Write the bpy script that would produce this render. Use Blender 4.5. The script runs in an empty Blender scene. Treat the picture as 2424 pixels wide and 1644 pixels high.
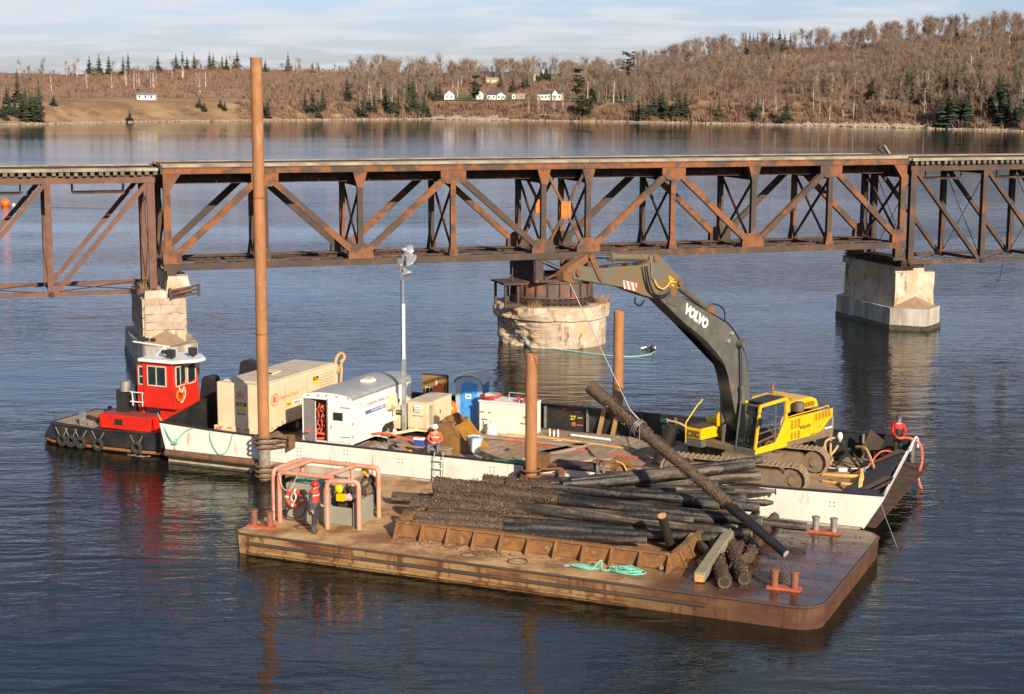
import bpy, bmesh, math, random
from mathutils import Vector, Matrix
R = math.radians
rnd = random.Random(7)
SC = bpy.context.scene
COL = SC.collection
# ---------------------------------------------------------------- camera
FPX, PW, PH = 3900.0, 2424.0, 1644.0
PITCH, ROLL, CAMZ = math.atan(622 / 3900.0), R(0.2), 16.0
fwd = Vector((0, math.cos(PITCH), -math.sin(PITCH)))
up0 = Vector((0, math.sin(PITCH), math.cos(PITCH)))
rgt = Vector((1, 0, 0)) * math.cos(ROLL) + up0 * math.sin(ROLL)
upv = rgt.cross(fwd)
cam_data = bpy.data.cameras.new('camera')
cam = bpy.data.objects.new('camera', cam_data)
COL.objects.link(cam)
cam.matrix_world = Matrix(((rgt.x, upv.x, -fwd.x, 0), (rgt.y, upv.y, -fwd.y, 0), (rgt.z, upv.z, -fwd.z, CAMZ), (0, 0, 0, 1)))
cam_data.sensor_fit = 'HORIZONTAL'
cam_data.sensor_width = 36.0
cam_data.lens = 36.0 * FPX / PW
cam_data.clip_start = 0.5
cam_data.clip_end = 20000
SC.camera = cam
# ---------------------------------------------------------------- world, sun, exposure
SUN_AZ, SUN_EL = R(23), R(23)          # azimuth measured to the right of straight behind the camera
to_sun = Vector((math.sin(SUN_AZ) * math.cos(SUN_EL), -math.cos(SUN_AZ) * math.cos(SUN_EL), math.sin(SUN_EL)))
W = bpy.data.worlds.new('World')
SC.world = W
W.use_nodes = True
nt = W.node_tree
nt.nodes.clear()
def N(t, **k):
    n = nt.nodes.new(t)
    for a, b in k.items():
        setattr(n, a, b)
    return n
sky = N('ShaderNodeTexSky', sky_type='NISHITA', sun_disc=False)
sky.sun_elevation = SUN_EL
sky.sun_rotation = math.atan2(to_sun.x, to_sun.y)
sky.air_density = 1.0; sky.dust_density = 0.6; sky.ozone_density = 2.0; sky.altitude = 20
tc = N('ShaderNodeTexCoord')
sep = N('ShaderNodeSeparateXYZ')
nt.links.new(tc.outputs['Generated'], sep.inputs[0])
# thin cloud layer: the view direction is laid out on a flat ceiling so clouds flatten towards the horizon
zz = N('ShaderNodeMath', operation='MAXIMUM'); zz.inputs[1].default_value = 0.0
nt.links.new(sep.outputs[2], zz.inputs[0])
za = N('ShaderNodeMath', operation='ADD'); za.inputs[1].default_value = 0.10
nt.links.new(zz.outputs[0], za.inputs[0])
dv = N('ShaderNodeVectorMath', operation='DIVIDE')
cb = N('ShaderNodeCombineXYZ')
for i in range(3):
    nt.links.new(za.outputs[0], cb.inputs[i])
nt.links.new(tc.outputs['Generated'], dv.inputs[0]); nt.links.new(cb.outputs[0], dv.inputs[1])
cn = N('ShaderNodeTexNoise'); cn.inputs['Scale'].default_value = 1.9; cn.inputs['Detail'].default_value = 7; cn.inputs['Roughness'].default_value = 0.52
cn.inputs['Distortion'].default_value = 0.25
mpc = N('ShaderNodeMapping'); mpc.inputs['Location'].default_value = (3.35, 1.2, 0.4); mpc.inputs['Scale'].default_value = (1.0, 1.25, 1.0)
nt.links.new(dv.outputs[0], mpc.inputs[0]); nt.links.new(mpc.outputs[0], cn.inputs['Vector'])
rp = N('ShaderNodeValToRGB')
rp.color_ramp.elements[0].position = 0.45; rp.color_ramp.elements[0].color = (0, 0, 0, 1)
rp.color_ramp.elements[1].position = 0.62; rp.color_ramp.elements[1].color = (1, 1, 1, 1)
nt.links.new(cn.outputs[0], rp.inputs[0])
cf = N('ShaderNodeMath', operation='MULTIPLY'); cf.inputs[1].default_value = 0.80
ce = N('ShaderNodeMapRange', interpolation_type='SMOOTHSTEP'); ce.inputs[1].default_value = 0.22; ce.inputs[2].default_value = 0.55; ce.inputs[3].default_value = 1.0; ce.inputs[4].default_value = 0.30
nt.links.new(sep.outputs[2], ce.inputs[0])
cm = N('ShaderNodeMath', operation='MULTIPLY'); nt.links.new(rp.outputs[0], cm.inputs[0]); nt.links.new(ce.outputs[0], cm.inputs[1])
nt.links.new(cm.outputs[0], cf.inputs[0])
tint = N('ShaderNodeMix', data_type='RGBA', blend_type='MULTIPLY'); tint.inputs[0].default_value = 1.0
hz = N('ShaderNodeMapRange'); hz.inputs[1].default_value = 0.05; hz.inputs[2].default_value = 0.5
nt.links.new(sep.outputs[2], hz.inputs[0])
tm = N('ShaderNodeMix', data_type='RGBA'); tm.inputs[6].default_value = (0.78, 0.84, 1.24, 1); tm.inputs[7].default_value = (1.0, 0.97, 0.93, 1)
nt.links.new(hz.outputs[0], tm.inputs[0]); nt.links.new(tm.outputs[2], tint.inputs[7])
nt.links.new(sky.outputs[0], tint.inputs[6])
mx = N('ShaderNodeMix', data_type='RGBA')
mx.inputs[7].default_value = (7.0, 7.2, 7.6, 1)
nt.links.new(cf.outputs[0], mx.inputs[0]); nt.links.new(tint.outputs[2], mx.inputs[6])
bg = N('ShaderNodeBackground'); bg.inputs[1].default_value = 0.079
nt.links.new(mx.outputs[2], bg.inputs[0])
wo = N('ShaderNodeOutputWorld')
nt.links.new(bg.outputs[0], wo.inputs[0])
sl = bpy.data.lights.new('sun', 'SUN'); sl.energy = 5.0; sl.angle = R(0.53); sl.color = (1.0, 0.86, 0.67)
so = bpy.data.objects.new('sun', sl); COL.objects.link(so)
so.rotation_euler = to_sun.to_track_quat('Z', 'Y').to_euler()
so.location = (60, -60, 80)
SC.view_settings.view_transform = 'Standard'
SC.view_settings.look = 'None'
SC.view_settings.exposure = 0.46
SC.view_settings.gamma = 1.0
SC.view_settings.use_curve_mapping = False
SC.cycles.max_bounces = 6
SC.cycles.transparent_max_bounces = 12
SC.cycles.caustics_reflective = False
SC.cycles.caustics_refractive = False
# ---------------------------------------------------------------- helpers
UX = Vector((1, 0, 0)); UY = Vector((0, 1, 0)); UZ = Vector((0, 0, 1))
def V(*a):
    return Vector(a if len(a) > 1 else a[0])
class MB:
    """collects shapes and links them as ONE mesh object"""
    def __init__(s):
        s.v = []; s.f = []; s.m = []
    def add(s, vs, fs, mi=0):
        o = len(s.v)
        s.v += [tuple(x) for x in vs]
        s.f += [tuple(i + o for i in f) for f in fs]
        s.m += [mi] * len(fs)
        return s
    def box(s, c, d, rot=None, mi=0, taper=1.0):
        x, y, z = d[0] / 2, d[1] / 2, d[2] / 2
        P = []
        for k in (-1, 1):
            t = taper if k > 0 else 1
            for a, b in ((-1, -1), (1, -1), (1, 1), (-1, 1)):
                p = Vector((a * x * t, b * y * t, k * z))
                if rot is not None:
                    p = rot @ p
                P.append(p + Vector(c))
        return s.add(P, [(3, 2, 1, 0), (4, 5, 6, 7), (0, 1, 5, 4), (1, 2, 6, 5), (2, 3, 7, 6), (3, 0, 4, 7)], mi)
    def beam(s, p, q, w, h, up=(0, 0, 1), mi=0):
        p, q, up = Vector(p), Vector(q), Vector(up)
        d = (q - p)
        if d.length < 1e-6:
            return s
        d = d.normalized()
        if abs(d.dot(up)) > 0.99:
            up = Vector((0, 1, 0)) if abs(d.y) < 0.9 else Vector((1, 0, 0))
        a = d.cross(up).normalized(); b = a.cross(d).normalized()
        P = []
        for e in (p, q):
            for i, j in ((-1, -1), (1, -1), (1, 1), (-1, 1)):
                P.append(e + a * i * w / 2 + b * j * h / 2)
        return s.add(P, [(3, 2, 1, 0), (4, 5, 6, 7), (0, 1, 5, 4), (1, 2, 6, 5), (2, 3, 7, 6), (3, 0, 4, 7)], mi)
    def cyl(s, p, q, r1, r2=None, n=12, caps=True, mi=0):
        r2 = r1 if r2 is None else r2
        return s.tube([p, q], [r1, r2], n, caps=caps, mi=mi)
    def tube(s, pts, r, n=8, closed=False, caps=True, mi=0):
        pts = [Vector(p) for p in pts]
        k = len(pts)
        rr = list(r) if isinstance(r, (list, tuple)) else [r] * k
        prev = None; P = []
        for i, p in enumerate(pts):
            if closed:
                d = pts[(i + 1) % k] - pts[i - 1]
            else:
                d = pts[min(i + 1, k - 1)] - pts[max(i - 1, 0)]
            if d.length < 1e-7:
                d = Vector((0, 0, 1))
            d.normalize()
            if prev is None:
                a = d.cross(UZ)
                if a.length < 0.1:
                    a = d.cross(UX)
            else:
                a = prev - d * prev.dot(d)
                if a.length < 1e-4:
                    a = d.cross(UX)
            a.normalize(); prev = a; b = d.cross(a)
            for j in range(n):
                t = 2 * math.pi * j / n
                P.append(p + (a * math.cos(t) + b * math.sin(t)) * rr[i])
        Fs = []
        m = k if closed else k - 1
        for i in range(m):
            i2 = (i + 1) % k
            for j in range(n):
                j2 = (j + 1) % n
                Fs.append((i * n + j, i * n + j2, i2 * n + j2, i2 * n + j))
        if caps and not closed:
            Fs.append(tuple(range(n - 1, -1, -1)))
            Fs.append(tuple((k - 1) * n + j for j in range(n)))
        return s.add(P, Fs, mi)
    def lathe(s, prof, n=20, o=(0, 0, 0), ax=None, mi=0, a0=0.0, a1=2 * math.pi):
        """prof: (radius, height); ax: 3x3 matrix, its Z is the axis"""
        o = Vector(o); full = abs(a1 - a0 - 2 * math.pi) < 1e-6
        P = []; m = n if full else n + 1
        for (r, h) in prof:
            for j in range(m):
                t = a0 + (a1 - a0) * j / n
                p = Vector((r * math.cos(t), r * math.sin(t), h))
                P.append(o + (ax @ p if ax is not None else p))
        Fs = []
        for i in range(len(prof) - 1):
            for j in range(n):
                j2 = (j + 1) % m
                Fs.append((i * m + j, i * m + j2, (i + 1) * m + j2, (i + 1) * m + j))
        return s.add(P, Fs, mi)
    def prism(s, poly, o, ax, ay, depth, mi=0):
        """poly in the (ax, ay) plane through o, extruded by the vector depth"""
        o, ax, ay, dp = Vector(o), Vector(ax), Vector(ay), Vector(depth)
        a = [o + ax * x + ay * y for x, y in poly]
        n = len(a)
        P = a + [p + dp for p in a]
        Fs = [tuple(range(n - 1, -1, -1)), tuple(range(n, 2 * n))]
        for i in range(n):
            j = (i + 1) % n
            Fs.append((i, j, n + j, n + i))
        return s.add(P, Fs, mi)
    def ball(s, c, r, nu=12, nv=8, sc=(1, 1, 1), mi=0, rot=None):
        P = []; c = Vector(c)
        for i in range(nv + 1):
            a = math.pi * i / nv
            for j in range(nu):
                t = 2 * math.pi * j / nu
                p = Vector((r * sc[0] * math.sin(a) * math.cos(t), r * sc[1] * math.sin(a) * math.sin(t), r * sc[2] * math.cos(a)))
                P.append(c + (rot @ p if rot is not None else p))
        Fs = []
        for i in range(nv):
            for j in range(nu):
                j2 = (j + 1) % nu
                Fs.append((i * nu + j, (i + 1) * nu + j, (i + 1) * nu + j2, i * nu + j2))
        return s.add(P, Fs, mi)
    def ring(s, c, Rr, r, ax=None, n=24, m=8, mi=0):
        c = Vector(c)
        pts = []
        for i in range(n):
            t = 2 * math.pi * i / n
            p = Vector((Rr * math.cos(t), Rr * math.sin(t), 0))
            pts.append(c + (ax @ p if ax is not None else p))
        return s.tube(pts, r, m, closed=True, mi=mi)
    def mesh(s, name, mats, smooth=False, fix=True):
        me = bpy.data.meshes.new(name)
        me.from_pydata(s.v, [], s.f)
        mats = mats if isinstance(mats, (list, tuple)) else [mats]
        for m in mats:
            me.materials.append(m)
        if any(s.m):
            me.polygons.foreach_set('material_index', s.m)
        if fix and len(s.f) < 60000:
            bm = bmesh.new(); bm.from_mesh(me)
            bmesh.ops.recalc_face_normals(bm, faces=bm.faces)
            bm.to_mesh(me); bm.free()
        if smooth:
            me.polygons.foreach_set('use_smooth', [True] * len(me.polygons))
            try:
                me.set_sharp_from_angle(angle=R(38))
            except Exception:
                pass
        me.update()
        return me
    def build(s, name, mats, parent=None, smooth=False, fix=True):
        return link(name, s.mesh(name, mats, smooth, fix), parent)
def link(name, me, parent=None, loc=None, rot=None):
    o = bpy.data.objects.new(name, me)
    COL.objects.link(o)
    if parent is not None:
        o.parent = parent
    if loc is not None:
        o.location = loc
    if rot is not None:
        o.rotation_euler = rot
    return o
def bevel(o, w=0.02, seg=2):
    b = o.modifiers.new('bevel', 'BEVEL'); b.width = w; b.segments = seg; b.limit_method = 'ANGLE'; b.angle_limit = R(40)
    return o
def tag(o, label=None, cat=None, group=None, kind=None):
    if label: o['label'] = label
    if cat: o['category'] = cat
    if group: o['group'] = group
    if kind: o['kind'] = kind
    return o
def thing(name, label, cat, loc=(0, 0, 0), rz=0.0, group=None):
    o = bpy.data.objects.new(name, None)
    COL.objects.link(o)
    o.location = loc; o.rotation_euler = (0, 0, rz)
    o.empty_display_size = 0.3
    return tag(o, label, cat, group)
def kids(o):
    return [c for c in o.children]
def dup(src, loc=None, rz=None, label=None, group=None, scale=None):
    def cp(o, par):
        c = o.copy(); COL.objects.link(c); c.parent = par
        for ch in KID.get(o.name, []):
            cp(ch, c)
        return c
    KID = {}
    def walk(o):
        KID[o.name] = list(o.children)
        for ch in KID[o.name]:
            walk(ch)
    walk(src)
    r = cp(src, None)
    if loc is not None: r.location = loc
    if rz is not None: r.rotation_euler = (0, 0, rz)
    if label: r['label'] = label
    if group: r['group'] = group
    if scale is not None: r.scale = scale
    return r
def rotz(a):
    return Matrix.Rotation(a, 3, 'Z')
def frame(xd, yd, zd):
    return Matrix((xd, yd, zd)).transposed()
def axis_to(d, roll=0.0):
    d = Vector(d).normalized()
    a = d.cross(UZ)
    if a.length < 1e-3:
        a = UX.copy()
    a.normalize(); b = d.cross(a)
    return frame(a, b, d)
def smooth_pts(pts, k=6):
    pts = [Vector(p) for p in pts]; out = []
    for i in range(len(pts) - 1):
        p0 = pts[max(i - 1, 0)]; p1 = pts[i]; p2 = pts[i + 1]; p3 = pts[min(i + 2, len(pts) - 1)]
        for j in range(k):
            t = j / k
            out.append(0.5 * ((2 * p1) + (p2 - p0) * t + (2 * p0 - 5 * p1 + 4 * p2 - p3) * t * t + (3 * p1 - p0 - 3 * p2 + p3) * t ** 3))
    out.append(pts[-1])
    return out
def lettering(txt, size, mat, parent, loc, xdir, ydir, name='lettering', depth=0.004, align='CENTER', shear=0.0, bold=0.0, xs=1.0):
    cu = bpy.data.curves.new('text', 'FONT'); cu.body = txt; cu.size = size; cu.align_x = align; cu.align_y = 'CENTER'
    cu.extrude = depth; cu.shear = shear; cu.offset = bold; cu.resolution_u = 2
    t = bpy.data.objects.new('tmp', cu); COL.objects.link(t)
    dg = bpy.context.evaluated_depsgraph_get()
    me = bpy.data.meshes.new_from_object(t.evaluated_get(dg))
    bpy.data.objects.remove(t)
    xd = Vector(xdir).normalized(); yd = Vector(ydir).normalized(); zd = xd.cross(yd)
    M = Matrix.Translation(Vector(loc)) @ frame(xd * xs, yd, zd).to_4x4()
    me.transform(M)
    me.materials.clear(); me.materials.append(mat)
    return link(name, me, parent)
# -------- places: barge frames, bridge frame
ANG = R(-24)
BU = Vector((math.cos(ANG), math.sin(ANG), 0)); BV = Vector((-math.sin(ANG), math.cos(ANG), 0))
def WP(u, v, z=0.0):      # white barge
    return Vector((-15.0, 68.7, 0)) + BU * u + BV * v + UZ * z
def NP(u, v, z=0.0):      # rusty barge
    return Vector((-9.58, 55.09, 0)) + BU * u + BV * v + UZ * z
BA = math.atan2(15, 45.4)
SU = Vector((math.cos(BA), math.sin(BA), 0)); SV = Vector((-math.sin(BA), math.cos(BA), 0))
BO = Vector((-19.6, 93.0, 0))
def BP(s, w, z=0.0):
    return BO + SU * s + SV * w + UZ * z
# -------- materials
MATS = {}
def pmat(name, c1, c2=None, c3=None, scale=3.0, stretch=(1, 1, 1), p=(0.42, 0.58, 0.7), rough=0.7, metal=0.0, bump=0.0, bscale=20.0, detail=6, stain=None, spec=0.5, world=False, rvar=0.0, coat=0.0):
    if name in MATS:
        return MATS[name]
    m = bpy.data.materials.new(name); m.use_nodes = True
    t = m.node_tree; t.nodes.clear()
    def n(ty, **k):
        x = t.nodes.new(ty)
        for a, b in k.items():
            setattr(x, a, b)
        return x
    out = n('ShaderNodeOutputMaterial'); b = n('ShaderNodeBsdfPrincipled')
    t.links.new(b.outputs[0], out.inputs[0])
    b.inputs['Roughness'].default_value = rough; b.inputs['Metallic'].default_value = metal
    b.inputs['Specular IOR Level'].default_value = spec
    if coat:
        b.inputs['Coat Weight'].default_value = coat; b.inputs['Coat Roughness'].default_value = 0.12
    g = n('ShaderNodeNewGeometry') if world else n('ShaderNodeTexCoord')
    vec = g.outputs['Position'] if world else g.outputs['Object']
    mp = n('ShaderNodeMapping'); mp.inputs['Scale'].default_value = stretch
    t.links.new(vec, mp.inputs[0])
    if not world:
        oi = n('ShaderNodeObjectInfo'); ad = n('ShaderNodeVectorMath', operation='MULTIPLY_ADD')
        ad.inputs[1].default_value = (37.0, 91.0, 53.0)
        t.links.new(oi.outputs['Random'], ad.inputs[0]); t.links.new(mp.outputs[0], ad.inputs[2])
        vv = ad.outputs[0]
    else:
        vv = mp.outputs[0]
    def noise(sc, det=detail, rg=0.6):
        x = n('ShaderNodeTexNoise'); x.inputs['Scale'].default_value = sc; x.inputs['Detail'].default_value = det; x.inputs['Roughness'].default_value = rg
        t.links.new(vv, x.inputs['Vector']); return x
    col = None
    if c2 is None:
        c2 = tuple(max(0, x * 0.82) for x in c1)
    x = noise(scale); r = n('ShaderNodeValToRGB'); t.links.new(x.outputs[0], r.inputs[0])
    e = r.color_ramp.elements
    e[0].position = p[0]; e[0].color = (*c1, 1); e[1].position = p[1]; e[1].color = (*c2, 1)
    if c3 is not None:
        q = e.new(p[2]); q.color = (*c3, 1)
    col = r.outputs[0]
    if stain:
        sc, lo, hi, ssc, sst = stain      # colour, low, high, scale, stretch
        mp2 = n('ShaderNodeMapping'); mp2.inputs['Scale'].default_value = sst
        t.links.new(vec, mp2.inputs[0])
        y = n('ShaderNodeTexNoise'); y.inputs['Scale'].default_value = ssc; y.inputs['Detail'].default_value = 5; y.inputs['Roughness'].default_value = 0.65
        t.links.new(mp2.outputs[0], y.inputs['Vector'])
        mr = n('ShaderNodeMapRange'); mr.inputs[1].default_value = lo; mr.inputs[2].default_value = hi
        t.links.new(y.outputs[0], mr.inputs[0])
        k = n('ShaderNodeMix', data_type='RGBA'); k.inputs[7].default_value = (*sc, 1)
        t.links.new(mr.outputs[0], k.inputs[0]); t.links.new(col, k.inputs[6]); col = k.outputs[2]
    t.links.new(col, b.inputs['Base Color'])
    if rvar:
        z = noise(scale * 1.7, 3); mr = n('ShaderNodeMapRange')
        mr.inputs[1].default_value = 0.35; mr.inputs[2].default_value = 0.65
        mr.inputs[3].default_value = max(0.02, rough - rvar); mr.inputs[4].default_value = min(1, rough + rvar)
        t.links.new(z.outputs[0], mr.inputs[0]); t.links.new(mr.outputs[0], b.inputs['Roughness'])
    if bump:
        z = noise(bscale, 5); bp = n('ShaderNodeBump'); bp.inputs['Strength'].default_value = bump; bp.inputs['Distance'].default_value = 0.03
        t.links.new(z.outputs[0], bp.inputs['Height']); t.links.new(bp.outputs[0], b.inputs['Normal'])
    MATS[name] = m
    return m
M_rust = pmat('bridge_rust', (0.058, 0.044, 0.037), (0.095, 0.054, 0.036), (0.23, 0.08, 0.03), scale=0.8, p=(0.42, 0.58, 0.72), rough=0.85, bump=0.4, bscale=14, world=True)
M_rusto = pmat('bridge_rust_orange', (0.078, 0.052, 0.040), (0.25, 0.09, 0.03), (0.070, 0.056, 0.048), scale=0.75, p=(0.42, 0.56, 0.66), rough=0.85, bump=0.4, bscale=14, world=True)
M_rustp = pmat('approach_rust', (0.17, 0.082, 0.056), (0.125, 0.066, 0.048), (0.21, 0.10, 0.065), scale=0.8, rough=0.85, bump=0.3, bscale=14, world=True)
M_rustd = pmat('dark_rust', (0.035, 0.02, 0.016), (0.075, 0.035, 0.022), (0.13, 0.06, 0.03), scale=2.0, rough=0.85, bump=0.4, world=True)
M_tie = pmat('weathered_tie', (0.17, 0.145, 0.11), (0.10, 0.085, 0.065), (0.24, 0.21, 0.16), scale=2.5, rough=0.9, bump=0.3)
M_guard = pmat('pale_timber', (0.36, 0.32, 0.25), (0.24, 0.21, 0.16), (0.13, 0.11, 0.08), scale=0.7, p=(0.4, 0.55, 0.72), rough=0.9, bump=0.3, world=True)
M_conc = pmat('old_concrete', (0.60, 0.49, 0.38), (0.46, 0.35, 0.25), (0.62, 0.38, 0.16), scale=0.8, p=(0.40, 0.55, 0.68), rough=0.9, bump=0.9, bscale=3.5, stain=((0.11, 0.09, 0.06), 0.56, 0.66, 1.3, (1, 1, 0.35)), world=True)
M_concw = pmat('tide_concrete', (0.50, 0.46, 0.40), (0.36, 0.31, 0.26), (0.24, 0.20, 0.16), scale=1.6, stretch=(1, 1, 0.16), p=(0.42, 0.55, 0.68), rough=0.9, bump=0.7, bscale=5, world=True)
M_tide = pmat('tide_slime', (0.05, 0.045, 0.03), (0.09, 0.075, 0.045), rough=0.5, bump=0.6, scale=4, world=True)
M_stone = pmat('pier_stone', (0.47, 0.37, 0.29), (0.36, 0.27, 0.20), (0.52, 0.36, 0.25), scale=1.5, rough=0.9, bump=0.8, bscale=6)
M_ledge = pmat('mud_ledge', (0.34, 0.23, 0.14), (0.28, 0.19, 0.12), scale=2, rough=0.9, bump=0.3)
M_white = pmat('hull_white', (0.78, 0.75, 0.67), (0.74, 0.70, 0.61), (0.62, 0.52, 0.42), scale=0.7, p=(0.35, 0.6, 0.78), rough=0.55, bump=0.15, bscale=2.5, stain=((0.42, 0.19, 0.07), 0.60, 0.74, 2.2, (1, 1, 0.22)))
M_lowhull = pmat('lower_hull', (0.50, 0.45, 0.35), (0.40, 0.30, 0.18), (0.30, 0.13, 0.05), scale=1.2, stretch=(1, 1, 0.5), rough=0.7, bump=0.3)
M_plank = pmat('deck_plank', (0.34, 0.22, 0.13), (0.26, 0.17, 0.105), (0.40, 0.28, 0.18), scale=1.6, stretch=(1, 4, 1), rough=0.85, bump=0.4, bscale=14)
M_plankg = pmat('grey_plank', (0.36, 0.27, 0.19), (0.28, 0.20, 0.14), (0.21, 0.15, 0.10), scale=1.5, rough=0.9, bump=0.4, bscale=14)
M_black = pmat('black_steel', (0.018, 0.018, 0.020), (0.03, 0.028, 0.028), (0.06, 0.05, 0.045), scale=1.5, p=(0.4, 0.6, 0.75), rough=0.5, bump=0.25)
M_hullblk = pmat('tug_black', (0.014, 0.015, 0.018), (0.03, 0.028, 0.028), (0.10, 0.045, 0.02), scale=1.1, p=(0.4, 0.58, 0.72), rough=0.42, bump=0.3, bscale=4)
M_red = pmat('tug_red', (0.66, 0.022, 0.008), (0.54, 0.02, 0.008), scale=2, rough=0.45, stain=((0.22, 0.05, 0.02), 0.62, 0.74, 3.0, (1, 1, .3)))
M_redd = pmat('deck_red', (0.40, 0.045, 0.03), (0.26, 0.05, 0.035), (0.20, 0.09, 0.06), scale=2.5, rough=0.6)
M_rustwl = pmat('waterline_rust', (0.30, 0.12, 0.04), (0.20, 0.07, 0.03), (0.42, 0.2, 0.08), scale=2.5, rough=0.8, bump=0.4)
M_cream = pmat('cabin_frame', (0.62, 0.58, 0.48), rough=0.5)
M_wpaint = pmat('white_paint', (0.80, 0.79, 0.76), (0.74, 0.73, 0.70), scale=3, rough=0.4)
M_gpaint = pmat('grey_roof', (0.40, 0.40, 0.39), (0.34, 0.34, 0.33), scale=1.5, rough=0.35, spec=0.6)
M_tan = pmat('tan_panel', (0.74, 0.58, 0.38), (0.68, 0.53, 0.34), scale=1.5, rough=0.45, stain=((0.42, 0.28, 0.15), 0.60, 0.78, 2.0, (1, 1, .3)))
M_tan2 = pmat('tan_roof', (0.62, 0.51, 0.37), (0.57, 0.46, 0.33), scale=1.2, rough=0.5)
M_tyre = pmat('tyre', (0.02, 0.02, 0.02), (0.035, 0.032, 0.03), scale=6, rough=0.8)
M_steel = pmat('grey_steel', (0.32, 0.31, 0.29), (0.24, 0.22, 0.20), (0.22, 0.12, 0.07), scale=3, p=(0.4, 0.6, 0.75), rough=0.5, metal=0.3)
M_galv = pmat('galvanised', (0.50, 0.50, 0.47), (0.38, 0.38, 0.36), scale=4, rough=0.4, metal=0.5)
M_chrome = pmat('chrome', (0.75, 0.75, 0.75), rough=0.12, metal=1.0)
M_lamp = pmat('lamp_housing', (0.80, 0.80, 0.82), (0.72, 0.72, 0.75), rough=0.15, metal=0.7)
M_pile = pmat('spud_rust', (0.40, 0.17, 0.065), (0.30, 0.135, 0.055), (0.46, 0.25, 0.12), scale=2.2, stretch=(1, 1, 0.35), p=(0.4, 0.56, 0.72), rough=0.75, bump=0.25, bscale=8)
M_pilew = pmat('spud_wet', (0.26, 0.24, 0.21), (0.20, 0.17, 0.14), (0.24, 0.12, 0.07), scale=3, rough=0.5, bump=0.3)
M_collar = pmat('collar_rust', (0.22, 0.11, 0.045), (0.15, 0.07, 0.03), (0.30, 0.15, 0.06), scale=3, rough=0.8, bump=0.4)
M_yel = pmat('machine_yellow', (0.82, 0.50, 0.004), (0.76, 0.43, 0.005), scale=1.0, rough=0.42, coat=0.15, stain=((0.30, 0.17, 0.04), 0.60, 0.75, 3.0, (1, 1, .5)))
M_mgrey = pmat('machine_grey', (0.12, 0.115, 0.10), (0.09, 0.085, 0.075), (0.16, 0.13, 0.095), scale=1.3, rough=0.55, stain=((0.20, 0.14, 0.08), 0.60, 0.72, 2.0, (1, 1, 1)))
M_mlite = pmat('counterweight_grey', (0.26, 0.25, 0.23), (0.22, 0.21, 0.19), scale=1.3, rough=0.5)
M_stick = pmat('stick_rusty', (0.14, 0.13, 0.10), (0.17, 0.13, 0.07), (0.26, 0.10, 0.025), scale=0.9, p=(0.44, 0.55, 0.64), rough=0.6, bump=0.2)
M_link = pmat('link_rust', (0.22, 0.10, 0.04), (0.16, 0.08, 0.035), (0.30, 0.15, 0.06), scale=2.5, rough=0.7, bump=0.3)
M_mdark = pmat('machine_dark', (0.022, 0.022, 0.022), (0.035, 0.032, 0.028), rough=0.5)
M_belly = pmat('muddy_frame', (0.21, 0.15, 0.10), (0.16, 0.115, 0.075), (0.28, 0.20, 0.13), scale=2, rough=0.75)
M_track = pmat('track_mud', (0.36, 0.26, 0.16), (0.28, 0.20, 0.12), (0.18, 0.125, 0.08), scale=3, rough=0.8, bump=0.3)
M_glassd = pmat('dark_glass', (0.012, 0.022, 0.022), (0.02, 0.035, 0.035), rough=0.06, spec=0.9)
M_rb = pmat('barge_deck_rust', (0.34, 0.19, 0.115), (0.25, 0.13, 0.075), (0.17, 0.075, 0.045), scale=0.75, p=(0.40, 0.55, 0.68), rough=0.8, bump=0.3, bscale=5, stain=((0.45, 0.30, 0.20), 0.55, 0.72, 2.2, (1, 1, 1)))
M_rbside = pmat('barge_side_rust', (0.34, 0.22, 0.09), (0.27, 0.13, 0.045), (0.10, 0.035, 0.018), scale=0.9, stretch=(0.5, 1, 1.8), p=(0.42, 0.54, 0.64), rough=0.75, bump=0.5, bscale=6, stain=((0.13, 0.045, 0.02), 0.50, 0.62, 2.2, (1.3, 1, 0.3)))
M_bin = pmat('bin_rust', (0.27, 0.13, 0.042), (0.18, 0.08, 0.03), (0.38, 0.25, 0.11), scale=2.0, rough=0.8, bump=0.4, bscale=9)
M_boll = pmat('bollard_rust', (0.26, 0.10, 0.055), (0.20, 0.075, 0.04), rough=0.75, bump=0.3, scale=5)
M_bollr = pmat('bollard_base', (0.50, 0.11, 0.05), (0.36, 0.09, 0.045), rough=0.7, scale=4)
M_log = pmat('wet_log', (0.022, 0.021, 0.022), (0.040, 0.034, 0.030), (0.085, 0.068, 0.055), scale=2.4, stretch=(1, 1, 1), p=(0.42, 0.55, 0.68), rough=0.5, bump=1.0, bscale=7, rvar=0.15)
M_logb = pmat('brown_log', (0.085, 0.062, 0.045), (0.05, 0.038, 0.03), (0.14, 0.11, 0.08), scale=1.4, rough=0.6, bump=0.7, bscale=9)
M_mud = pmat('muddy_log', (0.125, 0.078, 0.048), (0.075, 0.046, 0.030), (0.17, 0.11, 0.07), scale=5, rough=0.6, bump=1.0, bscale=14)
M_mus = pmat('mussel', (0.13, 0.08, 0.05), (0.06, 0.036, 0.024), (0.24, 0.16, 0.10), scale=18, rough=0.38, spec=0.5)
M_cut = pmat('cut_wood', (0.22, 0.20, 0.17), (0.15, 0.13, 0.11), rough=0.7, scale=9)
M_cutf = pmat('fresh_cut', (0.62, 0.36, 0.15), (0.50, 0.27, 0.10), rough=0.8, scale=9)
M_pipe = pmat('salmon_pipe', (0.66, 0.22, 0.13), (0.55, 0.30, 0.22), (0.36, 0.24, 0.20), scale=1.9, p=(0.42, 0.56, 0.68), rough=0.55, bump=0.1)
M_gbox = pmat('grey_box', (0.30, 0.29, 0.23), (0.25, 0.24, 0.19), (0.26, 0.14, 0.06), scale=1.1, p=(0.4, 0.62, 0.72), rough=0.65, bump=0.2)
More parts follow.
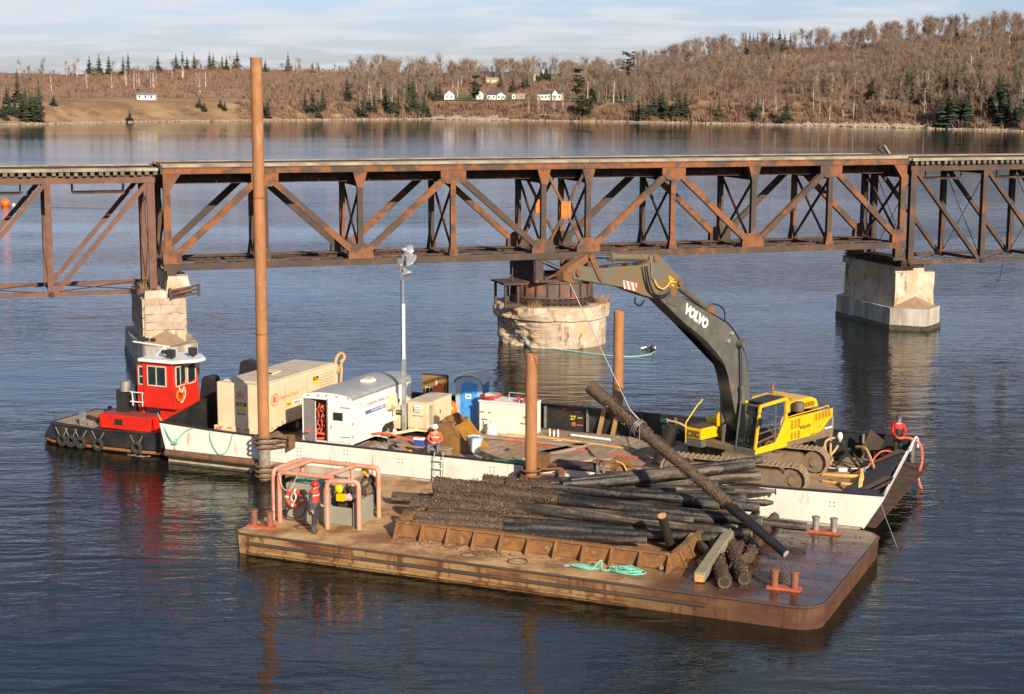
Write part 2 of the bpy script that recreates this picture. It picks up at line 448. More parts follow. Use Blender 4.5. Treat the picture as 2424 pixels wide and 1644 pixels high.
M_orange = pmat('orange_float', (0.80, 0.16, 0.01), (0.75, 0.13, 0.01), rough=0.4)
M_oyel = pmat('amber_float', (0.85, 0.34, 0.01), (0.80, 0.28, 0.01), rough=0.4)
M_oran2 = pmat('orange_cloth', (0.75, 0.13, 0.05), (0.66, 0.10, 0.04), scale=8, rough=0.85)
M_lring = pmat('life_ring', (0.55, 0.07, 0.03), (0.48, 0.05, 0.025), rough=0.6)
M_blue = pmat('toilet_blue', (0.06, 0.32, 0.75), (0.055, 0.29, 0.70), rough=0.4)
M_blued = pmat('toilet_side', (0.10, 0.30, 0.52), (0.08, 0.26, 0.46), rough=0.45)
M_bluel = pmat('toilet_frame', (0.30, 0.46, 0.62), (0.26, 0.42, 0.58), rough=0.45)
M_troof = pmat('toilet_roof', (0.52, 0.55, 0.55), (0.48, 0.51, 0.51), rough=0.45)
M_bucket = pmat('bucket_rust', (0.30, 0.15, 0.04), (0.20, 0.10, 0.04), (0.13, 0.075, 0.04), scale=1.5, p=(0.4, 0.55, 0.68), rough=0.7, bump=0.3)
M_bucko = pmat('bucket_bright', (0.48, 0.22, 0.03), (0.40, 0.18, 0.03), rough=0.7, scale=3)
M_teal = pmat('teal_rope', (0.20, 0.58, 0.44), (0.14, 0.46, 0.36), rough=0.8, scale=8)
M_hose = pmat('tan_hose', (0.55, 0.36, 0.16), (0.46, 0.30, 0.14), rough=0.6, scale=5)
M_hoser = pmat('red_hose', (0.66, 0.07, 0.03), (0.60, 0.10, 0.05), rough=0.6, scale=8)
M_hosey = pmat('yellow_hose', (0.75, 0.42, 0.10), rough=0.6, scale=5)
M_cable = pmat('black_cable', (0.015, 0.015, 0.015), rough=0.6)
M_wire = pmat('wire_rope', (0.26, 0.25, 0.23), (0.18, 0.17, 0.16), rough=0.5, metal=0.4, scale=20)
M_ropew = pmat('pale_rope', (0.62, 0.58, 0.48), rough=0.85, scale=20)
M_ropey = pmat('yellow_rope', (0.60, 0.50, 0.18), (0.5, 0.42, 0.14), rough=0.85, scale=20)
M_skin = pmat('skin', (0.55, 0.30, 0.20), (0.50, 0.26, 0.17), rough=0.6, scale=5)
M_navy = pmat('navy_cloth', (0.035, 0.038, 0.05), (0.028, 0.03, 0.04), rough=0.9, scale=8)
M_jean = pmat('jeans', (0.12, 0.17, 0.24), (0.09, 0.13, 0.19), rough=0.9, scale=9)
M_boot = pmat('boots', (0.06, 0.055, 0.045), (0.09, 0.08, 0.06), rough=0.7, scale=6)
M_hred = pmat('helmet_red', (0.62, 0.02, 0.02), rough=0.3)
M_hyel = pmat('helmet_yellow', (0.85, 0.55, 0.0), rough=0.3)
M_hwht = pmat('helmet_white', (0.80, 0.78, 0.70), rough=0.3)
M_hblu = pmat('cap_blue', (0.05, 0.07, 0.12), rough=0.6)
M_vred = pmat('vest_red', (0.60, 0.06, 0.04), (0.52, 0.05, 0.035), rough=0.7, scale=6)
M_jred = pmat('jacket_red', (0.50, 0.015, 0.02), (0.42, 0.012, 0.016), rough=0.7, scale=6)
M_refl = pmat('reflective_strip', (0.75, 0.73, 0.65), rough=0.4)
M_glove = pmat('orange_glove', (0.80, 0.16, 0.02), rough=0.7)
M_hair = pmat('hair', (0.04, 0.025, 0.015), rough=0.8)
M_green = pmat('green_pipe', (0.03, 0.24, 0.07), (0.025, 0.20, 0.06), rough=0.45)
M_txtk = pmat('ink_dark', (0.03, 0.03, 0.035), rough=0.6)
M_txtw = pmat('ink_white', (0.80, 0.80, 0.80), rough=0.5)
M_txtr = pmat('ink_red', (0.72, 0.12, 0.08), (0.68, 0.14, 0.09), rough=0.6)
M_txto = pmat('ink_orange', (0.75, 0.30, 0.14), rough=0.6)
M_txty = pmat('ink_yellow', (0.85, 0.62, 0.02), rough=0.5)
M_txtb = pmat('ink_blue', (0.08, 0.15, 0.36), rough=0.5)
M_txtg = pmat('ink_grey', (0.25, 0.24, 0.25), rough=0.6)
M_ply = pmat('plywood', (0.34, 0.19, 0.06), (0.28, 0.15, 0.05), scale=2, rough=0.7)
M_cool = pmat('cooler_blue', (0.05, 0.09, 0.42), rough=0.4)
# ================================================================ water
def water_material():
    m = bpy.data.materials.new('river_water'); m.use_nodes = True
    t = m.node_tree; b = t.nodes['Principled BSDF']
    def n(ty, **k):
        x = t.nodes.new(ty)
        for a, c in k.items(): setattr(x, a, c)
        return x
    b.inputs['Base Color'].default_value = (0.010, 0.011, 0.007, 1)
    b.inputs['Roughness'].default_value = 0.05
    b.inputs['IOR'].default_value = 1.333
    g = n('ShaderNodeNewGeometry')
    def layer(sc, st, rot, det, rg=0.55, dist=0.0):
        mp = n('ShaderNodeMapping'); mp.inputs['Scale'].default_value = st; mp.inputs['Rotation'].default_value = (0, 0, rot)
        t.links.new(g.outputs['Position'], mp.inputs[0])
        x = n('ShaderNodeTexNoise'); x.inputs['Scale'].default_value = sc; x.inputs['Detail'].default_value = det; x.inputs['Roughness'].default_value = rg
        x.inputs['Distortion'].default_value = dist
        t.links.new(mp.outputs[0], x.inputs['Vector']); return x.outputs[0]
    a = layer(0.85, (0.5, 1.5, 1), R(-12), 3, 0.5, 0.6)
    c = layer(2.6, (0.6, 1.5, 1), R(12), 3, 0.55, 0.4)
    d = layer(0.22, (0.6, 1.3, 1), R(-5), 2)
    patch = layer(0.016, (0.5, 1.6, 1), R(8), 3)
    def mul(x, v):
        k = n('ShaderNodeMath', operation='MULTIPLY'); t.links.new(x, k.inputs[0])
        if isinstance(v, float): k.inputs[1].default_value = v
        else: t.links.new(v, k.inputs[1])
        return k.outputs[0]
    def add(x, y):
        k = n('ShaderNodeMath', operation='ADD'); t.links.new(x, k.inputs[0]); t.links.new(y, k.inputs[1]); return k.outputs[0]
    mr = n('ShaderNodeMapRange'); mr.inputs[1].default_value = 0.36; mr.inputs[2].default_value = 0.60; mr.inputs[3].default_value = 0.30; mr.inputs[4].default_value = 1.0
    t.links.new(patch, mr.inputs[0])
    h = add(add(mul(a, 0.15), mul(c, 0.045)), mul(d, 0.26))
    # calmer water in the lee of the rusty barge, open water further out
    sx = n('ShaderNodeSeparateXYZ'); t.links.new(g.outputs['Position'], sx.inputs[0])
    ly = n('ShaderNodeMapRange', interpolation_type='SMOOTHSTEP'); ly.inputs[1].default_value = 44; ly.inputs[2].default_value = 62; ly.inputs[3].default_value = 0.50; ly.inputs[4].default_value = 0.68
    t.links.new(sx.outputs[1], ly.inputs[0])
    far = n('ShaderNodeMapRange', interpolation_type='SMOOTHSTEP'); far.inputs[1].default_value = 150; far.inputs[2].default_value = 520; far.inputs[3].default_value = 1.0; far.inputs[4].default_value = 0.22
    t.links.new(sx.outputs[1], far.inputs[0])
    st = mul(mul(mr.outputs[0], ly.outputs[0]), far.outputs[0])
    bp = n('ShaderNodeBump'); bp.inputs['Distance'].default_value = 1.0
    t.links.new(st, bp.inputs['Strength']); t.links.new(h, bp.inputs['Height'])
    t.links.new(bp.outputs[0], b.inputs['Normal'])
    return m
M_water = water_material()
w = MB(); w.add([(-4000, -300, 0), (4000, -300, 0), (4000, 6000, 0), (-4000, 6000, 0)], [(0, 1, 2, 3)])
tag(w.build('water', M_water, fix=False), kind='structure')
# ================================================================ far shore
def lerp_tab(tab, x):
    if x <= tab[0][0]: return tab[0][1]
    for (a, va), (b, vb) in zip(tab, tab[1:]):
        if x <= b:
            t = (x - a) / (b - a); return va + (vb - va) * t
    return tab[-1][1]
SHORE = [(-900, 520), (-300, 600), (0, 630), (300, 684), (1000, 762), (1500, 716), (2000, 655), (2424, 592), (2900, 540), (3600, 470)]
RIDGE = [(-900, 180), (0, 180), (150, 182), (230, 176), (420, 168), (620, 166), (760, 172), (950, 178), (1200, 182), (1400, 188), (1480, 178), (1560, 160), (1650, 142), (1760, 126), (1880, 120), (2000, 112), (2100, 98), (2250, 90), (2424, 84), (3600, 70)]
def sstep(a, b, x):
    x = max(0, min(1, (x - a) / (b - a))); return x * x * (3 - 2 * x)
from mathutils import noise as mnoise
def terr(px, t):
    """point of the far bank: px = bearing, t = 0 at the shoreline, 1 at the ridge"""
    ys = lerp_tab(SHORE, px) + 5 * mnoise.noise(Vector((px * 0.02, 3, 1))) + 2.5 * mnoise.noise(Vector((px * 0.08, 7, 1)))
    Y = ys + t * 300
    yr = lerp_tab(RIDGE, px)
    wr = (ys + 300) * 0.9874 - 3
    zr = 16 - (yr - 200 - (px - 1212) * 0.0035) / FPX * wr
    bench = 7.0
    if t <= 1:
        z = bench * sstep(-0.005, 0.10, t) + (zr - bench) * (t ** 1.15) if t >= 0 else -1.2 * min(1, -t * 25)
    else:
        z = zr - (t - 1) * 10
    X = (px - 1212) / FPX * (Y * 0.9874 + (16 - z) * 0.158)
    if t > 0.03:
        z += 1.2 * mnoise.noise(Vector((X * 0.02, Y * 0.02, 0))) * min(1, t * 6)
    return Vector((X, Y, z))
tb = MB()
cols = [-900 + i * 26 for i in range(174)]
rows = [-0.12, -0.05, -0.02, 0.0, 0.008, 0.02, 0.04, 0.07, 0.1, 0.14, 0.2, 0.28, 0.36, 0.45, 0.55, 0.65, 0.75, 0.85, 0.93, 1.0, 1.08, 1.3, 1.8, 3.0]
tb.v = [tuple(terr(c, r)) for r in rows for c in cols]
nc = len(cols)
tb.f = [(i * nc + j, i * nc + j + 1, (i + 1) * nc + j + 1, (i + 1) * nc + j) for i in range(len(rows) - 1) for j in range(nc - 1)]
tb.m = [0] * len(tb.f)
M_ground = pmat('autumn_ground', (0.23, 0.13, 0.065), (0.30, 0.185, 0.09), (0.36, 0.25, 0.13), scale=0.09, p=(0.40, 0.52, 0.64), rough=0.95, bump=0.9, bscale=0.5, stain=((0.15, 0.085, 0.055), 0.5, 0.66, 0.06, (1, 1, 1)), world=True)
tag(tb.build('hillside', M_ground, smooth=True, fix=False), kind='structure')
# distant ridge, the blue of haze put into its forest colour
db = MB(); pr = []
for i in range(60):
    x = -2600 + i * 90
    pr.append((x, 4200 + 200 * math.sin(i), 42 + 26 * mnoise.noise(Vector((i * 0.23, 0, 5)))))
for x, y, z in pr: db.v.append((x, y, -2))
for x, y, z in pr: db.v.append((x, y + 300, z))
for x, y, z in pr: db.v.append((x, y + 900, z - 20))
for k in range(2):
    for i in range(59): db.f.append((k * 60 + i, k * 60 + i + 1, (k + 1) * 60 + i + 1, (k + 1) * 60 + i)); db.m.append(0)
tag(db.build('hills', pmat('hazed_forest', (0.05, 0.08, 0.10), (0.06, 0.09, 0.12), scale=0.01, rough=1.0, world=True), smooth=True, fix=False), kind='structure')
# lawn by the houses
lb = MB(); LC = [1015 + i * 18 for i in range(29)]; LR = [0.105, 0.14, 0.19, 0.25, 0.31]
for r in LR:
    for c in LC:
        e = 0.0
        p = terr(c, r); lb.v.append((p.x, p.y, p.z + 0.35))
for i in range(len(LR) - 1):
    for j in range(len(LC) - 1):
        lb.f.append((i * len(LC) + j, i * len(LC) + j + 1, (i + 1) * len(LC) + j + 1, (i + 1) * len(LC) + j)); lb.m.append(0)
tag(lb.build('lawn', pmat('lawn_grass', (0.10, 0.115, 0.035), (0.14, 0.14, 0.05), (0.17, 0.13, 0.06), scale=0.06, rough=0.95, bump=0.3, world=True), smooth=True, fix=False), kind='structure')
# shore rocks
M_rock = pmat('shore_rock', (0.36, 0.29, 0.21), (0.26, 0.20, 0.15), (0.42, 0.34, 0.26), scale=0.9, rough=0.95, world=True)
rb_ = MB(); rr = random.Random(3)
def rock(p, s):
    vs = []
    for a in range(6):
        t = a * math.pi / 3
        vs.append(p + Vector((math.cos(t) * s * rr.uniform(.7, 1.2), math.sin(t) * s * rr.uniform(.5, .9), rr.uniform(-.2, .2) * s)))
    top = p + Vector((rr.uniform(-.2, .2) * s, rr.uniform(-.2, .2) * s, s * rr.uniform(.5, .9)))
    rb_.add(vs + [top, p - UZ * s * 0.5], [(i, (i + 1) % 6, 6) for i in range(6)] + [((i + 1) % 6, i, 7) for i in range(6)])
for i in range(3400):
    px = rr.uniform(-60, 2500)
    dense = (1020 < px < 1200) or (1900 < px < 2200)
    if not dense and rr.random() < (0.45 if px > 560 else 0.3): continue
    t = rr.uniform(-0.004, 0.013 if dense else 0.006)
    p = terr(px, t); p.z = max(p.z, 0) + 0.05
    rock(p, rr.uniform(0.5, 1.3) if dense else rr.uniform(0.25, 0.8))
for i in range(900):
    px = rr.uniform(1020, 1190); t = rr.uniform(0.0, 0.022); p = terr(px, t); rock(p + UZ * 0.2, rr.uniform(0.5, 1.2))
for i in range(500):
    px = rr.uniform(1960, 2180); t = rr.uniform(0.0, 0.016); p = terr(px, t); rock(p + UZ * 0.2, rr.uniform(0.5, 1.1))
tag(rb_.build('shore_rocks', M_rock, fix=False), label='pale boulders and gravel along the far waterline', kind='stuff')
# ================================================================ trees (unit height, scaled per tree)
M_twig = pmat('bare_twigs', (0.26, 0.185, 0.135), (0.16, 0.112, 0.092), (0.36, 0.27, 0.19), scale=0.045, rough=1.0, world=True)
M_twigr = pmat('red_twigs', (0.25, 0.15, 0.10), (0.19, 0.11, 0.085), (0.30, 0.20, 0.13), scale=0.03, rough=1.0, world=True)
M_bark = pmat('bark', (0.30, 0.22, 0.16), (0.22, 0.16, 0.12), rough=0.95, world=True, scale=0.4)
M_birch = pmat('birch_bark', (0.66, 0.58, 0.50), (0.52, 0.44, 0.37), rough=0.8, world=True, scale=1.0)
M_fir = pmat('needles', (0.028, 0.042, 0.022), (0.045, 0.060, 0.030), (0.07, 0.085, 0.040), scale=0.12, rough=0.95, world=True)
M_pineg = pmat('pine_needles', (0.040, 0.062, 0.022), (0.065, 0.085, 0.032), scale=0.15, rough=0.95, world=True)
def blade(mb, p, q, w, r):
    p, q = Vector(p), Vector(q); d = (q - p)
    a = d.cross(Vector((r.uniform(-1, 1), r.uniform(-1, 1), r.uniform(-1, 1))))
    if a.length < 1e-5: a = d.cross(UX)
    a = a.normalized() * w
    mb.add([p - a, p + a, q], [(0, 1, 2)])
def bare_meshes(seed, birch=False, wide=0.2, n=210):
    r = random.Random(seed)
    tr = MB(); cr = MB()
    lean = Vector((r.uniform(-.05, .05), r.uniform(-.05, .05), 0))
    stems = 1 if not birch else r.choice((1, 2, 3))
    tips = []
    for k in range(stems):
        b = Vector((r.uniform(-.01, .01), 0, -0.03)); e = Vector((r.uniform(-.07, .07), r.uniform(-.05, .05), 0.86)) + lean
        w0 = 0.013 if not birch else 0.016
        mid = b.lerp(e, 0.5) + Vector((r.uniform(-.02, .02), 0, 0))
        tr.tube([b, mid, e], [w0, w0 * 0.7, 0.003], 5)
        for i in range(15 if not birch else 9):
            f = r.uniform(0.22, 0.9); p = b.lerp(e, f); a = r.uniform(0, 6.28); L = wide * r.uniform(0.6, 1.1) * (.35 + .75 * math.sin(math.pi * min(1, (f - .12) / .8)))
            q = p + Vector((math.cos(a) * L, math.sin(a) * L, min(L * r.uniform(0.9, 1.8), .98 - p.z)))
            tr.tube([p, q], [w0 * 0.34, 0.0012], 3)
            tips.append((p, q))
        tips.append((b.lerp(e, 0.6), e))
    for i in range(n):
        p, q = r.choice(tips); s = p.lerp(q, r.uniform(0.1, 1.0)); a = r.uniform(0, 6.28); L = r.uniform(0.05, 0.16)
        e = s + Vector((math.cos(a) * L, math.sin(a) * L, L * r.uniform(0.2, 1.6)))
        blade(cr, s, e, 0.0042, r)
    return tr.mesh('trunk', M_birch if birch else M_bark, fix=False), cr.mesh('crown', M_twig if not birch else M_twig, fix=False)
def fir_meshes(seed, slim=0.17, pine=False):
    r = random.Random(seed); tr = MB(); cr = MB()
    tr.tube([(0, 0, -0.03), (0, 0, 0.95)], [0.016, 0.003], 5)
    if not pine:
        L = 17
        for k in range(L):
            f = k / (L - 1); z = 0.07 + 0.92 * f; rad = slim * (1 - f) ** r.uniform(.75, 1.0) * r.uniform(0.6, 1.25) + 0.008
            m = 13
            for j in range(m):
                if r.random() < .16: continue
                a = 6.283 * (j + r.uniform(-.4, .4)) / m; rr_ = rad * r.uniform(0.5, 1.25)
                ctr = Vector((0, 0, z + 0.035)); tip = Vector((math.cos(a) * rr_, math.sin(a) * rr_, z - rr_ * 0.30))
                side = Vector((-math.sin(a), math.cos(a), 0)) * rr_ * 0.42
                mid = ctr.lerp(tip, 0.6)
                cr.add([ctr, mid + side - UZ * 0.01, tip, mid - side - UZ * 0.01], [(0, 1, 2), (0, 2, 3)])
    else:
        for k in range(44):
            z = r.uniform(0.2, 0.98); a = r.uniform(0, 6.28); d = r.uniform(0.02, 0.2) * (1.1 - abs(z - 0.55))
            c = Vector((math.cos(a) * d, math.sin(a) * d, z))
            for j in range(16):
                v = Vector((r.gauss(0, 1), r.gauss(0, 1), r.gauss(0, .4))).normalized() * r.uniform(0.02, 0.085)
                v.z *= 0.55
                p = c + v; u = Vector((r.uniform(-1, 1), r.uniform(-1, 1), r.uniform(-.4, .4))).normalized() * 0.042; q = u.cross(UZ).normalized() * 0.03
                cr.add([p - u, p + q, p + u, p - q], [(0, 1, 2, 3)])
    return tr.mesh('trunk', M_bark, fix=False), cr.mesh('crown', M_pineg if pine else M_fir, fix=False)
BARE = [bare_meshes(i, False, r_, 270) for i, r_ in enumerate((0.14, 0.2, 0.26, 0.12, 0.3, 0.17, 0.22, 0.15))]
BIRCH = [bare_meshes(20 + i, True, 0.14, 150) for i in range(4)]
FIR = [fir_meshes(40 + i, s_) for i, s_ in enumerate((0.24, 0.28, 0.21, 0.32))]
PINE = [fir_meshes(60 + i, 0, True) for i in range(3)]
tr_rnd = random.Random(11)
def tree(name, meshes, px, t, h, label, group, cat='tree', fat=1.0):
    p = terr(px, t); me = tr_rnd.choice(meshes)
    o = bpy.data.objects.new(name, None); COL.objects.link(o); o.empty_display_size = 1
    o.location = p - UZ * 0.3; o.rotation_euler = (0, 0, tr_rnd.uniform(0, 6.28)); o.scale = (h * fat, h * fat, h)
    tag(o, label, cat, group)
    link('trunk', me[0], o); link('crown', me[1], o)
    return o
G_FIR, G_BARE, G_BIRCH = 'evergreen trees on the far shore', 'bare trees on the far hillside', 'white birches on the far slope'
def firs(lst, label, h=(9, 12), meshes=None, fat=1.0):
    for px, t in lst:
        tree('spruce_tree', meshes or FIR, px, t, tr_rnd.uniform(*h), label, G_FIR, fat=fat)
firs([(210, .96), (233, .95), (256, .93), (290, .9), (302, .93)], 'dark pointed spruce on the grassy ridge at the far left', (11, 13.5))
firs([(372, .93), (415, .95), (430, .98), (441, .96), (458, .97), (494, .95), (503, .98), (524, .97), (534, .95), (552, .98), (560, .96)], 'spruce in the row along the left ridge beside the tall pile', (9, 13))
firs([(680, .97)], 'lone pointed spruce on the ridge right of the tall pile', (12, 12.5))
firs([(617, .9), (626, .92), (738, .93), (752, .95)], 'small spruce among bare trees on the ridge right of the tall pile', (6, 8))
firs([(8, .03), (20, .05), (34, .04), (47, .03), (58, .06), (70, .03), (82, .05), (92, .04), (14, .1), (40, .12), (-10, .04), (62, .02), (88, .02), (76, .025)], 'dark evergreen in the clump at the left edge of the far shore', (8, 15))
firs([(125, .08), (470, .06), (482, .05), (520, .06), (530, .05), (305, .01)], 'low bushy evergreen on the left bank below the slope', (4, 6), fat=1.5)
firs([(618, .03), (632, .02), (720, .04), (738, .03), (752, .02), (762, .05), (820, .1), (866, .22), (845, .03), (858, .02), (872, .04), (884, .03), (910, .05), (918, .03), (930, .02), (942, .04), (950, .1), (965, .12), (978, .06), (985, .03), (992, .02), (1003, .03), (1012, .02), (970, .03), (975, .16), (1012, .14), (900, .3), (1040, .12), (1030, .1)], 'dark evergreen low in the mixed woods left of the white houses', (7, 13))
firs([(1128, .2), (1122, .22), (1182, .5), (1212, .4), (1245, .45), (1278, .8), (1290, .8), (1300, .8), (1236, .47)], 'evergreen behind the white houses at the middle of the far shore', (8, 12))
firs([(1404, .3), (1416, .35), (1440, .35), (1518, .6), (1540, .6), (1470, .22), (1480, .2), (1432, .55)], 'narrow evergreen near the tall pine above the lawn', (10, 14))
firs([(1404, .08), (1558, .04), (1566, .05), (1575, .03), (1604, .04), (1520, .02), (1510, .03), (1530, .02), (1620, .03), (1545, .03), (1600, .02), (1700, .03), (1790, .03), (1860, .02)], 'dark bushy evergreen at the waterline right of the white houses', (7, 12), fat=1.3)
firs([(1762, .97), (1772, .96), (1780, .99), (1790, .97), (1800, .98), (1812, .96), (1820, .99), (1830, .97), (1842, .98), (1855, .96), (1868, .97), (1785, .94), (1805, .93), (1825, .94), (1845, .95)], 'spruce in the dense dark cluster on the right ridge', (9, 13), fat=1.2)
firs([(2226, .22), (2238, .25), (2262, .2), (2270, .24), (2278, .18), (2310, .35), (2315, .3), (2296, .1), (2318, .12), (2330, .1), (2240, .03), (2256, .02), (2262, .05), (2276, .03), (2228, .02), (2290, .02), (2360, .08), (2372, .1), (2380, .06), (2400, .14), (2410, .12), (2350, .05), (2395, .03), (2412, .03), (2060, .15), (2095, .15), (2145, .14), (2185, .1), (2200, .08), (2258, .95), (2412, .2), (2210, .3), (2420, .05), (2375, .03), (2390, .08)], 'dark green spruce on the right end of the far hillside', (9, 15), fat=1.15)
for px, t, h, fat in ((1366, .16, 15, 1.1), (1372, .035, 9, 1.5), (1390, .03, 8, 1.4), (1380, .02, 7, 1.5), (1125, .13, 12, 1.0), (1118, .13, 9, 1.1)):
    tree('pine_tree', PINE, px, t, h, 'broad dark pine beside the white houses on the far shore', 'broad pines by the houses', fat=fat)
tree('pine_tree', PINE, 1484, .42, 21, 'tallest layered pine standing above the bare woods at mid shore', None, fat=.9)
for px, t in ((120, .4), (204, .5), (263, .42), (297, .5), (315, .45), (327, .46), (322, .46), (347, .5), (355, .46), (360, .45), (363, .45), (368, .47), (462, .55), (472, .28), (485, .4), (430, .7), (405, .75), (180, .95), (170, .96), (45, .95), (100, .95), (155, .96), (700, .85), (748, .8), (545, .9)):
    tree('birch_tree', BIRCH, px, t, tr_rnd.uniform(10, 13.5), 'pale trunked birch standing over the brown grass on the left slope', G_BIRCH)
for px, t in ((880, .06), (900, .1), (915, .12), (927, .08), (944, .1), (972, .2), (985, .25), (868, .08), (935, .3), (955, .3), (1070, .18), (1080, .2), (1090, .6), (1115, .7), (1440, .12), (1450, .1), (1250, .04), (1275, .05), (1310, .04), (1330, .05)):
    tree('birch_tree', BIRCH, px, t, tr_rnd.uniform(9, 13), 'pale slender birch in the mixed woods near the white houses', G_BIRCH)
for i in range(44):
    px = tr_rnd.uniform(1780, 2424); t = tr_rnd.choice((tr_rnd.uniform(0.02, 0.2), tr_rnd.uniform(0.2, 0.8)))
    tree('birch_tree', BIRCH, px, t, tr_rnd.uniform(8, 13), 'pale forked birch among the brown trees of the right hillside', G_BIRCH)
# zones of bare trees: px range, t range, weight, height
ZONES = [((-60, 110), (.02, .9), 26, (8, 11)), ((110, 560), (.85, 1.0), 22, (5, 8)), ((560, 840), (.7, 1.0), 34, (5, 9)), ((590, 840), (.03, .3), 40, (7, 10)),
         ((830, 1030), (.03, 1.0), 150, (9, 15)), ((1030, 1420), (.5, 1.0), 170, (9, 16)), ((560, 840), (.3, .7), 60, (4, 8)), ((120, 560), (.4, .9), 60, (3, 7)), ((1400, 1760), (.06, .98), 330, (8, 15)),
         ((1740, 2480), (.02, .98), 620, (7, 15)), ((1560, 1740), (.9, 1.0), 26, (12, 15)), ((1300, 1420), (.2, .4), 10, (10, 13)), ((1900, 2480), (.9, 1.03), 120, (8, 15))]
spots = []
for (a, b), (c, d), n_, hh in ZONES:
    for i in range(n_):
        px = tr_rnd.uniform(a, b); t = c + (d - c) * tr_rnd.random()
        if 1740 < px < 2060 and 0.55 < t < 0.9 and tr_rnd.random() < 0.6: continue
        spots.append((px, t, tr_rnd.uniform(*hh)))
def size_seen(s):
    p = terr(s[0], s[1]); vis = 0.3 if not (-10 < s[0] < 2434) else 1
    return s[2] / p.y * vis * (1.0 if s[1] < 0.75 else 1.3)
spots.sort(key=size_seen, reverse=True)
# the nearest to the shoreline and on the skyline first
for px, t, h in spots[:230]:
    if (1258 < px < 1325 and .5 < t < .83) or (1145 < px < 1195 and .5 < t < .73): continue
    side = 'right hillside' if px > 1700 else ('slope between the houses and the right hill' if px > 1400 else ('woods around the white houses' if px > 850 else 'left shore'))
    tree('bare_tree', BARE, px, t, h, 'leafless grey brown tree in the %s' % side, G_BARE, fat=tr_rnd.uniform(.9, 1.25))
wv = MB(); wt = MB()
def stuff_tree(px, t, h):
    m = tr_rnd.choice(BARE); p = terr(px, t) - UZ * 0.3; a = tr_rnd.uniform(0, 6.28); ca, sa = math.cos(a), math.sin(a); f = h * tr_rnd.uniform(.9, 1.3)
    for me, mi in ((m[0], 0), (m[1], 1)):
        o = len(wv.v)
        for v in me.vertices:
            x, y, z = v.co; wv.v.append((p.x + (x * ca - y * sa) * f, p.y + (x * sa + y * ca) * f, p.z + z * h))
        for q in me.polygons:
            wv.f.append(tuple(k + o for k in q.vertices)); wv.m.append(mi)
for px, t, h in spots[230:]:
    if (1258 < px < 1325 and .5 < t < .83) or (1145 < px < 1195 and .5 < t < .73): continue
    stuff_tree(px, t, h)
tag(wv.build('woods', [M_bark, M_twig], fix=False), label='mass of leafless woods covering the far hillside', kind='stuff')
# undergrowth
ub = MB(); ur = random.Random(5)
def clump(px, t, s, n=16):
    p = terr(px, t)
    for i in range(n):
        a = ur.uniform(0, 6.28); q = p + Vector((math.cos(a) * s * .5 * ur.random(), math.sin(a) * s * .5 * ur.random(), 0))
        e = q + Vector((math.cos(a) * s * ur.uniform(.1, .6), math.sin(a) * s * ur.uniform(.1, .6), s * ur.uniform(.5, 1.1)))
        blade(ub, q, e, s * 0.07, ur)
for i in range(6500):
    px = ur.uniform(-60, 2500)
    if px < 560: t = ur.uniform(.1, 1.0) ** 0.7; 
    else: t = ur.uniform(.01, 1.02)
    if 1020 < px < 1500 and .1 < t < .3: continue
    if px < 560 and t < .35 and ur.random() < .45: clump(px, t, ur.uniform(.5, 1.2), 9); continue
    if 1740 < px < 2060 and .6 < t < .92 and ur.random() < 0.6: continue
    clump(px, t, ur.uniform(1.2, 3.4))
for i in range(900):
    px = ur.uniform(560, 2500); clump(px, ur.uniform(.008, .07), ur.uniform(1.5, 3.5))
tag(ub.build('undergrowth', M_twigr, fix=False), label='reddish brown brush and saplings covering the far bank', kind='stuff')
# ================================================================ houses on the far shore
M_hw = pmat('house_white', (0.80, 0.79, 0.76), rough=0.6)
M_hc = pmat('house_cream', (0.72, 0.64, 0.42), rough=0.6)
M_hroof = pmat('house_roof', (0.10, 0.10, 0.11), (0.07, 0.07, 0.08), rough=0.8)
M_hroofr = pmat('house_roof_red', (0.42, 0.17, 0.10), rough=0.8)
M_hrooft = pmat('house_roof_tan', (0.40, 0.33, 0.25), rough=0.8)
M_win = pmat('window_glass', (0.03, 0.05, 0.08), rough=0.1)
def house_block(par, x0, x1, y0, y1, h, rh, wall, roofm, axis='x', wins=2, door=False):
    b = MB()
    if axis == 'x':
        ym = (y0 + y1) / 2
        b.prism([(y0, -0.6), (y1, -0.6), (y1, h), (ym, h + rh), (y0, h)], (x0, 0, 0), (0, 1, 0), (0, 0, 1), (x1 - x0, 0, 0)); b.build('wall', wall, par)
        r_ = MB(); e = 0.3
        r_.beam((x0 - e, y0 - e, h - 0.1), (x0 - e, ym, h + rh + .12), 0.01, 0.01)
        r_ = MB()
        r_.prism([(y0 - e, h - .1), (ym, h + rh + .1), (y1 + e, h - .1), (y1 + e, h + .1), (ym, h + rh + .3), (y0 - e, h + .1)], (x0 - e, 0, 0), (0, 1, 0), (0, 0, 1), (x1 - x0 + 2 * e, 0, 0)); r_.build('roof', roofm, par)
    else:
        xm = (x0 + x1) / 2
        b.prism([(x0, -0.6), (x1, -0.6), (x1, h), (xm, h + rh), (x0, h)], (0, y1, 0), (1, 0, 0), (0, 0, 1), (0, y0 - y1, 0)); b.build('wall', wall, par)
        r_ = MB(); e = 0.3
        r_.prism([(x0 - e, h - .1), (xm, h + rh + .1), (x1 + e, h - .1), (x1 + e, h + .1), (xm, h + rh + .3), (x0 - e, h + .1)], (0, y1 + e, 0), (1, 0, 0), (0, 0, 1), (0, y0 - y1 - 2 * e, 0)); r_.build('roof', roofm, par)
    for i in range(wins):
        x = x0 + (x1 - x0) * (i + .5) / wins
        f = MB(); f.box((x, y0 - 0.04, h * .55), (1.1, .12, 1.3)); fo = f.build('window', M_hw, par)
        g = MB(); g.box((x, y0 - 0.12, h * .55), (0.9, .08, 1.1)); g.build('pane', M_win, fo)
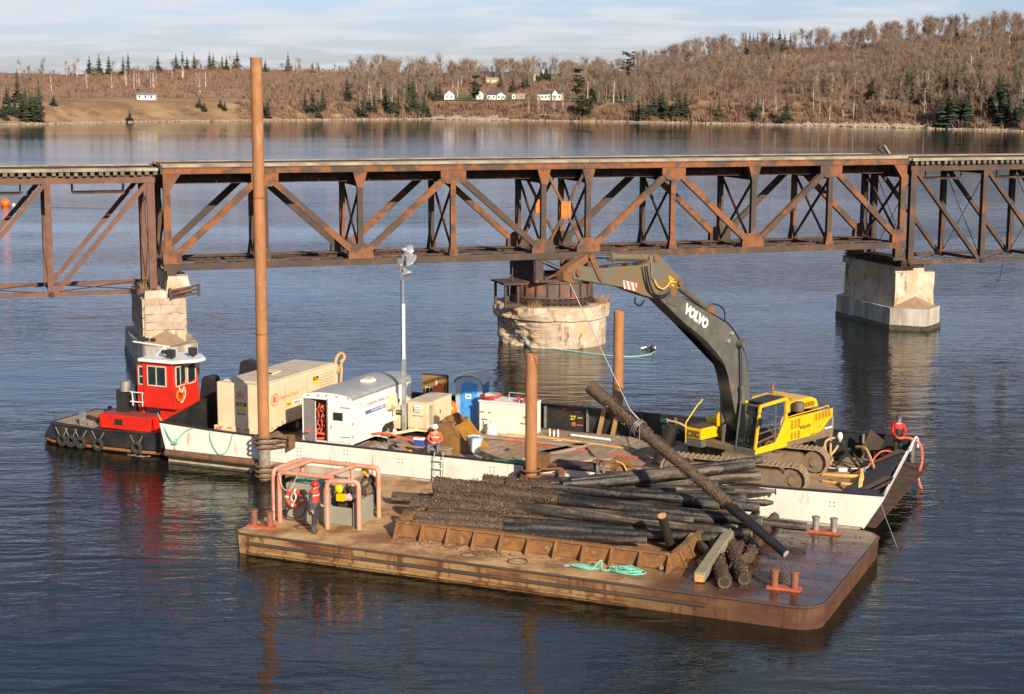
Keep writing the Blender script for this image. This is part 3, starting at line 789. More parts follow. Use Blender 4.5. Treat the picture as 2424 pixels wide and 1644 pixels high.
def house(px, t, rz, label, blocks, cat='house', name='house', sc=.8):
    p = terr(px, t); o = thing(name, label, cat, p + UZ * 0.4, rz); o.scale = (sc, sc, sc)
    for b in blocks: house_block(o, *b)
    return o
house(345 - 0, .12, R(-8), 'long low white shed with green door on the grassy left bank', [(-5, 5, -1.6, 1.6, 2.1, 0.9, M_hw, pmat('shed_roof', (0.20, 0.22, 0.22), rough=.6), 'x', 3)], 'shed', 'boat_shed')
house(1060, .13, R(10), 'small cottage with steep red roof between evergreens', [(-3, 3, -3, 3, 2.4, 2.6, M_hw, M_hroofr, 'y', 2)])
hw_ = house(1168, .13, R(-6), 'white gabled bungalow with porch above the boulder bank', [(-4, 4, -3, 3, 2.6, 1.7, M_hw, M_hroof, 'x', 3), (2, 7, -4.4, 1, 2.5, 1.6, M_hw, M_hroof, 'y', 2)])
house(1135, .14, R(-4), 'narrow grey white cottage left of the white bungalow', [(-2, 2, -2.5, 2.5, 3.0, 1.6, M_hw, M_hrooft, 'y', 1)])
house(1226, .15, R(0), 'low pale outbuilding between the two white houses', [(-3.5, 3.5, -2, 2, 1.7, 0.9, M_hrooft, M_hrooft, 'x', 2), (-4, -2, -2.6, 0, 2.0, 1.0, M_hw, M_hroof, 'y', 1)], 'outbuilding', 'outbuilding')
house(1300, .12, R(-12), 'long white farmhouse with dark roof and porch above the landing', [(-7, -1, -2.5, 2.5, 3.2, 1.4, M_hw, M_hroof, 'x', 3), (-1, 7, -2.5, 3, 3.6, 1.6, M_hc, M_hroof, 'x', 4), (2.0, 5.5, -4.2, 0, 3.5, 2.2, M_hw, M_hroof, 'y', 1)])
house(1168, .72, R(5), 'low cream house half hidden on the slope above the bungalow', [(-6, 5, -3, 3, 2.2, 1.4, M_hc, M_hrooft, 'x', 2)])
hc_ = house(1285, .82, R(-10), 'cream hilltop house with chimney behind evergreens', [(-7, 1, -3, 3, 2.6, 2.6, M_hc, M_hrooft, 'x', 2), (1, 6, -4, 2, 2.6, 2.6, M_hc, M_hrooft, 'y', 1)])
cb_ = MB(); cb_.box((-0.5, 0, 6), (1.3, 1.3, 3.6)); cb_.build('chimney', M_hc, hc_)
# landing stair
p = terr(1290, .03); st_ = thing('landing_stage', 'small grey wooden landing with stairs at the waterline', 'jetty', p)
b = MB(); b.box((0, -3, 0.6), (4.5, 3, 0.25)); b.build('platform', M_guard, st_)
b = MB(); b.box((2.5, 9, 4.6), (4.0, 2.5, 0.25)); b.build('platform', M_guard, st_)
for s_ in (-1, 1):
    b = MB(); b.beam((0.6 + s_ * .6, -1.6, .7), (1.6 + s_ * .6, 8, 4.6), .15, .3); b.build('stair_rail', M_guard, st_)
for px, t, lab in ((1389, .17, 'short pale utility pole on the lawn beside the broad pine'), (1933, .42, 'tall pale utility pole on the right hill below the clearing'), (2203, .35, 'pale utility pole among trees at the far right'), (1185, .9, 'slim bare pole rising above the ridge left of the houses')):
    p = terr(px, t); b = MB(); b.cyl((0, 0, 0), (0, 0, 8.5), .16, .11, 6); o = b.build('utility_pole', M_birch); o.location = p; tag(o, lab, 'pole')
# ================================================================ railway bridge
def member(par, name, p, q, w, h, mat, up=(0, 0, 1)):
    b = MB(); b.beam(p, q, w, h, up); return b.build(name, mat, par)
def ibeam(par, name, p, q, w, h, mat, n_lace=0, up=(0, 1, 0)):
    """two flanges joined by a recessed web, as riveted bridge members are; w along the bridge, h across it"""
    p, q = Vector(p), Vector(q); b = MB(); d = (q - p).normalized(); u = Vector(up); a = d.cross(u).normalized(); c = a.cross(d).normalized()
    f = 0.045
    b.beam(p + c * (h / 2 - f / 2), q + c * (h / 2 - f / 2), w, f, c)
    b.beam(p - c * (h / 2 - f / 2), q - c * (h / 2 - f / 2), w, f, c)
    L = (q - p).length; n = max(2, int(L / 0.45))
    for i in range(n):
        t0 = p + d * (L * i / n); t1 = p + d * (L * (i + 1) / n); s = 1 if i % 2 else -1
        for sd in (-1, 1):
            b.beam(t0 + a * sd * (w / 2 - .03) + c * s * (h / 2 - f), t1 + a * sd * (w / 2 - .03) - c * s * (h / 2 - f), 0.03, 0.07, c)
    return b.build(name, mat, par)
SS = [0.1, 5.66, 11.23, 16.89, 22.6, 25.49, 31.13, 36.68, 42.11, 47.47]
ZB, ZT = 5.68, 11.12
WD = 4.8
sb = thing('swing_bridge', 'long rusty truss swing span carrying the timber rail deck over the river', 'bridge', BO, BA)
br = random.Random(9)
TOPN, BOTN = (1, 3, 6, 8), (0, 2, 4, 5, 7, 9)
DIAG = [(0, 1, 'u'), (1, 2, 'd'), (2, 3, 'u'), (3, 4, 'd'), (5, 6, 'u'), (6, 7, 'd'), (7, 8, 'u'), (8, 9, 'd')]
for w0 in (0.0, WD):
    mt = M_rust if w0 else M_rusto
    b = MB(); b.box((23.78, w0, ZT), (48.0, 0.34, 0.30)); b.box((23.78, w0, ZT + .185), (48.1, 0.46, 0.05)); b.box((23.78, w0, ZT - .17), (48.0, .44, .03)); b.build('top_chord', M_rusto, sb)
    b = MB(); b.box((23.78, w0 - .17 + .02, ZB), (47.9, 0.04, 0.36)); b.box((23.78, w0 + .17 - .02, ZB), (47.9, 0.04, 0.36)); b.box((23.78, w0, ZB - .19), (47.9, .42, .03))
    for i in range(100): b.box((.2 + i * .478, w0, ZB + .17), (.09, .3, .02))
    b.build('bottom_chord', M_rust, sb)
    for i, s in enumerate(SS):
        ww = 0.40 if i in (0, 9) else 0.32
        ibeam(sb, 'vertical_post', (s, w0, ZB + .2), (s, w0, ZT - .2), ww, .30, M_rusto if (i + int(w0)) % 3 == 0 else M_rust)
        if i in BOTN:
            g = MB()
            l = .75 if i not in (0,) else .3; r_ = .75 if i != 9 else .3
            pl = [(s - l, ZB + .181), (s + r_, ZB + .181), (s + r_, ZB + .55), (s + .3, ZB + 1.05), (s - .3, ZB + 1.05), (s - l, ZB + .55)]
            for e in (-.185, .165): g.prism(pl, (0, w0 + e, 0), (1, 0, 0), (0, 0, 1), (0, .02, 0))
            g.build('gusset_plate', mt, sb)
        if i in TOPN:
            g = MB(); pl = [(s - .78, ZT - .18), (s + .78, ZT - .18), (s + .78, ZT - .6), (s + .4, ZT - .95), (s - .4, ZT - .95), (s - .78, ZT - .6)]
            for e in (-.185, .165): g.prism(pl, (0, w0 + e, 0), (1, 0, 0), (0, 0, 1), (0, .02, 0))
            g.build('gusset_plate', M_rusto, sb)
            g = MB(); pl = [(s - .28, ZB + .181), (s + .28, ZB + .181), (s + .16, ZB + 1.0), (s - .16, ZB + 1.0)]
            for e in (-.19, .17): g.prism(pl, (0, w0 + e, 0), (1, 0, 0), (0, 0, 1), (0, .02, 0))
            g.build('gusset_plate', mt, sb)
        else:
            a = .42; g = MB(); lo = -a if i != 0 else -.2; hi = a if i != 9 else .2
            if i in (0,): hi = .8
            if i == 9: lo = -.8
            pl = [(s + lo, ZT - .18), (s + hi, ZT - .18), (s + .17, ZT - 1.1), (s - .17, ZT - 1.1)]
            for e in (-.185, .165): g.prism(pl, (0, w0 + e, 0), (1, 0, 0), (0, 0, 1), (0, .02, 0))
            g.build('gusset_plate', M_rusto if i in (0, 4, 5) else mt, sb)
    for a, c, k in DIAG:
        z0, z1 = (ZB + .45, ZT - .45) if k == 'u' else (ZT - .45, ZB + .45)
        s0, s1 = SS[a] + .25, SS[c] - .25
        b = MB(); p = Vector((s0, w0, z0)); q = Vector((s1, w0, z1))
        for e in (-.13, .13): b.beam(p + UY * e, q + UY * e, .36, .05, (0, 1, 0))
        b.beam(p, q, .10, .22, (0, 1, 0))
        b.build('diagonal_brace', M_rusto if br.random() < .55 else M_rust, sb)
    # centre panel: crossed braces meeting at an orange plate
    cx, cz = (SS[4] + SS[5]) / 2, 8.45
    for sx in (-1, 1):
        for sz in (-1, 1):
            member(sb, 'cross_brace', (cx + sx * .22, w0, cz + sz * .45), (cx + sx * 1.18, w0, cz + sz * 2.25), .16, .14, M_rusto, (0, 1, 0))
    b = MB(); b.box((cx, w0 - .10, cz), (.62, .02, 1.05)); b.box((cx, w0 + .10, cz), (.62, .02, 1.05)); b.box((cx, w0, cz), (.5, .15, .9))
    b.build('centre_plate', pmat('orange_plate', (.52, .19, .03), (.42, .14, .03), (.2, .09, .05), scale=2.5, p=(.42, .6, .75), rough=.8), sb)
# sway frames, floor beams, stringers, laterals
for i, s in enumerate(SS):
    member(sb, 'floor_beam', (s, .22, ZT - .62), (s, WD - .22, ZT - .62), .3, .85, M_rustd)
    member(sb, 'sway_brace', (s, .2, ZT - 1.15), (s, WD - .2, ZB + .3), .10, .16, M_rustd)
    member(sb, 'sway_brace', (s + .05, WD - .2, ZT - 1.15), (s + .05, .2, ZB + .3), .10, .16, M_rustd)
    member(sb, 'bottom_strut', (s, .2, ZB), (s, WD - .2, ZB), .22, .26, M_rust)
for w0 in (1.2, 3.6):
    b = MB()
    for k in range(16):
        b.box((.1 + 3 * k + 1.49, w0, ZT - .42), (2.97, .04, .70))
    b.box((23.8, w0, ZT - .06), (47.8, .3, .04)); b.box((23.8, w0, ZT - .78), (47.8, .3, .04))
    for k in range(48): b.box((.5 + k, w0, ZT - .42), (.05, .22, .68))
    b.build('stringer', M_rustd, sb)
for i in range(9):
    a, c = SS[i], SS[i + 1]
    member(sb, 'lateral_brace', (a, .2, ZB - .02), (c, WD - .2, ZB - .02), .14, .10, M_rust)
    member(sb, 'lateral_brace', (a, WD - .2, ZB + .1), (c, .2, ZB + .1), .14, .10, M_rust)
    for k in range(2):
        m_ = a + (c - a) * (k + 1) / 3
        member(sb, 'bottom_strut', (m_, .2, ZB + .02), (m_, WD - .2, ZB + .02), .1, .12, M_rustd)
    # laced gallery rails on the far bottom chord
for w0 in (1.0, WD - .9):
    b = MB(); n = 96
    b.beam((.2, w0, ZB + .16), (47.4, w0, ZB + .16), .06, .06); b.beam((.2, w0 + .45, ZB + .16), (47.4, w0 + .45, ZB + .16), .06, .06)
    for k in range(n):
        x = .2 + 47.2 * k / n; s_ = .45 if k % 2 else 0
        b.beam((x, w0 + s_, ZB + .17), (x + .49, w0 + .45 - s_, ZB + .17), .05, .02)
    b.build('laced_strut', M_rust, sb)
# deck: ties, rails, guard timbers
def deck(par, s0, s1, zt, mt, step=.42, seed=1, tl=WD + .9):
    r = random.Random(seed); tm = MB(); tm.box((0, 0, 0), (.22, tl, .2)); me = tm.mesh('tie', M_tie)
    n = int((s1 - s0) / step)
    for k in range(n):
        o = link('tie', me, par, (s0 + (k + .5) * (s1 - s0) / n + r.uniform(-.03, .03), WD / 2 + r.uniform(-.08, .08), zt + .10 + r.uniform(-.01, .02)), (0, 0, r.uniform(-.015, .015)))
    for w in (WD / 2 - .75, WD / 2 + .75):
        b = MB(); b.box(((s0 + s1) / 2, w, zt + .22 + .02), (s1 - s0, .13, .03)); b.box(((s0 + s1) / 2, w, zt + .30), (s1 - s0, .03, .1)); b.box(((s0 + s1) / 2, w, zt + .36), (s1 - s0, .07, .04)); b.build('rail', M_rustd, par)
    for w in ((-.22, WD + .22, .45, WD - .45) if tl > WD else (.0, WD, .5, WD - .5, 1.0)):
        x = s0
        while x < s1 - .2:
            L = min(r.uniform(3.2, 5.2), s1 - x)
            b = MB(); b.box((x + L / 2, w + r.uniform(-.02, .02), zt + .30), (L - .02, .24 if tl > WD else .26, .15)); b.build('guard_timber', M_guard, par); x += L
deck(sb, -.1, 47.7, ZT - .02, M_tie, seed=4, tl=WD - .5)
# drum, rollers and loading box
cs, cw = (SS[4] + SS[5]) / 2, WD / 2
b = MB(); b.lathe([(2.5, 2.98), (2.62, 2.98), (2.62, 3.06), (2.5, 3.06), (2.5, 3.95), (2.66, 3.95), (2.66, 4.03), (0.3, 4.03)], 44, (cs, cw, 0)); b.build('drum', pmat('drum_rust', (.10, .075, .065), (.17, .09, .065), (.33, .12, .06), scale=1.0, p=(.42, .55, .68), rough=.8, bump=.3, world=True), sb, smooth=False)
stf = MB()
stf.box((2.55, 0, 3.5), (.12, .07, .88)); me = stf.mesh('stiffener', M_rust)
for k in range(22):
    link('stiffener', me, sb, (cs, cw, 0), (0, 0, 6.283 * k / 22))
rl = MB(); rl.cyl((2.3, 0, 2.78), (2.62, 0, 2.78), .17, .19, 10); me = rl.mesh('roller', M_rustd, smooth=False)
for k in range(46): link('roller', me, sb, (cs, cw, 0), (0, 0, 6.283 * k / 46))
b = MB(); b.lathe([(2.0, 2.52), (2.9, 2.52), (2.9, 2.6), (2.2, 2.6)], 44, (cs, cw, 0)); 
for k in range(150):
    a = 6.283 * k / 150; b.box((cs + 2.92 * math.cos(a), cw + 2.92 * math.sin(a), 2.5), (.07, .05, .22), rotz(a))
b.build('rack_ring', M_rust, sb)
for w0 in (-.05, WD + .05):
    b = MB()
    for x0 in (SS[4] - .25, SS[5] + .25):
        b.box((x0, w0, 4.76), (.5, .12, 1.46))
    b.beam((SS[4] - .2, w0, 5.46), (SS[5] + .2, w0, 5.46), .2, .12); b.beam((SS[4] - .2, w0, 4.12), (SS[5] + .2, w0, 4.12), .3, .14)
    b.beam((SS[4] + .1, w0, 5.4), (SS[5] - .1, w0, 4.2), .10, .16, (0, 1, 0)); b.beam((SS[4] + .1, w0 + .03, 4.2), (SS[5] - .1, w0 + .03, 5.4), .10, .16, (0, 1, 0))
    b.build('loading_frame', M_rust, sb)
for x0 in (SS[4] - .53, SS[5] + .53):
    b = MB(); b.box((x0, cw, 4.76), (.05, WD - .1, 1.44)); b.build('loading_girder', M_rustd, sb)
b = MB(); b.box((cs - 3.1, cw - 1.0, 3.98), (1.6, 2.6, .12)); 
for dx in (-3.7, -2.9):
    b.beam((cs + dx, cw - 2.0, 2.5), (cs + dx, cw - 2.0, 3.95), .14, .14); b.beam((cs + dx, cw, 2.5), (cs + dx, cw, 3.95), .14, .14)
b.beam((cs - 3.7, cw - 2.0, 2.62), (cs - 2.7, cw - 2.0, 2.62), .12, .25); b.beam((cs - 3.0, cw - 1.2, 4.0), (cs - 3.0, cw - 1.2, 5.5), .06, .06)
b.build('machinery_frame', M_rust, sb)
# bearings at both ends
for s in (SS[0] + .15, SS[9] - .2):
    for w0 in (0, WD):
        b = MB(); b.box((s, w0, 5.2), (.55, .4, .62)); b.box((s, w0, 4.78), (.9, .6, .2)); b.build('end_bearing', M_rust, sb)
# ---- approach spans
def approach(name, label, s_list, zb, zt, diags, deckr, matx, cross=True):
    o = thing(name, label, 'bridge', BO, BA)
    s0, s1 = min(s_list), max(s_list)
    for w0 in (0.0, WD):
        b = MB(); b.box(((s0 + s1) / 2, w0, zt), (s1 - s0 + .5, .36, .40)); b.box(((s0 + s1) / 2, w0, zt + .215), (s1 - s0 + .5, .48, .03)); b.build('top_chord', matx, o)
        b = MB()
        for e in (-.12, .12): b.box(((s0 + s1) / 2, w0 + e, zb), (s1 - s0 + .3, .05, .22))
        for k in range(int((s1 - s0) / .5)): b.box((s0 + .2 + k * .5, w0, zb + .1), (.16, .3, .04))
        b.build('bottom_chord', matx, o)
        for k, s in enumerate(s_list):
            ibeam(o, 'vertical_post', (s, w0, zb - .05), (s, w0, zt - .2), .42 if k == 0 else .34, .34, matx)
            b = MB(); b.cyl((s, w0 - .26, zb), (s, w0 + .26, zb), .17, n=12); b.build('pin', M_rustd, o)
        for a, c in diags:
            p = Vector((a, w0, zt - .2)); q = Vector((c, w0, zb))
            b = MB()
            for e in (-.11, .11): b.beam(p + UY * e, q + UY * e, .24, .05, (0, 1, 0))
            b.build('diagonal_bar', matx, o)
    for k, s in enumerate(s_list):
        member(o, 'floor_beam', (s, .2, zt - .1), (s, WD - .2, zt - .1), .26, .7, M_rustd)
        member(o, 'bottom_strut', (s, .2, zb + .05), (s, WD - .2, zb + .05), .16, .2, M_rustd)
        if cross:
            for a, c in ((.2, WD - .2), (WD - .2, .2)):
                member(o, 'tie_rod', (s + (.05 if a < 1 else 0), a, zt - .6), (s + (.05 if a < 1 else 0), c, zb + .3), .035, .035, M_rustd)
    for a, c in zip(s_list, s_list[1:]):
        member(o, 'tie_rod', (a, .1, zb + .03), (c, WD - .1, zb + .03), .05, .05, M_rustd); member(o, 'tie_rod', (a, WD - .1, zb + .09), (c, .1, zb + .09), .05, .05, M_rustd)
        m_ = (a + c) / 2
        for w0 in (.7, 1.6):
            member(o, 'walkway_hanger', (a + (c - a) * .25, w0, zt - .2), (a + (c - a) * .25, w0, zt - .75), .06, .06, M_rustd)
            member(o, 'walkway_hanger', (a + (c - a) * .75, w0, zt - .2), (a + (c - a) * .75, w0, zt - .75), .06, .06, M_rustd)
        b = MB()
        for w0 in (.7, 1.6): b.beam((a + (c - a) * .25, w0, zt - .75), (a + (c - a) * .75, w0, zt - .75), .08, .12)
        for k in range(20):
            x = a + (c - a) * (.25 + .5 * k / 20); b.beam((x, .7, zt - .72), (x + .1, 1.6, zt - .72), .06, .03)
        b.build('hanging_walkway', M_rustd, o)
    for w0 in (1.3, 3.5):
        b = MB(); b.box(((s0 + s1) / 2, w0, zt + .0), (s1 - s0, .06, .44)); b.box(((s0 + s1) / 2, w0, zt + .23), (s1 - s0, .26, .03)); b.build('stringer', M_rustd, o)
    deck(o, deckr[0], deckr[1], zt + .24, M_tie, seed=7)
    return o
la = thing
left_span = approach('approach_span', 'pinkish brown truss span entering from the left behind the tug', [-.78, -6.37, -11.95, -17.5], 4.36, 10.68, [(-.95, -6.2), (-6.5, -11.8), (-12.1, -17.3)], (-18.5, -.35), M_rustp)
right_span = approach('approach_span', 'rusty truss span leaving at the right beyond the small stepped pier', [48.2, 53.65, 59.2, 64.8], 4.48, 10.70, [(48.4, 53.5), (53.8, 59.0), (59.4, 64.6)], (47.95, 66), M_rust)
# thing lying on the deck at the right: a tilted metal box
o = thing('track_signal', 'small dark metal box tipped over on the deck at the right end', 'signal', BP(47.9, 3.6, 11.5), BA); o.scale = (.7, .7, .7)
b = MB(); b.box((.55, 0, .35), (.16, .5, 1.0), Matrix.Rotation(R(-38), 3, 'Y')); b.build('panel', M_mlite, o)
b = MB(); b.box((0.0, 0, .35), (.8, .3, .35), Matrix.Rotation(R(40), 3, 'Y')); b.build('body', M_mdark, o)
# ================================================================ piers
def rough(bm_mb, amt, seed, cut=1):
    pass
def displaced(mb, name, mats, par, amt, fr, seed, sub=3):
    me = mb.mesh(name, mats)
    bm = bmesh.new(); bm.from_mesh(me)
    bmesh.ops.triangulate(bm, faces=[f for f in bm.faces if len(f.verts) > 4])
    for _ in range(sub):
        bmesh.ops.subdivide_edges(bm, edges=[e for e in bm.edges if e.calc_length() > .35], cuts=1, use_grid_fill=True)
    bm.normal_update()
    for v in bm.verts:
        n = mnoise.fractal(v.co * fr + Vector((seed, seed * 2, 0)), 1.0, 2.0, 4)
        v.co += v.normal * amt * n
    bm.to_mesh(me); bm.free()
    return link(name, me, par)
# centre pier: round, broken on its left side
cp = thing('bridge_pier', 'round crumbling concrete pier under the swing span turntable', 'pier', BP(cs, cw, 0), BA)
b = MB()
nA, nZ = 120, 40
for k in range(nZ + 1):
    z = -1.0 + 3.55 * k / nZ
    for j in range(nA):
        a = 6.283185 * j / nA
        r_ = 3.42
        if z > 1.75: r_ = 3.62
        aw = math.degrees(a) % 360
        # broken and undercut quarter faces left and front of the photo
        d = max(0, 1 - abs(((aw - 205 + 180) % 360) - 180) / 75.0)
        low = sstep(-.4, 1.9, z)
        n1 = mnoise.fractal(Vector((math.cos(a) * 3, math.sin(a) * 3, z * 1.3)), 1.0, 2.1, 5)
        thr = .95 * (1 - sstep(-.6, 1.4, z - (d * 2.2 - .9)))
        r_ += -thr * .62 * d + n1 * (.05 + .26 * min(1, thr * 1.3) * (0.3 + d)) + n1 * .07 * sstep(1.6, 2.2, z)
        if d > 0 and z > 1.3: r_ += .22 * d * n1
        b.v.append((r_ * math.cos(a), r_ * math.sin(a), z + (.10 * n1 if 0 < k < nZ else (.1 * n1 if k else 0))))
for k in range(nZ):
    for j in range(nA):
        j2 = (j + 1) % nA
        b.f.append((k * nA + j, k * nA + j2, (k + 1) * nA + j2, (k + 1) * nA + j)); b.m.append(0)
b.v.append((0, 0, 2.6)); top = len(b.v) - 1
for j in range(nA): b.f.append((nZ * nA + j, nZ * nA + (j + 1) % nA, top)); b.m.append(0)
b.build('pier_body', M_conc, cp, fix=False)
b = MB()
for j in range(nA):
    a0 = 6.283185 * j / nA
b.lathe([(3.5, -.6), (3.5, .16), (3.38, .2)], 60)
# tufts of dry grass
def grass(par, pts, n, h, mat, seed=1):
    g = MB(); r = random.Random(seed)
    for (x, y, z, rad) in pts:
        for i in range(n):
            a = r.uniform(0, 6.28); d = rad * math.sqrt(r.random()); p = Vector((x + d * math.cos(a), y + d * math.sin(a), z)); e = p + Vector((r.uniform(-.2, .2), r.uniform(-.2, .2), h * r.uniform(.5, 1.1)))
            blade(g, p, e, .012, r)
    o = g.build('dry_grass', mat, par, fix=False); o['kind'] = 'stuff'; return o
M_dry = pmat('dry_grass', (.36, .25, .12), (.28, .19, .09), rough=.95, scale=3)
grass(cp, [(3.1, -1.2, 2.5, .45), (2.6, -1.9, 2.5, .4), (-2.0, -2.6, 2.5, .4), (3.2, 0, 2.5, .3)], 70, .55, M_dry)
def side_pier(name, label, s0, s1, w_sh, w_ap, w2, wback, z1, z2, stones, seed):
    o = thing(name, label, 'pier', BP(0, 0, 0), BA)
    sm = (s0 + s1) / 2
    poly = [(s0, w_sh), (sm, w_ap), (s1, w_sh), (s1, wback), (sm, wback + 1.6), (s0, wback)]
    b = MB(); b.prism(poly, (0, 0, -1), (1, 0, 0), (0, 1, 0), (0, 0, z1 + 1)); displaced(b, 'base_tier', M_concw, o, .035, 1.3, seed, 3)
    e = .012
    ti = MB(); ti.prism([(x + (-.05 if x < sm - .1 else (.05 if x > sm + .1 else 0)), y - .06 if y < 3 else y + .06) for x, y in poly], (0, 0, -1), (1, 0, 0), (0, 1, 0), (0, 0, 1.32)); displaced(ti, 'tide_band', M_tide, o, .05, 2.0, seed + 3, 3)
    t0, t1 = (s0 + .5, s1 - .65) if stones else (s0 + .35, s1 - .5)
    # sloped cap on the nose, leaning against the upper tier
    b = MB(); z = z1 + .01
    V_ = [(s0 + .08, w_sh, z), (sm, w_ap + .12, z), (s1 - .08, w_sh, z), (t1 + .1, w2 + .1, z + .05), (sm, w2 + .1, z + .75), (t0 - .1, w2 + .1, z + .05)]
    b.add(V_, [(0, 1, 4, 5), (1, 2, 3, 4)]); b.build('sloped_cap', M_ledge, o, fix=False)
    b = MB(); b.prism([(t0, w2), (t1, w2), (t1, wback - .4), (t0, wback - .4)], (0, 0, z1 - .3), (1, 0, 0), (0, 1, 0), (0, 0, z2 - z1 + .3)); displaced(b, 'upper_tier', M_conc, o, .05, 1.1, seed + 5, 3)
    if stones:
        r = random.Random(seed); z = z1 + .75 if w_sh < 0 else z1 + .7
        while z < z2 - .1:
            h = min(r.uniform(.42, .62), z2 - z); x = t0 + .02
            while x < t1 - .1:
                L = min(r.uniform(.45, 1.3), t1 - x)
                sb_ = MB(); sb_.box((x + L / 2, w2 + .01 + r.uniform(-.03, .03), z + h / 2), (L - .02, .2, h - .02)); q = displaced(sb_, 'stone', M_stone, o, .07, 2.0, x * 7 + z, 2); 
                x += L
            z += h
        for face in (t0, t1):
            z = z1 + .4
            while z < z2 - .1:
                h = min(r.uniform(.42, .62), z2 - z); y = w2 + .12
                while y < 5.5:
                    L = min(r.uniform(.7, 1.3), wback - .5 - y)
                    if L < .3: break
                    sb_ = MB(); sb_.box((face, y + L / 2, z + h / 2), (.2, L - .05, h - .05)); displaced(sb_, 'stone', M_stone, o, .03, 2.3, y * 7 + z, 1)
                    y += L
                z += h
    return o
pr_ = side_pier('bridge_pier', 'small stepped concrete pier with pointed foot at the right of the swing span', 47.2, 51.0, .5, -1.0, .55, 7.6, 1.45, 3.75, False, 5)
pl_ = side_pier('bridge_pier', 'tall stone pier behind the red tug at the left end of the swing span', -1.9, 1.5, -1.1, -2.4, -.75, 6.4, 1.45, 4.0, True, 8)
# rough upper masonry and steel grillage of the two side piers
def grillage(par, s0, s1, w0, w1, z, n, axis='w', name='grillage_beam'):
    for k in range(n):
        b = MB(); zz_ = z + .18 * k
        b.box(((s0 + s1) / 2, (w0 + w1) / 2, zz_), (s1 - s0 - .04 * k, w1 - w0, .05)); b.box(((s0 + s1) / 2, (w0 + w1) / 2, zz_ + .06), (s1 - s0 - .25, w1 - w0 - .2, .09)); b.build(name, M_rustd if k < n - 1 else M_rust, par)
b = MB(); b.box((48.7, 4.2, 4.0), (2.2, 7.0, .5)); displaced(b, 'upper_course', M_conc, pr_, .06, 1.4, 2, 3)
grillage(pr_, 47.5, 49.0, -.1, 7.4, 4.22, 3)
b = MB(); b.box((47.9, 3.6, 4.65), (.9, 5.5, .25)); b.build('bearing_beam', M_rustd, pr_)
b = MB(); b.box((-.2, 2.8, 4.15), (2.2, 6.5, .5)); displaced(b, 'upper_course', M_conc, pl_, .08, 1.4, 4, 3)
b = MB(); b.box((-.7, 2.4, 4.25), (1.0, 5.6, .14)); b.build('bearing_beam', M_rustd, pl_)
b = MB(); b.prism([(0, 0), (1.5, 0), (1.25, 1.0), (.15, 1.0)], (-.15, -.55, 4.2), (1, 0, 0), (0, 0, 1), (0, 6, 0)); displaced(b, 'stone_cap', M_conc, pl_, .08, 1.6, 6, 3)
for k in range(3):
    member(pl_, 'channel_beam', (.0, -.85, 4.0 + k * .22), (1.75, -.75, 4.25 + k * .22), .16, .09, M_rust)
for x in (.05, 1.65): member(pl_, 'channel_beam', (x, -.87, 3.9 + x * .1), (x, -.87, 4.6 + x * .1), .14, .14, M_rust)
grass(pl_, [(-1.2, .4, 4.35, .3), (-.8, 1.4, 4.35, .4)], 40, .8, M_dry, 2); grass(pr_, [(49.8, .9, 4.2, .5)], 70, .5, M_dry, 3)
# hanging cable at the right, buoy line in the water
b = MB(); b.tube([BP(55.5, .1, 4.4), BP(55.3, .1, 3.2), BP(54.8, .0, 2.5)], .025, 5); tag(b.build('hanging_cable', M_cable), 'loose dark cable dangling below the right truss span', 'cable')
def GP(px, py, z=0.0):
    """the point of the level z seen at this spot of the photograph"""
    d = fwd + rgt * ((px - 1212) / FPX) + upv * ((822 - py) / FPX)
    t = (z - CAMZ) / d.z
    return Vector((0, 0, CAMZ)) + d * t
def WL(p):
    q = Vector((p.x + 15.0, p.y - 68.7, 0)); return Vector((q.dot(BU), q.dot(BV), p.z))
def NL(p):
    q = Vector((p.x + 9.58, p.y - 55.09, 0)); return Vector((q.dot(BU), q.dot(BV), p.z))
# ================================================================ white spud barge
LW, VW, DK = 30.7, 10.7, 0.70
wb = thing('white_barge', 'long white sided work barge carrying the excavator and trailers', 'barge', WP(0, 0, 0), ANG)
def ztop(u):
    return lerp_tab([(0, 1.75), (2.5, 1.63), (5.5, 1.55), (17, 1.55), (24, 1.62), (27.7, 1.70), (30.7, 1.78)], u)
b = MB()
us = [0, 1.2, 2.5, 4, 5.5, 9, 13, 17, 20.5, 24, 26, 27.7, 30.7]
for u in us:
    ur = 30.05 if u == 30.7 else u
    r0 = .42 * (1 - (u > 0)) ; 
    for (v, z) in ((0, .58), (0, ztop(u)), (.10, ztop(u)), (.10, .58)):
        uu = u
        if u == 0: uu = .30 if z < 1 else 0
        if u == 30.7 and z < 1: uu = 30.0
        b.v.append((uu, v, z))
for i in range(len(us) - 1):
    for j in range(4):
        j2 = (j + 1) % 4; b.f.append((i * 4 + j, (i + 1) * 4 + j, (i + 1) * 4 + j2, i * 4 + j2)); b.m.append(0)
b.f += [(0, 1, 2, 3), tuple((len(us) - 1) * 4 + j for j in (3, 2, 1, 0))]; b.m += [0, 0]
b.build('side_plate', M_white, wb)
b = MB(); b.box((15.4, -.02, 1.0), (.01, .01, .01))
b = MB()
for i in range(len(us) - 1):
    b.beam((us[i], .05, ztop(us[i]) + .02), (us[i + 1], .05, ztop(us[i + 1]) + .02), .17, .05)
b.build('gunwale', M_black, wb)
b = MB(); b.prism([(.5, -.8), (28.3, -.8), (30.0, .57), (.34, .57)], (0, .05, 0), (1, 0, 0), (0, 0, 1), (-.75, VW - .1, 0)); b.build('lower_hull', M_lowhull, wb)
b = MB(); b.prism([(.48, -.3), (28.95, -.3), (29.4, .09), (.43, .09)], (0, .035, 0), (1, 0, 0), (0, 0, 1), (0, .02, 0)); b.build('tide_band', M_tide, wb)
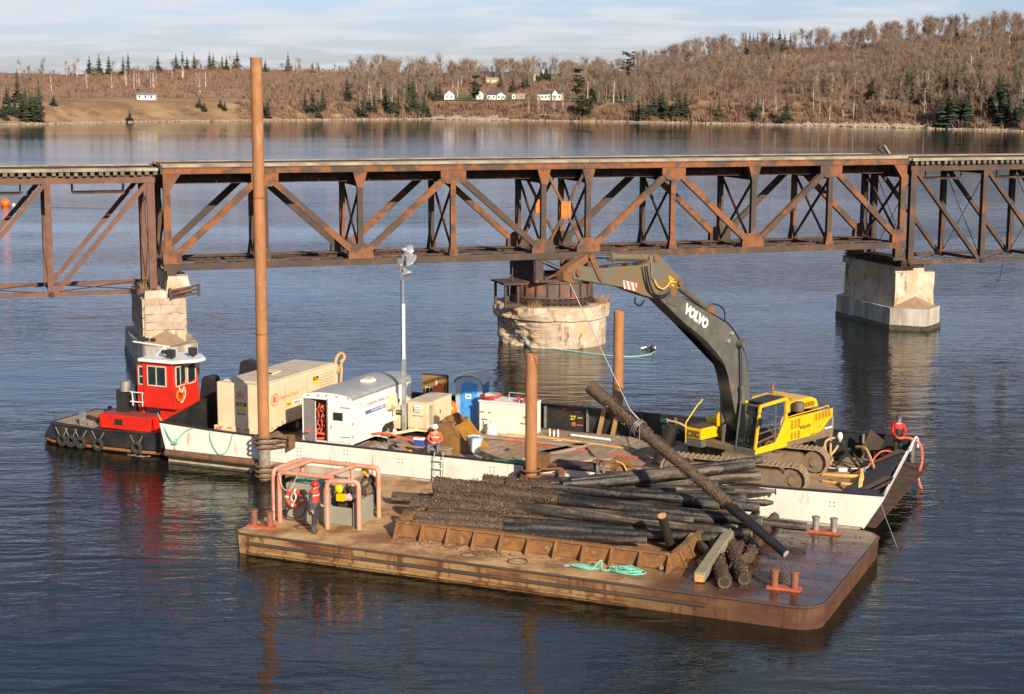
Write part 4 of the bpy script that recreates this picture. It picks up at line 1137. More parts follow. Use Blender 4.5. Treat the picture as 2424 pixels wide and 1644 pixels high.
b = MB(); b.cyl((.45, -.17, .50), (5.1, -.17, .50), .165, .165, 12); b.build('fender_log', pmat('fender', (.10, .06, .04), (.2, .09, .04), rough=.8, scale=3, bump=.4), wb, smooth=True)
b = MB(); b.box((15.35, VW / 2, DK - .07), (30.2, VW - .2, .10)); b.build('deck', M_rustd, wb)
# far bulwark with stiffeners, end walls
b = MB(); b.box((14.9, VW - .06, 1.15), (29.5, .10, 1.16)); b.box((14.95, VW - .06, 1.75), (29.7, .22, .05)); b.build('far_bulwark', M_black, wb)
sm_ = MB(); sm_.box((0, 0, 0), (.07, .16, 1.0)); sme = sm_.mesh('stiffener', M_steel)
for k in range(15): link('stiffener', sme, wb, (1.1 + k * 2.05, VW - .2, 1.2))
b = MB(); b.prism([(.1, .6), (VW - .1, .6), (VW - .1, 1.9), (6, 2.15), (3.2, 2.2), (.1, 1.72)], (-.02, 0, 0), (0, 1, 0), (0, 0, 1), (.1, 0, 0)); b.build('end_bulwark', M_black, wb)
# right end: transom with a raised inclined plate between two black corner boxes
b = MB()
b.prism([(0, 0), (VW, 0), (VW, 1.18), (VW - 1.6, 1.2), (VW - 1.7, 1.0), (2.1, 1.0), (1.9, 1.2), (0, 1.25)], (29.98, 0, .56), (-.08, 1, 0), (.51, 0, .86), (.07, 0, -.03)); b.build('end_bulwark', M_white, wb)
b = MB(); b.prism([(28.4, .76), (28.5, .74), (30.15, 1.52), (30.15, 1.62)], (0, 3.5, 0), (1, 0, 0), (0, 0, 1), (-.35, 4.6, 0)); b.build('ramp_plate', M_black, wb)
b = MB()
b.prism([(28.6, .76), (29.9, .76), (30.45, 1.66), (30.1, 1.72)], (0, 3.40, 0), (1, 0, 0), (0, 0, 1), (0, .08, 0)); b.build('ramp_side', M_rust, wb)
b = MB(); b.prism([(28.1, .76), (29.4, .76), (29.95, 1.66), (29.6, 1.72)], (0, 8.12, 0), (1, 0, 0), (0, 0, 1), (0, .08, 0)); b.build('ramp_side', M_rust, wb)
b = MB(); b.box((29.75, .75, 1.62), (1.1, 1.2, .06)); b.box((29.2, .75, 1.2), (.06, 1.2, .9)); b.box((29.7, 1.35, 1.2), (1.0, .06, .9)); b.build('corner_box', M_black, wb)
b = MB(); b.beam((30.70, .0, 1.72), (29.98, 8.9, 1.66), .05, .05); b.build('end_rail', M_wpaint, wb)
# planks: cross planks in the middle, long planks at the right end
pr2 = random.Random(21)
PM = {}
def plank(par, u, v, lu, lv, z, rz_=0, mat=None, th=.07):
    key = (round(lu, 1), round(lv, 1), (mat or M_plank).name)
    if key not in PM:
        q = MB(); q.box((0, 0, 0), (round(lu, 1) - .035, round(lv, 1) - .03, th)); PM[key] = q.mesh('plank', mat or M_plank)
    return link('plank', PM[key], par, (u, v, z + pr2.uniform(-.012, .012)), (pr2.uniform(-.004, .004), pr2.uniform(-.004, .004), rz_ + pr2.uniform(-.01, .01)))
u = 1.6
while u < 21.6:
    wd = pr2.choice((.4, .5, .6, .9, .4)); sp = pr2.uniform(4.2, 5.6)
    mt = pr2.choice((M_plank, M_plankg, M_plankg))
    plank(wb, u + wd / 2, .35 + sp / 2, wd, sp, DK + .02, R(-4), mt); plank(wb, u + wd / 2, .35 + sp + (9.7 - sp) / 2, wd, 9.7 - sp, DK + .02, R(-4), pr2.choice((M_plank, M_plankg)))
    u += wd + .03
v = .5
while v < 10.2:
    plank(wb, 25.2, v, 6.9, .3, DK + .02, 0, pr2.choice((M_plank, M_plank, M_plankg))); v += .315
# loose mats on the deck
for (px, py, L, wd, a) in ((1500, 1103, 3.4, .9, R(2)), (1420, 1072, 2.6, .7, R(-58)), (1350, 1092, 2.4, .6, R(60)), (1230, 1040, 6.0, .35, R(0)), (1330, 1062, 3, .5, R(66)), (1290, 1072, 3, .5, R(66))):
    q = WL(GP(px, py, .85)); o = thing('timber_mat', 'loose %s board lying on the barge deck %s' % (('wide pale', 'beside the rusty machine arm') if wd > .8 else ('weathered', 'crossways among the planks')), 'board', WP(q.x, q.y, .78), ANG + a, 'loose boards on the white barge deck')
    m_ = MB(); m_.box((0, 0, .05), (L, wd, .1)); m_.build('board', M_plankg, o)
# rust-streak bolt groups on the near side
for (u, z) in ((6.9, 1.2), (6.9, .9), (9.1, 1.3), (9.2, .85), (11.6, 1.2), (13.4, 1.15), (15.6, 1.25), (17.9, 1.2), (24.5, 1.2), (28.9, 1.3)):
    b = MB()
    for dx in (-.08, .08):
        for dz in (-.07, .07): b.box((u + dx, -.006, z + dz), (.035, .02, .035))
    o = b.build('bolt_group', M_collar, wb); o['kind'] = 'stuff'
# spud collars: two levels of hooped brackets
def collar(u, z, wid=1.1, left=.45):
    b = MB()
    for dz in (.22, 0, -.2):
        pts = []
        for k in range(13):
            a = -math.pi / 2 + math.pi * (k - 6) / 9
            pts.append((u + .37 * math.cos(a), -.62 + .37 * math.sin(a), z + dz))
        pts = [(u - left, -.02, z + dz + .02)] + pts + [(u + wid, -.02, z + dz + .02)]
        b.tube(pts, .045, 6)
    b.box((u + wid - .02, -.22, z), (.06, .42, .55)); b.box((u - left + .02, -.15, z), (.06, .3, .55))
    b.build('spud_collar', M_collar, wb)
def spud(u, v, ztp, label, r=.235, zb=-2.0, wet=.0, top=None):
    p = WP(u, v, 0); o = thing('spud_pile', label, 'pile', p)
    b = MB(); b.tube([(0, 0, zb), (0, 0, ztp)], r, 20, caps=False); b.tube([(0, 0, ztp), (0, 0, ztp - .6)], r - .02, 20, caps=False); b.lathe([(r, ztp), (r - .02, ztp)], 20); b.build('tube', M_pile, o, smooth=True, fix=False)
    for z in ([6.0, 11.5] if ztp > 10 else []):
        w_ = MB(); w_.tube([(0, 0, z - .03), (0, 0, z + .03)], r + .012, 20, caps=False); w_.build('weld_seam', M_collar, o, smooth=True)
    if wet:
        w_ = MB(); w_.tube([(0, 0, zb), (0, 0, wet)], r + .008, 20, caps=False); w_.build('wet_band', M_pilew, o, smooth=True, fix=False)
    return o
s1 = spud(5.62, -.62, 17.0, 'tallest rusty spud pile rising from the left part of the white barge', wet=1.75)
collar(5.62, 1.55); collar(5.62, .35, .9)
s2 = spud(17.5, -.62, 6.0, 'short rusty spud pile in the middle between the two barges', r=.225)
b = MB(); b.box((17.7, -.1, 1.85), (.5, .6, .5)); b.build('spud_keeper', M_collar, wb)
collar(17.5, 1.35)
b = MB(); b.box((17.55, -.35, 1.05), (1.5, .5, .55)); b.build('spud_well', M_rustd, wb)
s3 = spud(16.55, 11.35, 6.1, 'far rusty spud pile behind the black bulwark of the white barge', r=.235)
# brown cross box by the middle spud, rail posts to its right
b = MB(); b.box((18.75, .55, 1.15), (1.6, .9, 1.1)); bevel(b.build('winch_cover', M_rust, wb), .05)
b = MB(); b.beam((19.6, .5, 1.9), (24.0, .4, 1.75), .07, .07); b.beam((19.8, .5, .7), (19.8, .5, 1.9), .1, .1); b.beam((20.1, .3, .4), (20.1, .3, 2.0), .08, .08); b.build('hand_rail', M_collar, wb)
for x in (20.0, 20.25): 
    b = MB(); b.beam((x, -.06, .5), (x, -.06, 1.85), .1, .08); b.build('fender_bar', M_steel, wb)
# ladder hooked over the near rail
o = thing('ladder', 'short white ladder hanging on the hull between the barges', 'ladder', WP(13.35, -.1, 0), ANG)
for x in (-.19, .19):
    b = MB(); b.tube([(x, .12, 1.62), (x, -.03, 1.72), (x, -.06, 1.55), (x, -.10, .15)], .022, 6); b.build('rail', M_galv, o)
for z in (1.42, 1.1, .78, .46):
    b = MB(); b.box((0, -.09, z), (.4, .05, .045)); b.build('rung', M_wpaint, o)
b = MB(); b.beam((-.19, -.05, 1.6), (-.36, 0, 1.78), .02, .02); b.build('hook', M_cable, o)
# mooring ropes on the hull
def rope(name, pts, r, mat, label, cat='rope', k=8, n=6, group=None, sm=True):
    b = MB(); b.tube(smooth_pts(pts, k) if sm else pts, r, n); o = b.build(name, mat, smooth=True); return tag(o, label, cat, group)
rope('mooring_rope', [WP(2.6, -.03, 1.62), WP(2.62, -.06, 1.3), WP(2.85, -.07, .85), WP(3.1, -.07, .66), WP(3.4, -.07, .80), WP(3.62, -.06, 1.2), WP(3.72, -.03, 1.58)], .025, M_teal, 'pale green rope hanging in a loop over the white hull')
rope('mooring_rope', [WP(1.75, -.03, 1.66), WP(1.4, -.06, 1.5), WP(1.0, -.06, 1.15), WP(.75, -.07, .95), WP(.45, -.09, 1.35), WP(-.15, .25, 1.9), WP(-.5, .6, 2.0)], .028, M_teal, 'green mooring line knotted between the tug and the white hull')
kb = MB(); kr = random.Random(4)
for i in range(5): kb.tube(smooth_pts([WP(.78 + kr.uniform(-.1, .22), -.1 + kr.uniform(-.05, .02), .97 + kr.uniform(-.1, .1)) for _ in range(4)], 4), .025, 5)
tag(kb.build('rope_knot', M_teal, smooth=True), 'green knot of rope on the left corner of the white hull', 'rope')
# ================================================================ tug
tg = thing('tugboat', 'small red and black push tug at the left end of the white barge', 'tugboat', WP(-7.1, .75, 0), ANG)
def hull_sec(x, hw, zt, zb, y0=2.15):
    return [(x, y0 - hw, zt), (x + 0, y0 - hw * .98, .25), (x, y0 - hw * .8, zb), (x, y0 + hw * .8, zb), (x, y0 + hw * .98, .25), (x, y0 + hw, zt)]
b = MB()
SEC = [(.25, 1.6, .93, -.2, 0), (.75, 1.95, .92, -.3, 0), (3.5, 2.12, .92, -.4, 0), (5.2, 2.12, .96, -.4, 0), (6.3, 2.0, 1.02, -.4, 0), (6.75, 1.85, 1.08, -.2, 0)]
for i, (x, hw, zt, zb, _) in enumerate(SEC):
    for j, p in enumerate(hull_sec(x, hw, zt, zb)):
        x_ = p[0]
        if i == 0: x_ -= (.45 if p[2] < .3 else .0)
        if i == len(SEC) - 1: x_ += (.30 if p[2] < .3 else 0) + (.2 if p[2] < .1 else 0)
        b.v.append((x_, p[1], p[2]))
for i in range(len(SEC) - 1):
    for j in range(6):
        j2 = (j + 1) % 6; b.f.append((i * 6 + j, (i + 1) * 6 + j, (i + 1) * 6 + j2, i * 6 + j2)); b.m.append(0)
b.f += [tuple(range(6)), tuple(30 + j for j in range(6))]; b.m += [0, 0]
b.build('hull', M_hullblk, tg)
b = MB()
for y in (-.015, 4.3): b.tube([(-.15, .60 if y < 1 else 3.7, .12), (.6, .22 if y < 1 else 4.1, .14), (3.5, y + .02, .14), (5.2, y + .02, .15), (6.6, .25 if y < 1 else 4.1, .12)], .07, 6)
b.build('rub_rail', M_rustwl, tg)
b = MB(); b.tube([(.3, .57, .93), (.8, .22, .92), (3.5, .04, .92), (5.2, .04, .96), (6.3, .16, 1.02), (6.75, .32, 1.08)], .045, 6); b.tube([(.3, .57, .93), (.3, 3.75, .93)], .045, 6); b.build('bulwark_rail', M_hullblk, tg)
b = MB(); b.add([(.35, .65, .94), (2.9, .15, .945), (2.9, 4.1, .945), (.35, 3.6, .94)], [(0, 1, 2, 3)]); b.build('stern_deck', M_plankg, tg, fix=False)
b = MB(); b.box((4.4, 1.7, 1.26), (2.7, 2.6, .62)); bevel(b.build('engine_house', M_red, tg), .03); 
b = MB(); b.box((4.4, 1.7, 1.585), (2.6, 2.5, .02)); b.build('engine_house_top', M_redd, tg)
b = MB(); b.box((4.1, .39, 1.28), (.42, .03, .26)); b.build('vent', M_mdark, tg)
b = MB(); b.prism([(0, 0), (.55, 0), (.55, .75), (0, 1.0)], (3.55, 1.0, 1.59), (1, 0, 0), (0, 0, 1), (0, .5, 0)); b.build('exhaust_box', M_mdark, tg)
b = MB(); b.cyl((3.85, 1.3, 2.5), (3.85, 1.3, 2.95), .24, .22, 14); b.build('exhaust_silencer', M_steel, tg, smooth=True)
b = MB(); b.cyl((4.15, 1.7, 1.59), (4.15, 1.7, 2.75), .06, .06, 8); b.build('exhaust_pipe', M_mdark, tg)
b = MB(); b.box((4.55, 1.6, 2.35), (.3, .3, .5)); b.cyl((4.55, 1.6, 2.0), (4.55, 1.6, 2.7), .07, n=8); b.build('searchlight', M_steel, tg)
b = MB(); b.cyl((4.75, 1.35, 1.62), (4.75, 1.35, 2.15), .12, .12, 12); b.cyl((4.75, 1.35, 2.15), (4.75, 1.35, 2.25), .04, .04, 8); b.build('fire_extinguisher', M_red, tg, smooth=True)
# wheelhouse: raised box flaring upwards, aft part with ladder
b = MB(); b.prism([(5.9, 1.0), (7.0, 1.0), (7.0, 2.6), (5.9, 2.6)], (0, 0, 1.0), (1, 0, 0), (0, 1, 0), (0, 0, 1.05)); b.build('wheelhouse_base', M_red, tg)
def frust(mb, x0, x1, y0, y1, z0, x2, x3, y2, y3, z1):
    mb.add([(x0, y0, z0), (x1, y0, z0), (x1, y1, z0), (x0, y1, z0), (x2, y2, z1), (x3, y2, z1), (x3, y3, z1), (x2, y3, z1)], [(3, 2, 1, 0), (4, 5, 6, 7), (0, 1, 5, 4), (1, 2, 6, 5), (2, 3, 7, 6), (3, 0, 4, 7)])
b = MB(); frust(b, 5.25, 6.95, .72, 2.5, 2.0, 5.2, 6.75, .72, 2.55, 4.0); wh = b.build('wheelhouse', M_red, tg); bevel(wh, .02)
b = MB(); b.box((5.08, 1.45, 2.95), (.42, 1.3, 1.95)); b.build('wheelhouse_aft', M_red, tg)
def windowq(par, c, w_, h_, xd, mat_f=M_cream, mull=(), glass=M_glassd):
    xd = Vector(xd).normalized(); n_ = xd.cross(UZ).normalized(); c = Vector(c)
    f = MB(); t = .05
    for s_ in (-1, 1):
        f.beam(c + xd * s_ * w_ / 2 - UZ * h_ / 2, c + xd * s_ * w_ / 2 + UZ * h_ / 2, t, .05, xd if False else n_)
        f.beam(c - xd * (w_ / 2 + .025) + UZ * s_ * h_ / 2, c + xd * (w_ / 2 + .025) + UZ * s_ * h_ / 2, .05, t)
    for m_ in mull:
        if m_[0] == 'v': f.beam(c + xd * w_ * m_[1] - UZ * h_ / 2, c + xd * w_ * m_[1] + UZ * h_ / 2, .045, .05, n_)
        else: f.beam(c - xd * w_ / 2 + UZ * h_ * m_[1], c + xd * w_ / 2 + UZ * h_ * m_[1], .05, .045)
    fo = f.build('window', mat_f, par)
    g = MB(); a = xd * w_ / 2; z_ = UZ * h_ / 2; q = c - n_ * 0.0
    g.beam(q - a, q + a, .015, h_, UZ); g.build('pane', glass, fo)
    return fo
windowq(tg, (5.98, .705, 3.42), .95, .85, (1, 0, 0), mull=(('v', -.02),))
windowq(tg, (5.1, .79, 3.38), .26, .78, (1, 0, 0), mull=(('h', -.05),))
windowq(tg, (6.84, 1.25, 3.42), .75, .85, (-.04, 1, 0), mull=(('v', -.05),))
windowq(tg, (6.84, 2.05, 3.42), .62, .85, (-.04, 1, 0))
b = MB(); b.prism([(5.1, .55), (6.9, .52), (7.65, 1.4), (7.65, 2.0), (6.9, 2.8), (5.1, 2.75)], (0, 0, 4.03), (1, 0, 0), (0, 1, 0), (0, 0, .14)); bevel(b.build('wheelhouse_roof', M_wpaint, tg), .03)
for z in (2.62, 2.2):
    b = MB(); b.tube([(4.55, .68, z), (5.25, .68, z)], .025, 6); b.build('ladder_rung', M_wpaint, tg)
b = MB(); b.tube([(4.7, .68, 2.02), (4.66, .68, 2.64)], .025, 6); b.tube([(5.2, .68, 2.02), (5.2, .68, 2.64)], .02, 6); b.build('ladder_rail', M_wpaint, tg)
for x, y, s_ in ((6.55, 1.0, .34), (7.05, 1.9, .32)):
    b = MB(); b.box((x, y, 4.42), (s_, .22, s_)); b.box((x, y, 4.2), (.08, .1, .12)); b.build('roof_floodlight', M_mdark, tg)
b = MB(); b.beam((4.2, 1.5, 4.72), (6.1, 1.5, 4.62), .09, .05); b.beam((5.75, 1.5, 4.17), (5.9, 1.5, 4.65), .04, .04); b.beam((5.4, 1.5, 4.17), (5.9, 1.5, 4.65), .04, .04); b.build('folded_mast', M_wpaint, tg)
for x in (4.55, 4.9, 5.25):
    b = MB(); b.box((x, 1.5, 4.85), (.2, .14, .14)); b.build('mast_lamp', M_mdark, tg)
b = MB(); b.tube([(5.9, 1.3, 4.4), (6.2, 1.1, 4.45), (6.3, 1.1, 4.4)], .09, 8); b.build('horn', M_mdark, tg)
# life ring with rope on the front of the wheelhouse
lr = MB(); lr.ring((7.0, .98, 2.62), .25, .06, frame(UY, UZ, UX), 24, 8); lr.build('life_ring', M_orange, tg, smooth=True)
rb2 = MB(); rb2.tube(smooth_pts([(7.02, .85, 3.0), (7.08, .95, 2.75), (7.08, 1.15, 2.95), (7.06, 1.25, 2.6), (7.05, 1.0, 2.3), (7.0, .9, 2.4)], 6), .03, 5); rb2.build('coiled_line', M_ropew, tg, smooth=True)
# tyres as fenders on chains
tyme = MB(); tyme.lathe([(.13, -.07), (.15, -.09), (.25, -.09), (.285, -.05), (.285, .05), (.25, .09), (.15, .09), (.13, .07)], 20, ax=frame(UX, UZ, -UY)); tym = tyme.mesh('tyre_fender', M_tyre, smooth=True)
for x, y, z in ((1.3, -.02, .30), (1.82, -.04, .30), (2.35, -.05, .28), (3.3, -.06, .28), (5.35, -.05, .34)):
    link('tyre_fender', tym, tg, (x, y, z), (R(pr2.uniform(-4, 4)), 0, R(pr2.uniform(-6, 6))), )
    b = MB(); b.tube([(x - .35, -.0, .86), (x - .1, -.06, .5)], .02, 5); b.tube([(x + .1, -.06, .5), (x + .3, 0, .86)], .02, 5); b.build('chain', M_steel, tg)
for x, y, h_, w_ in ((2.1, .45, 1.55, .2), (1.7, 2.9, 1.35, .12), (2.55, 1.9, 1.5, .1), (2.75, 1.95, 1.45, .1), (2.65, 2.3, 1.5, .1), (2.4, .6, 1.15, .14)):
    b = MB(); b.beam((x, y, .93), (x, y, h_), w_, w_); b.build('bitt', M_steel if w_ > .13 else M_mdark, tg)
b = MB(); b.cyl((1.3, 1.8, 1.02), (2.4, 1.4, 1.02), .1, .1, 8); b.box((2.6, 1.6, 1.1), (.7, .5, .3)); b.build('deck_winch', M_rustd, tg)
# push knees at the bow
for y, z1_, dx in ((3.3, 3.05, -.6), (6.6, 3.25, -.75)):
    b = MB(); b.prism([(6.95 + dx, .4), (7.65 + dx, .4), (7.65 + dx, z1_ - .12), (7.5 + dx, z1_), (7.25 + dx, z1_), (7.12 + dx, z1_ - .12), (6.95 + dx, 1.9)], (0, y, 0), (1, 0, 0), (0, 0, 1), (0, .62, 0)); b.build('push_knee', M_black, tg)
# ================================================================ rusty deck barge
LN, VN, DN = 20.55, 9.25, 0.75
nb = thing('rusty_barge', 'flat rusty deck barge in front carrying the pile of old timber piles', 'barge', NP(0, 0, 0), ANG)
def outline(inset=0.0):
    e = inset
    pts = [(0 + e, .18 + e), (.18 + e, 0 + e), (19.2, 0 + e)]
    for k in range(7):      # big rounded corner at the right
        a = -math.pi / 2 + math.pi / 2 * k / 6; pts.append((19.6 + (.85 - e) * math.cos(a), .8 + (.8 - e) * math.sin(a)))
    pts += [(20.4 - e, 8.7), (20.1 - e, VN - .15 - e), (19.8, VN - e), (.1 + e, VN - e), (e, VN - .2 - e)]
    return pts
b = MB(); ol = outline(); n = len(ol)
for z, ins in ((-.9, .25), (-.1, .04), (.66, 0.0), (.735, .02)):
    for (x, y) in outline(ins): b.v.append((x - (.5 if (x > 18.5 and z < -.5) else 0), y, z))
for k in range(3):
    for j in range(n): b.f.append((k * n + j, k * n + (j + 1) % n, (k + 1) * n + (j + 1) % n, (k + 1) * n + j)); b.m.append(0)
b.f.append(tuple(3 * n + j for j in range(n))); b.m.append(0)
b.build('hull', M_rbside, nb)
def wetter(m, x0, x1, f):      # heavier, darker rust towards the wet right end of the hull
    t = m.node_tree; bs = [x for x in t.nodes if x.type == 'BSDF_PRINCIPLED'][0]; src = bs.inputs['Base Color'].links[0].from_socket
    tcx = t.nodes.new('ShaderNodeTexCoord'); sx = t.nodes.new('ShaderNodeSeparateXYZ'); t.links.new(tcx.outputs['Object'], sx.inputs[0])
    nz = t.nodes.new('ShaderNodeTexNoise'); nz.inputs['Scale'].default_value = .8; nz.inputs['Detail'].default_value = 6; t.links.new(tcx.outputs['Object'], nz.inputs['Vector'])
    ma = t.nodes.new('ShaderNodeMath'); ma.operation = 'MULTIPLY_ADD'; ma.inputs[1].default_value = 9.0; t.links.new(nz.outputs[0], ma.inputs[0]); t.links.new(sx.outputs[0], ma.inputs[2])
    mr = t.nodes.new('ShaderNodeMapRange'); mr.inputs[1].default_value = x0 + 4.5; mr.inputs[2].default_value = x1 + 4.5; mr.inputs[4].default_value = f; t.links.new(ma.outputs[0], mr.inputs[0])
    mx_ = t.nodes.new('ShaderNodeMix'); mx_.data_type = 'RGBA'; mx_.inputs[7].default_value = (.075, .026, .014, 1); t.links.new(mr.outputs[0], mx_.inputs[0]); t.links.new(src, mx_.inputs[6]); t.links.new(mx_.outputs[2], bs.inputs['Base Color'])
wetter(M_rbside, 11, 17.5, .85)
b = MB(); b.prism(outline(.03), (0, 0, .737), (1, 0, 0), (0, 1, 0), (0, 0, .013))
M_wetdeck = None
def deck_mat():
    m = bpy.data.materials.new('rusty_deck'); m.use_nodes = True; t = m.node_tree; bs = t.nodes['Principled BSDF']
    def n(ty, **k):
        x = t.nodes.new(ty)
        for a, c in k.items(): setattr(x, a, c)
        return x
    tc_ = n('ShaderNodeTexCoord'); sx = n('ShaderNodeSeparateXYZ'); t.links.new(tc_.outputs['Object'], sx.inputs[0])
    def noise(sc, d=6, rg=.6, st=(1, 1, 1)):
        mp = n('ShaderNodeMapping'); mp.inputs['Scale'].default_value = st; t.links.new(tc_.outputs['Object'], mp.inputs[0])
        x = n('ShaderNodeTexNoise'); x.inputs['Scale'].default_value = sc; x.inputs['Detail'].default_value = d; x.inputs['Roughness'].default_value = rg; t.links.new(mp.outputs[0], x.inputs['Vector']); return x.outputs[0]
    # the right third of the deck is wet
    wn = noise(.5, 4); m1 = n('ShaderNodeMath', operation='MULTIPLY_ADD'); m1.inputs[1].default_value = 5.0; t.links.new(wn, m1.inputs[0]); t.links.new(sx.outputs[0], m1.inputs[2])
    wet = n('ShaderNodeMapRange', interpolation_type='SMOOTHSTEP'); wet.inputs[1].default_value = 15.2; wet.inputs[2].default_value = 19.0; t.links.new(m1.outputs[0], wet.inputs[0])
    dry = n('ShaderNodeValToRGB'); e = dry.color_ramp.elements; e[0].position = .38; e[0].color = (.24, .115, .05, 1); e[1].position = .52; e[1].color = (.47, .27, .12, 1); q = e.new(.66); q.color = (.58, .39, .21, 1)
    t.links.new(noise(.9, 7, .65), dry.inputs[0])
    wc = n('ShaderNodeValToRGB'); e = wc.color_ramp.elements; e[0].position = .4; e[0].color = (.045, .018, .012, 1); e[1].position = .62; e[1].color = (.13, .05, .025, 1)
    t.links.new(noise(.7, 5), wc.inputs[0])
    mx_ = n('ShaderNodeMix', data_type='RGBA'); t.links.new(wet.outputs[0], mx_.inputs[0]); t.links.new(dry.outputs[0], mx_.inputs[6]); t.links.new(wc.outputs[0], mx_.inputs[7]); t.links.new(mx_.outputs[2], bs.inputs['Base Color'])
    rn = n('ShaderNodeMapRange'); rn.inputs[1].default_value = .35; rn.inputs[2].default_value = .62; rn.inputs[3].default_value = .07; rn.inputs[4].default_value = .34; t.links.new(noise(1.3, 4, .6, (.4, 1.4, 1)), rn.inputs[0])
    rm = n('ShaderNodeMix'); rm.inputs[2].default_value = .82; t.links.new(wet.outputs[0], rm.inputs[0]); t.links.new(rn.outputs[0], rm.inputs[3]); t.links.new(rm.outputs[0], bs.inputs['Roughness'])
    bp = n('ShaderNodeBump'); bp.inputs['Strength'].default_value = .22; bp.inputs['Distance'].default_value = .04; t.links.new(noise(2.5, 5), bp.inputs['Height']); t.links.new(bp.outputs[0], bs.inputs['Normal'])
    return m
b.build('deck_plate', deck_mat(), nb)
for z, e in ((.40, .055), (.14, .05)):
    b = MB(); pts = [(x, y, z) for x, y in ([(.55, -.02), (17.0, -.02)] if z > .2 else [(.6, -.02), (14.5, -.02)])]; b.beam(pts[0], pts[1], .10, .09); b.build('rub_rail', M_rust if z > .2 else M_rbside, nb)
b = MB()
for k in range(n): 
    x, y = ol[k]; x2, y2 = ol[(k + 1) % n]; b.tube([(x, y, .70), (x2, y2, .70)], .045, 6)
o = b.build('deck_edge', M_rust, nb)
def bollards(u, v, a=0, top=M_boll, base=M_bollr, hh=.55, line=False):
    b = MB(); b.box((u, v, .79), (1.05, .36, .08), rotz(a)); bb = b.build('bollard_base', base, nb)
    for s_ in (-1, 1):
        x, y = u + s_ * .31 * math.cos(a), v + s_ * .31 * math.sin(a)
        b = MB(); b.lathe([(.0, .80), (.115, .80), (.115, .80 + hh - .06), (.145, .80 + hh - .06), (.145, .80 + hh), (0, .80 + hh)], 16, (x, y, 0)); b.build('bollard', top, nb, smooth=True)
bollards(.62, .84, R(2)); bollards(19.0, 1.45, R(4)); bollards(18.6, 8.35, R(3), M_steel, M_bollr, .5)
# deck hatches, weld rings
for (px, py, r_) in ((1225, 1330, .32), (720, 1248, .3), (1110, 1315, .26)):
    q = NL(GP(px, py, .75)); b = MB(); b.ring((q.x, q.y, .755), r_, .018, None, 28, 5); b.build('hatch_ring', M_rustd, nb)
# ---- log bin with triangular ribs
bn = thing('log_bin', 'low rusty steel bin with outer ribs holding the timber piles', 'bin', NP(0, 0, DN), ANG)
x0, x1, y0, y1, hb = 5.45, 15.25, 1.75, 7.9, .55
for (p, q) in (((x0, y0), (x1, y0 + .1)), ((x1, y0 + .1), (x1, y1)), ((x1, y1), (x0, y1)), ((x0, y1), (x0, y0))):
    b = MB(); b.beam((p[0], p[1], hb / 2), (q[0], q[1], hb / 2), .04, hb - .06); b.build('bin_wall', M_bin, bn)
    b = MB(); b.beam((p[0], p[1], hb), (q[0], q[1], hb), .17, .07); b.build('bin_rim', M_bin, bn)
rbm = MB(); rbm.prism([(-.02, 0), (-.34, 0), (-.08, hb - .03), (-.02, hb - .03)], (-.02, 0, 0), (0, 1, 0), (0, 0, 1), (.04, 0, 0)); rbm.box((0, -.21, hb / 2 - .02), (.10, .02, .58), Matrix.Rotation(R(-27), 3, 'X')); rme = rbm.mesh('rib', M_bin)
for k in range(11):
    link('rib', rme, bn, (x0 + .05 + k * (x1 - x0 - .1) / 10, y0 + .01 * k, 0))
for k in range(4):
    link('rib', rme, bn, (x1, y0 + .6 + k * 1.0, 0), (0, 0, R(90)))
# ---- winch box under a frame of salmon pipes
wx = thing('winch_box', 'dented grey steel winch housing under the salmon pipe frame', 'winch', NP(0, 0, DN), ANG)
b = MB(); b.prism([(.85, 2.05), (2.45, 2.15), (2.45, 3.7), (.85, 3.7)], (0, 0, .0), (1, 0, 0), (0, 1, 0), (0, 0, 1.35)); bevel(b.build('housing', M_gbox, wx), .04)
b = MB(); b.box((3.0, 2.3, .32), (1.0, .08, .62)); b.box((3.55, 2.8, .45), (.08, 1.3, .9)); b.box((2.5, 2.3, .65), (.12, .14, 1.3)); b.build('side_panel', M_gbox, wx)
b = MB(); b.cyl((2.9, 2.6, .85), (2.9, 3.6, .85), .35, .35, 16); b.build('winch_drum', M_rustd, wx, smooth=True)
b = MB(); b.box((3.1, 2.6, .95), (.9, .5, .08)); b.build('lever_tray', M_steel, wx)
for x in (2.72, 2.86, 3.0, 3.2): 
    b = MB(); b.tube([(x, 2.55, .7), (x + .04, 2.4, 1.35)], .02, 6); b.build('lever', M_collar, wx)
pf = thing('pipe_guard', 'frame of bent salmon pink pipes around the grey winch box', 'frame', NP(0, 0, DN), ANG)
def pipe(pts, r=.085, bend=.22):
    P = [Vector(p) for p in pts]; out = [P[0]]
    for i in range(1, len(P) - 1):
        a = (P[i - 1] - P[i]).normalized() * bend; c = (P[i + 1] - P[i]).normalized() * bend
        for k in range(6):
            t = k / 5; out.append(P[i] + a * (1 - t) ** 2 + c * t ** 2)
    out.append(P[-1]); b = MB(); b.tube(out, r, 10); return b.build('pipe', M_pipe, pf, smooth=True)
H_ = 1.80
pipe([(.80, 1.72, 0), (.80, 1.72, H_), (2.95, 1.75, H_)])
pipe([(.42, 1.95, 0), (.42, 1.95, H_), (.50, 3.75, H_), (.52, 3.8, .3)])
pipe([(2.78, 1.62, 0), (2.78, 1.62, H_ - .1), (3.82, 2.0, H_ - .1), (3.82, 2.0, 0)])
pipe([(.50, 3.72, H_), (3.66, 3.72, H_), (3.66, 3.72, 0)])
pipe([(.80, 1.75, H_), (.9, 3.7, H_)], bend=.05); pipe([(2.6, 1.75, H_), (2.75, 3.7, H_)], bend=.05); pipe([(2.9, 3.2, 0), (2.9, 3.2, H_)], bend=.05)
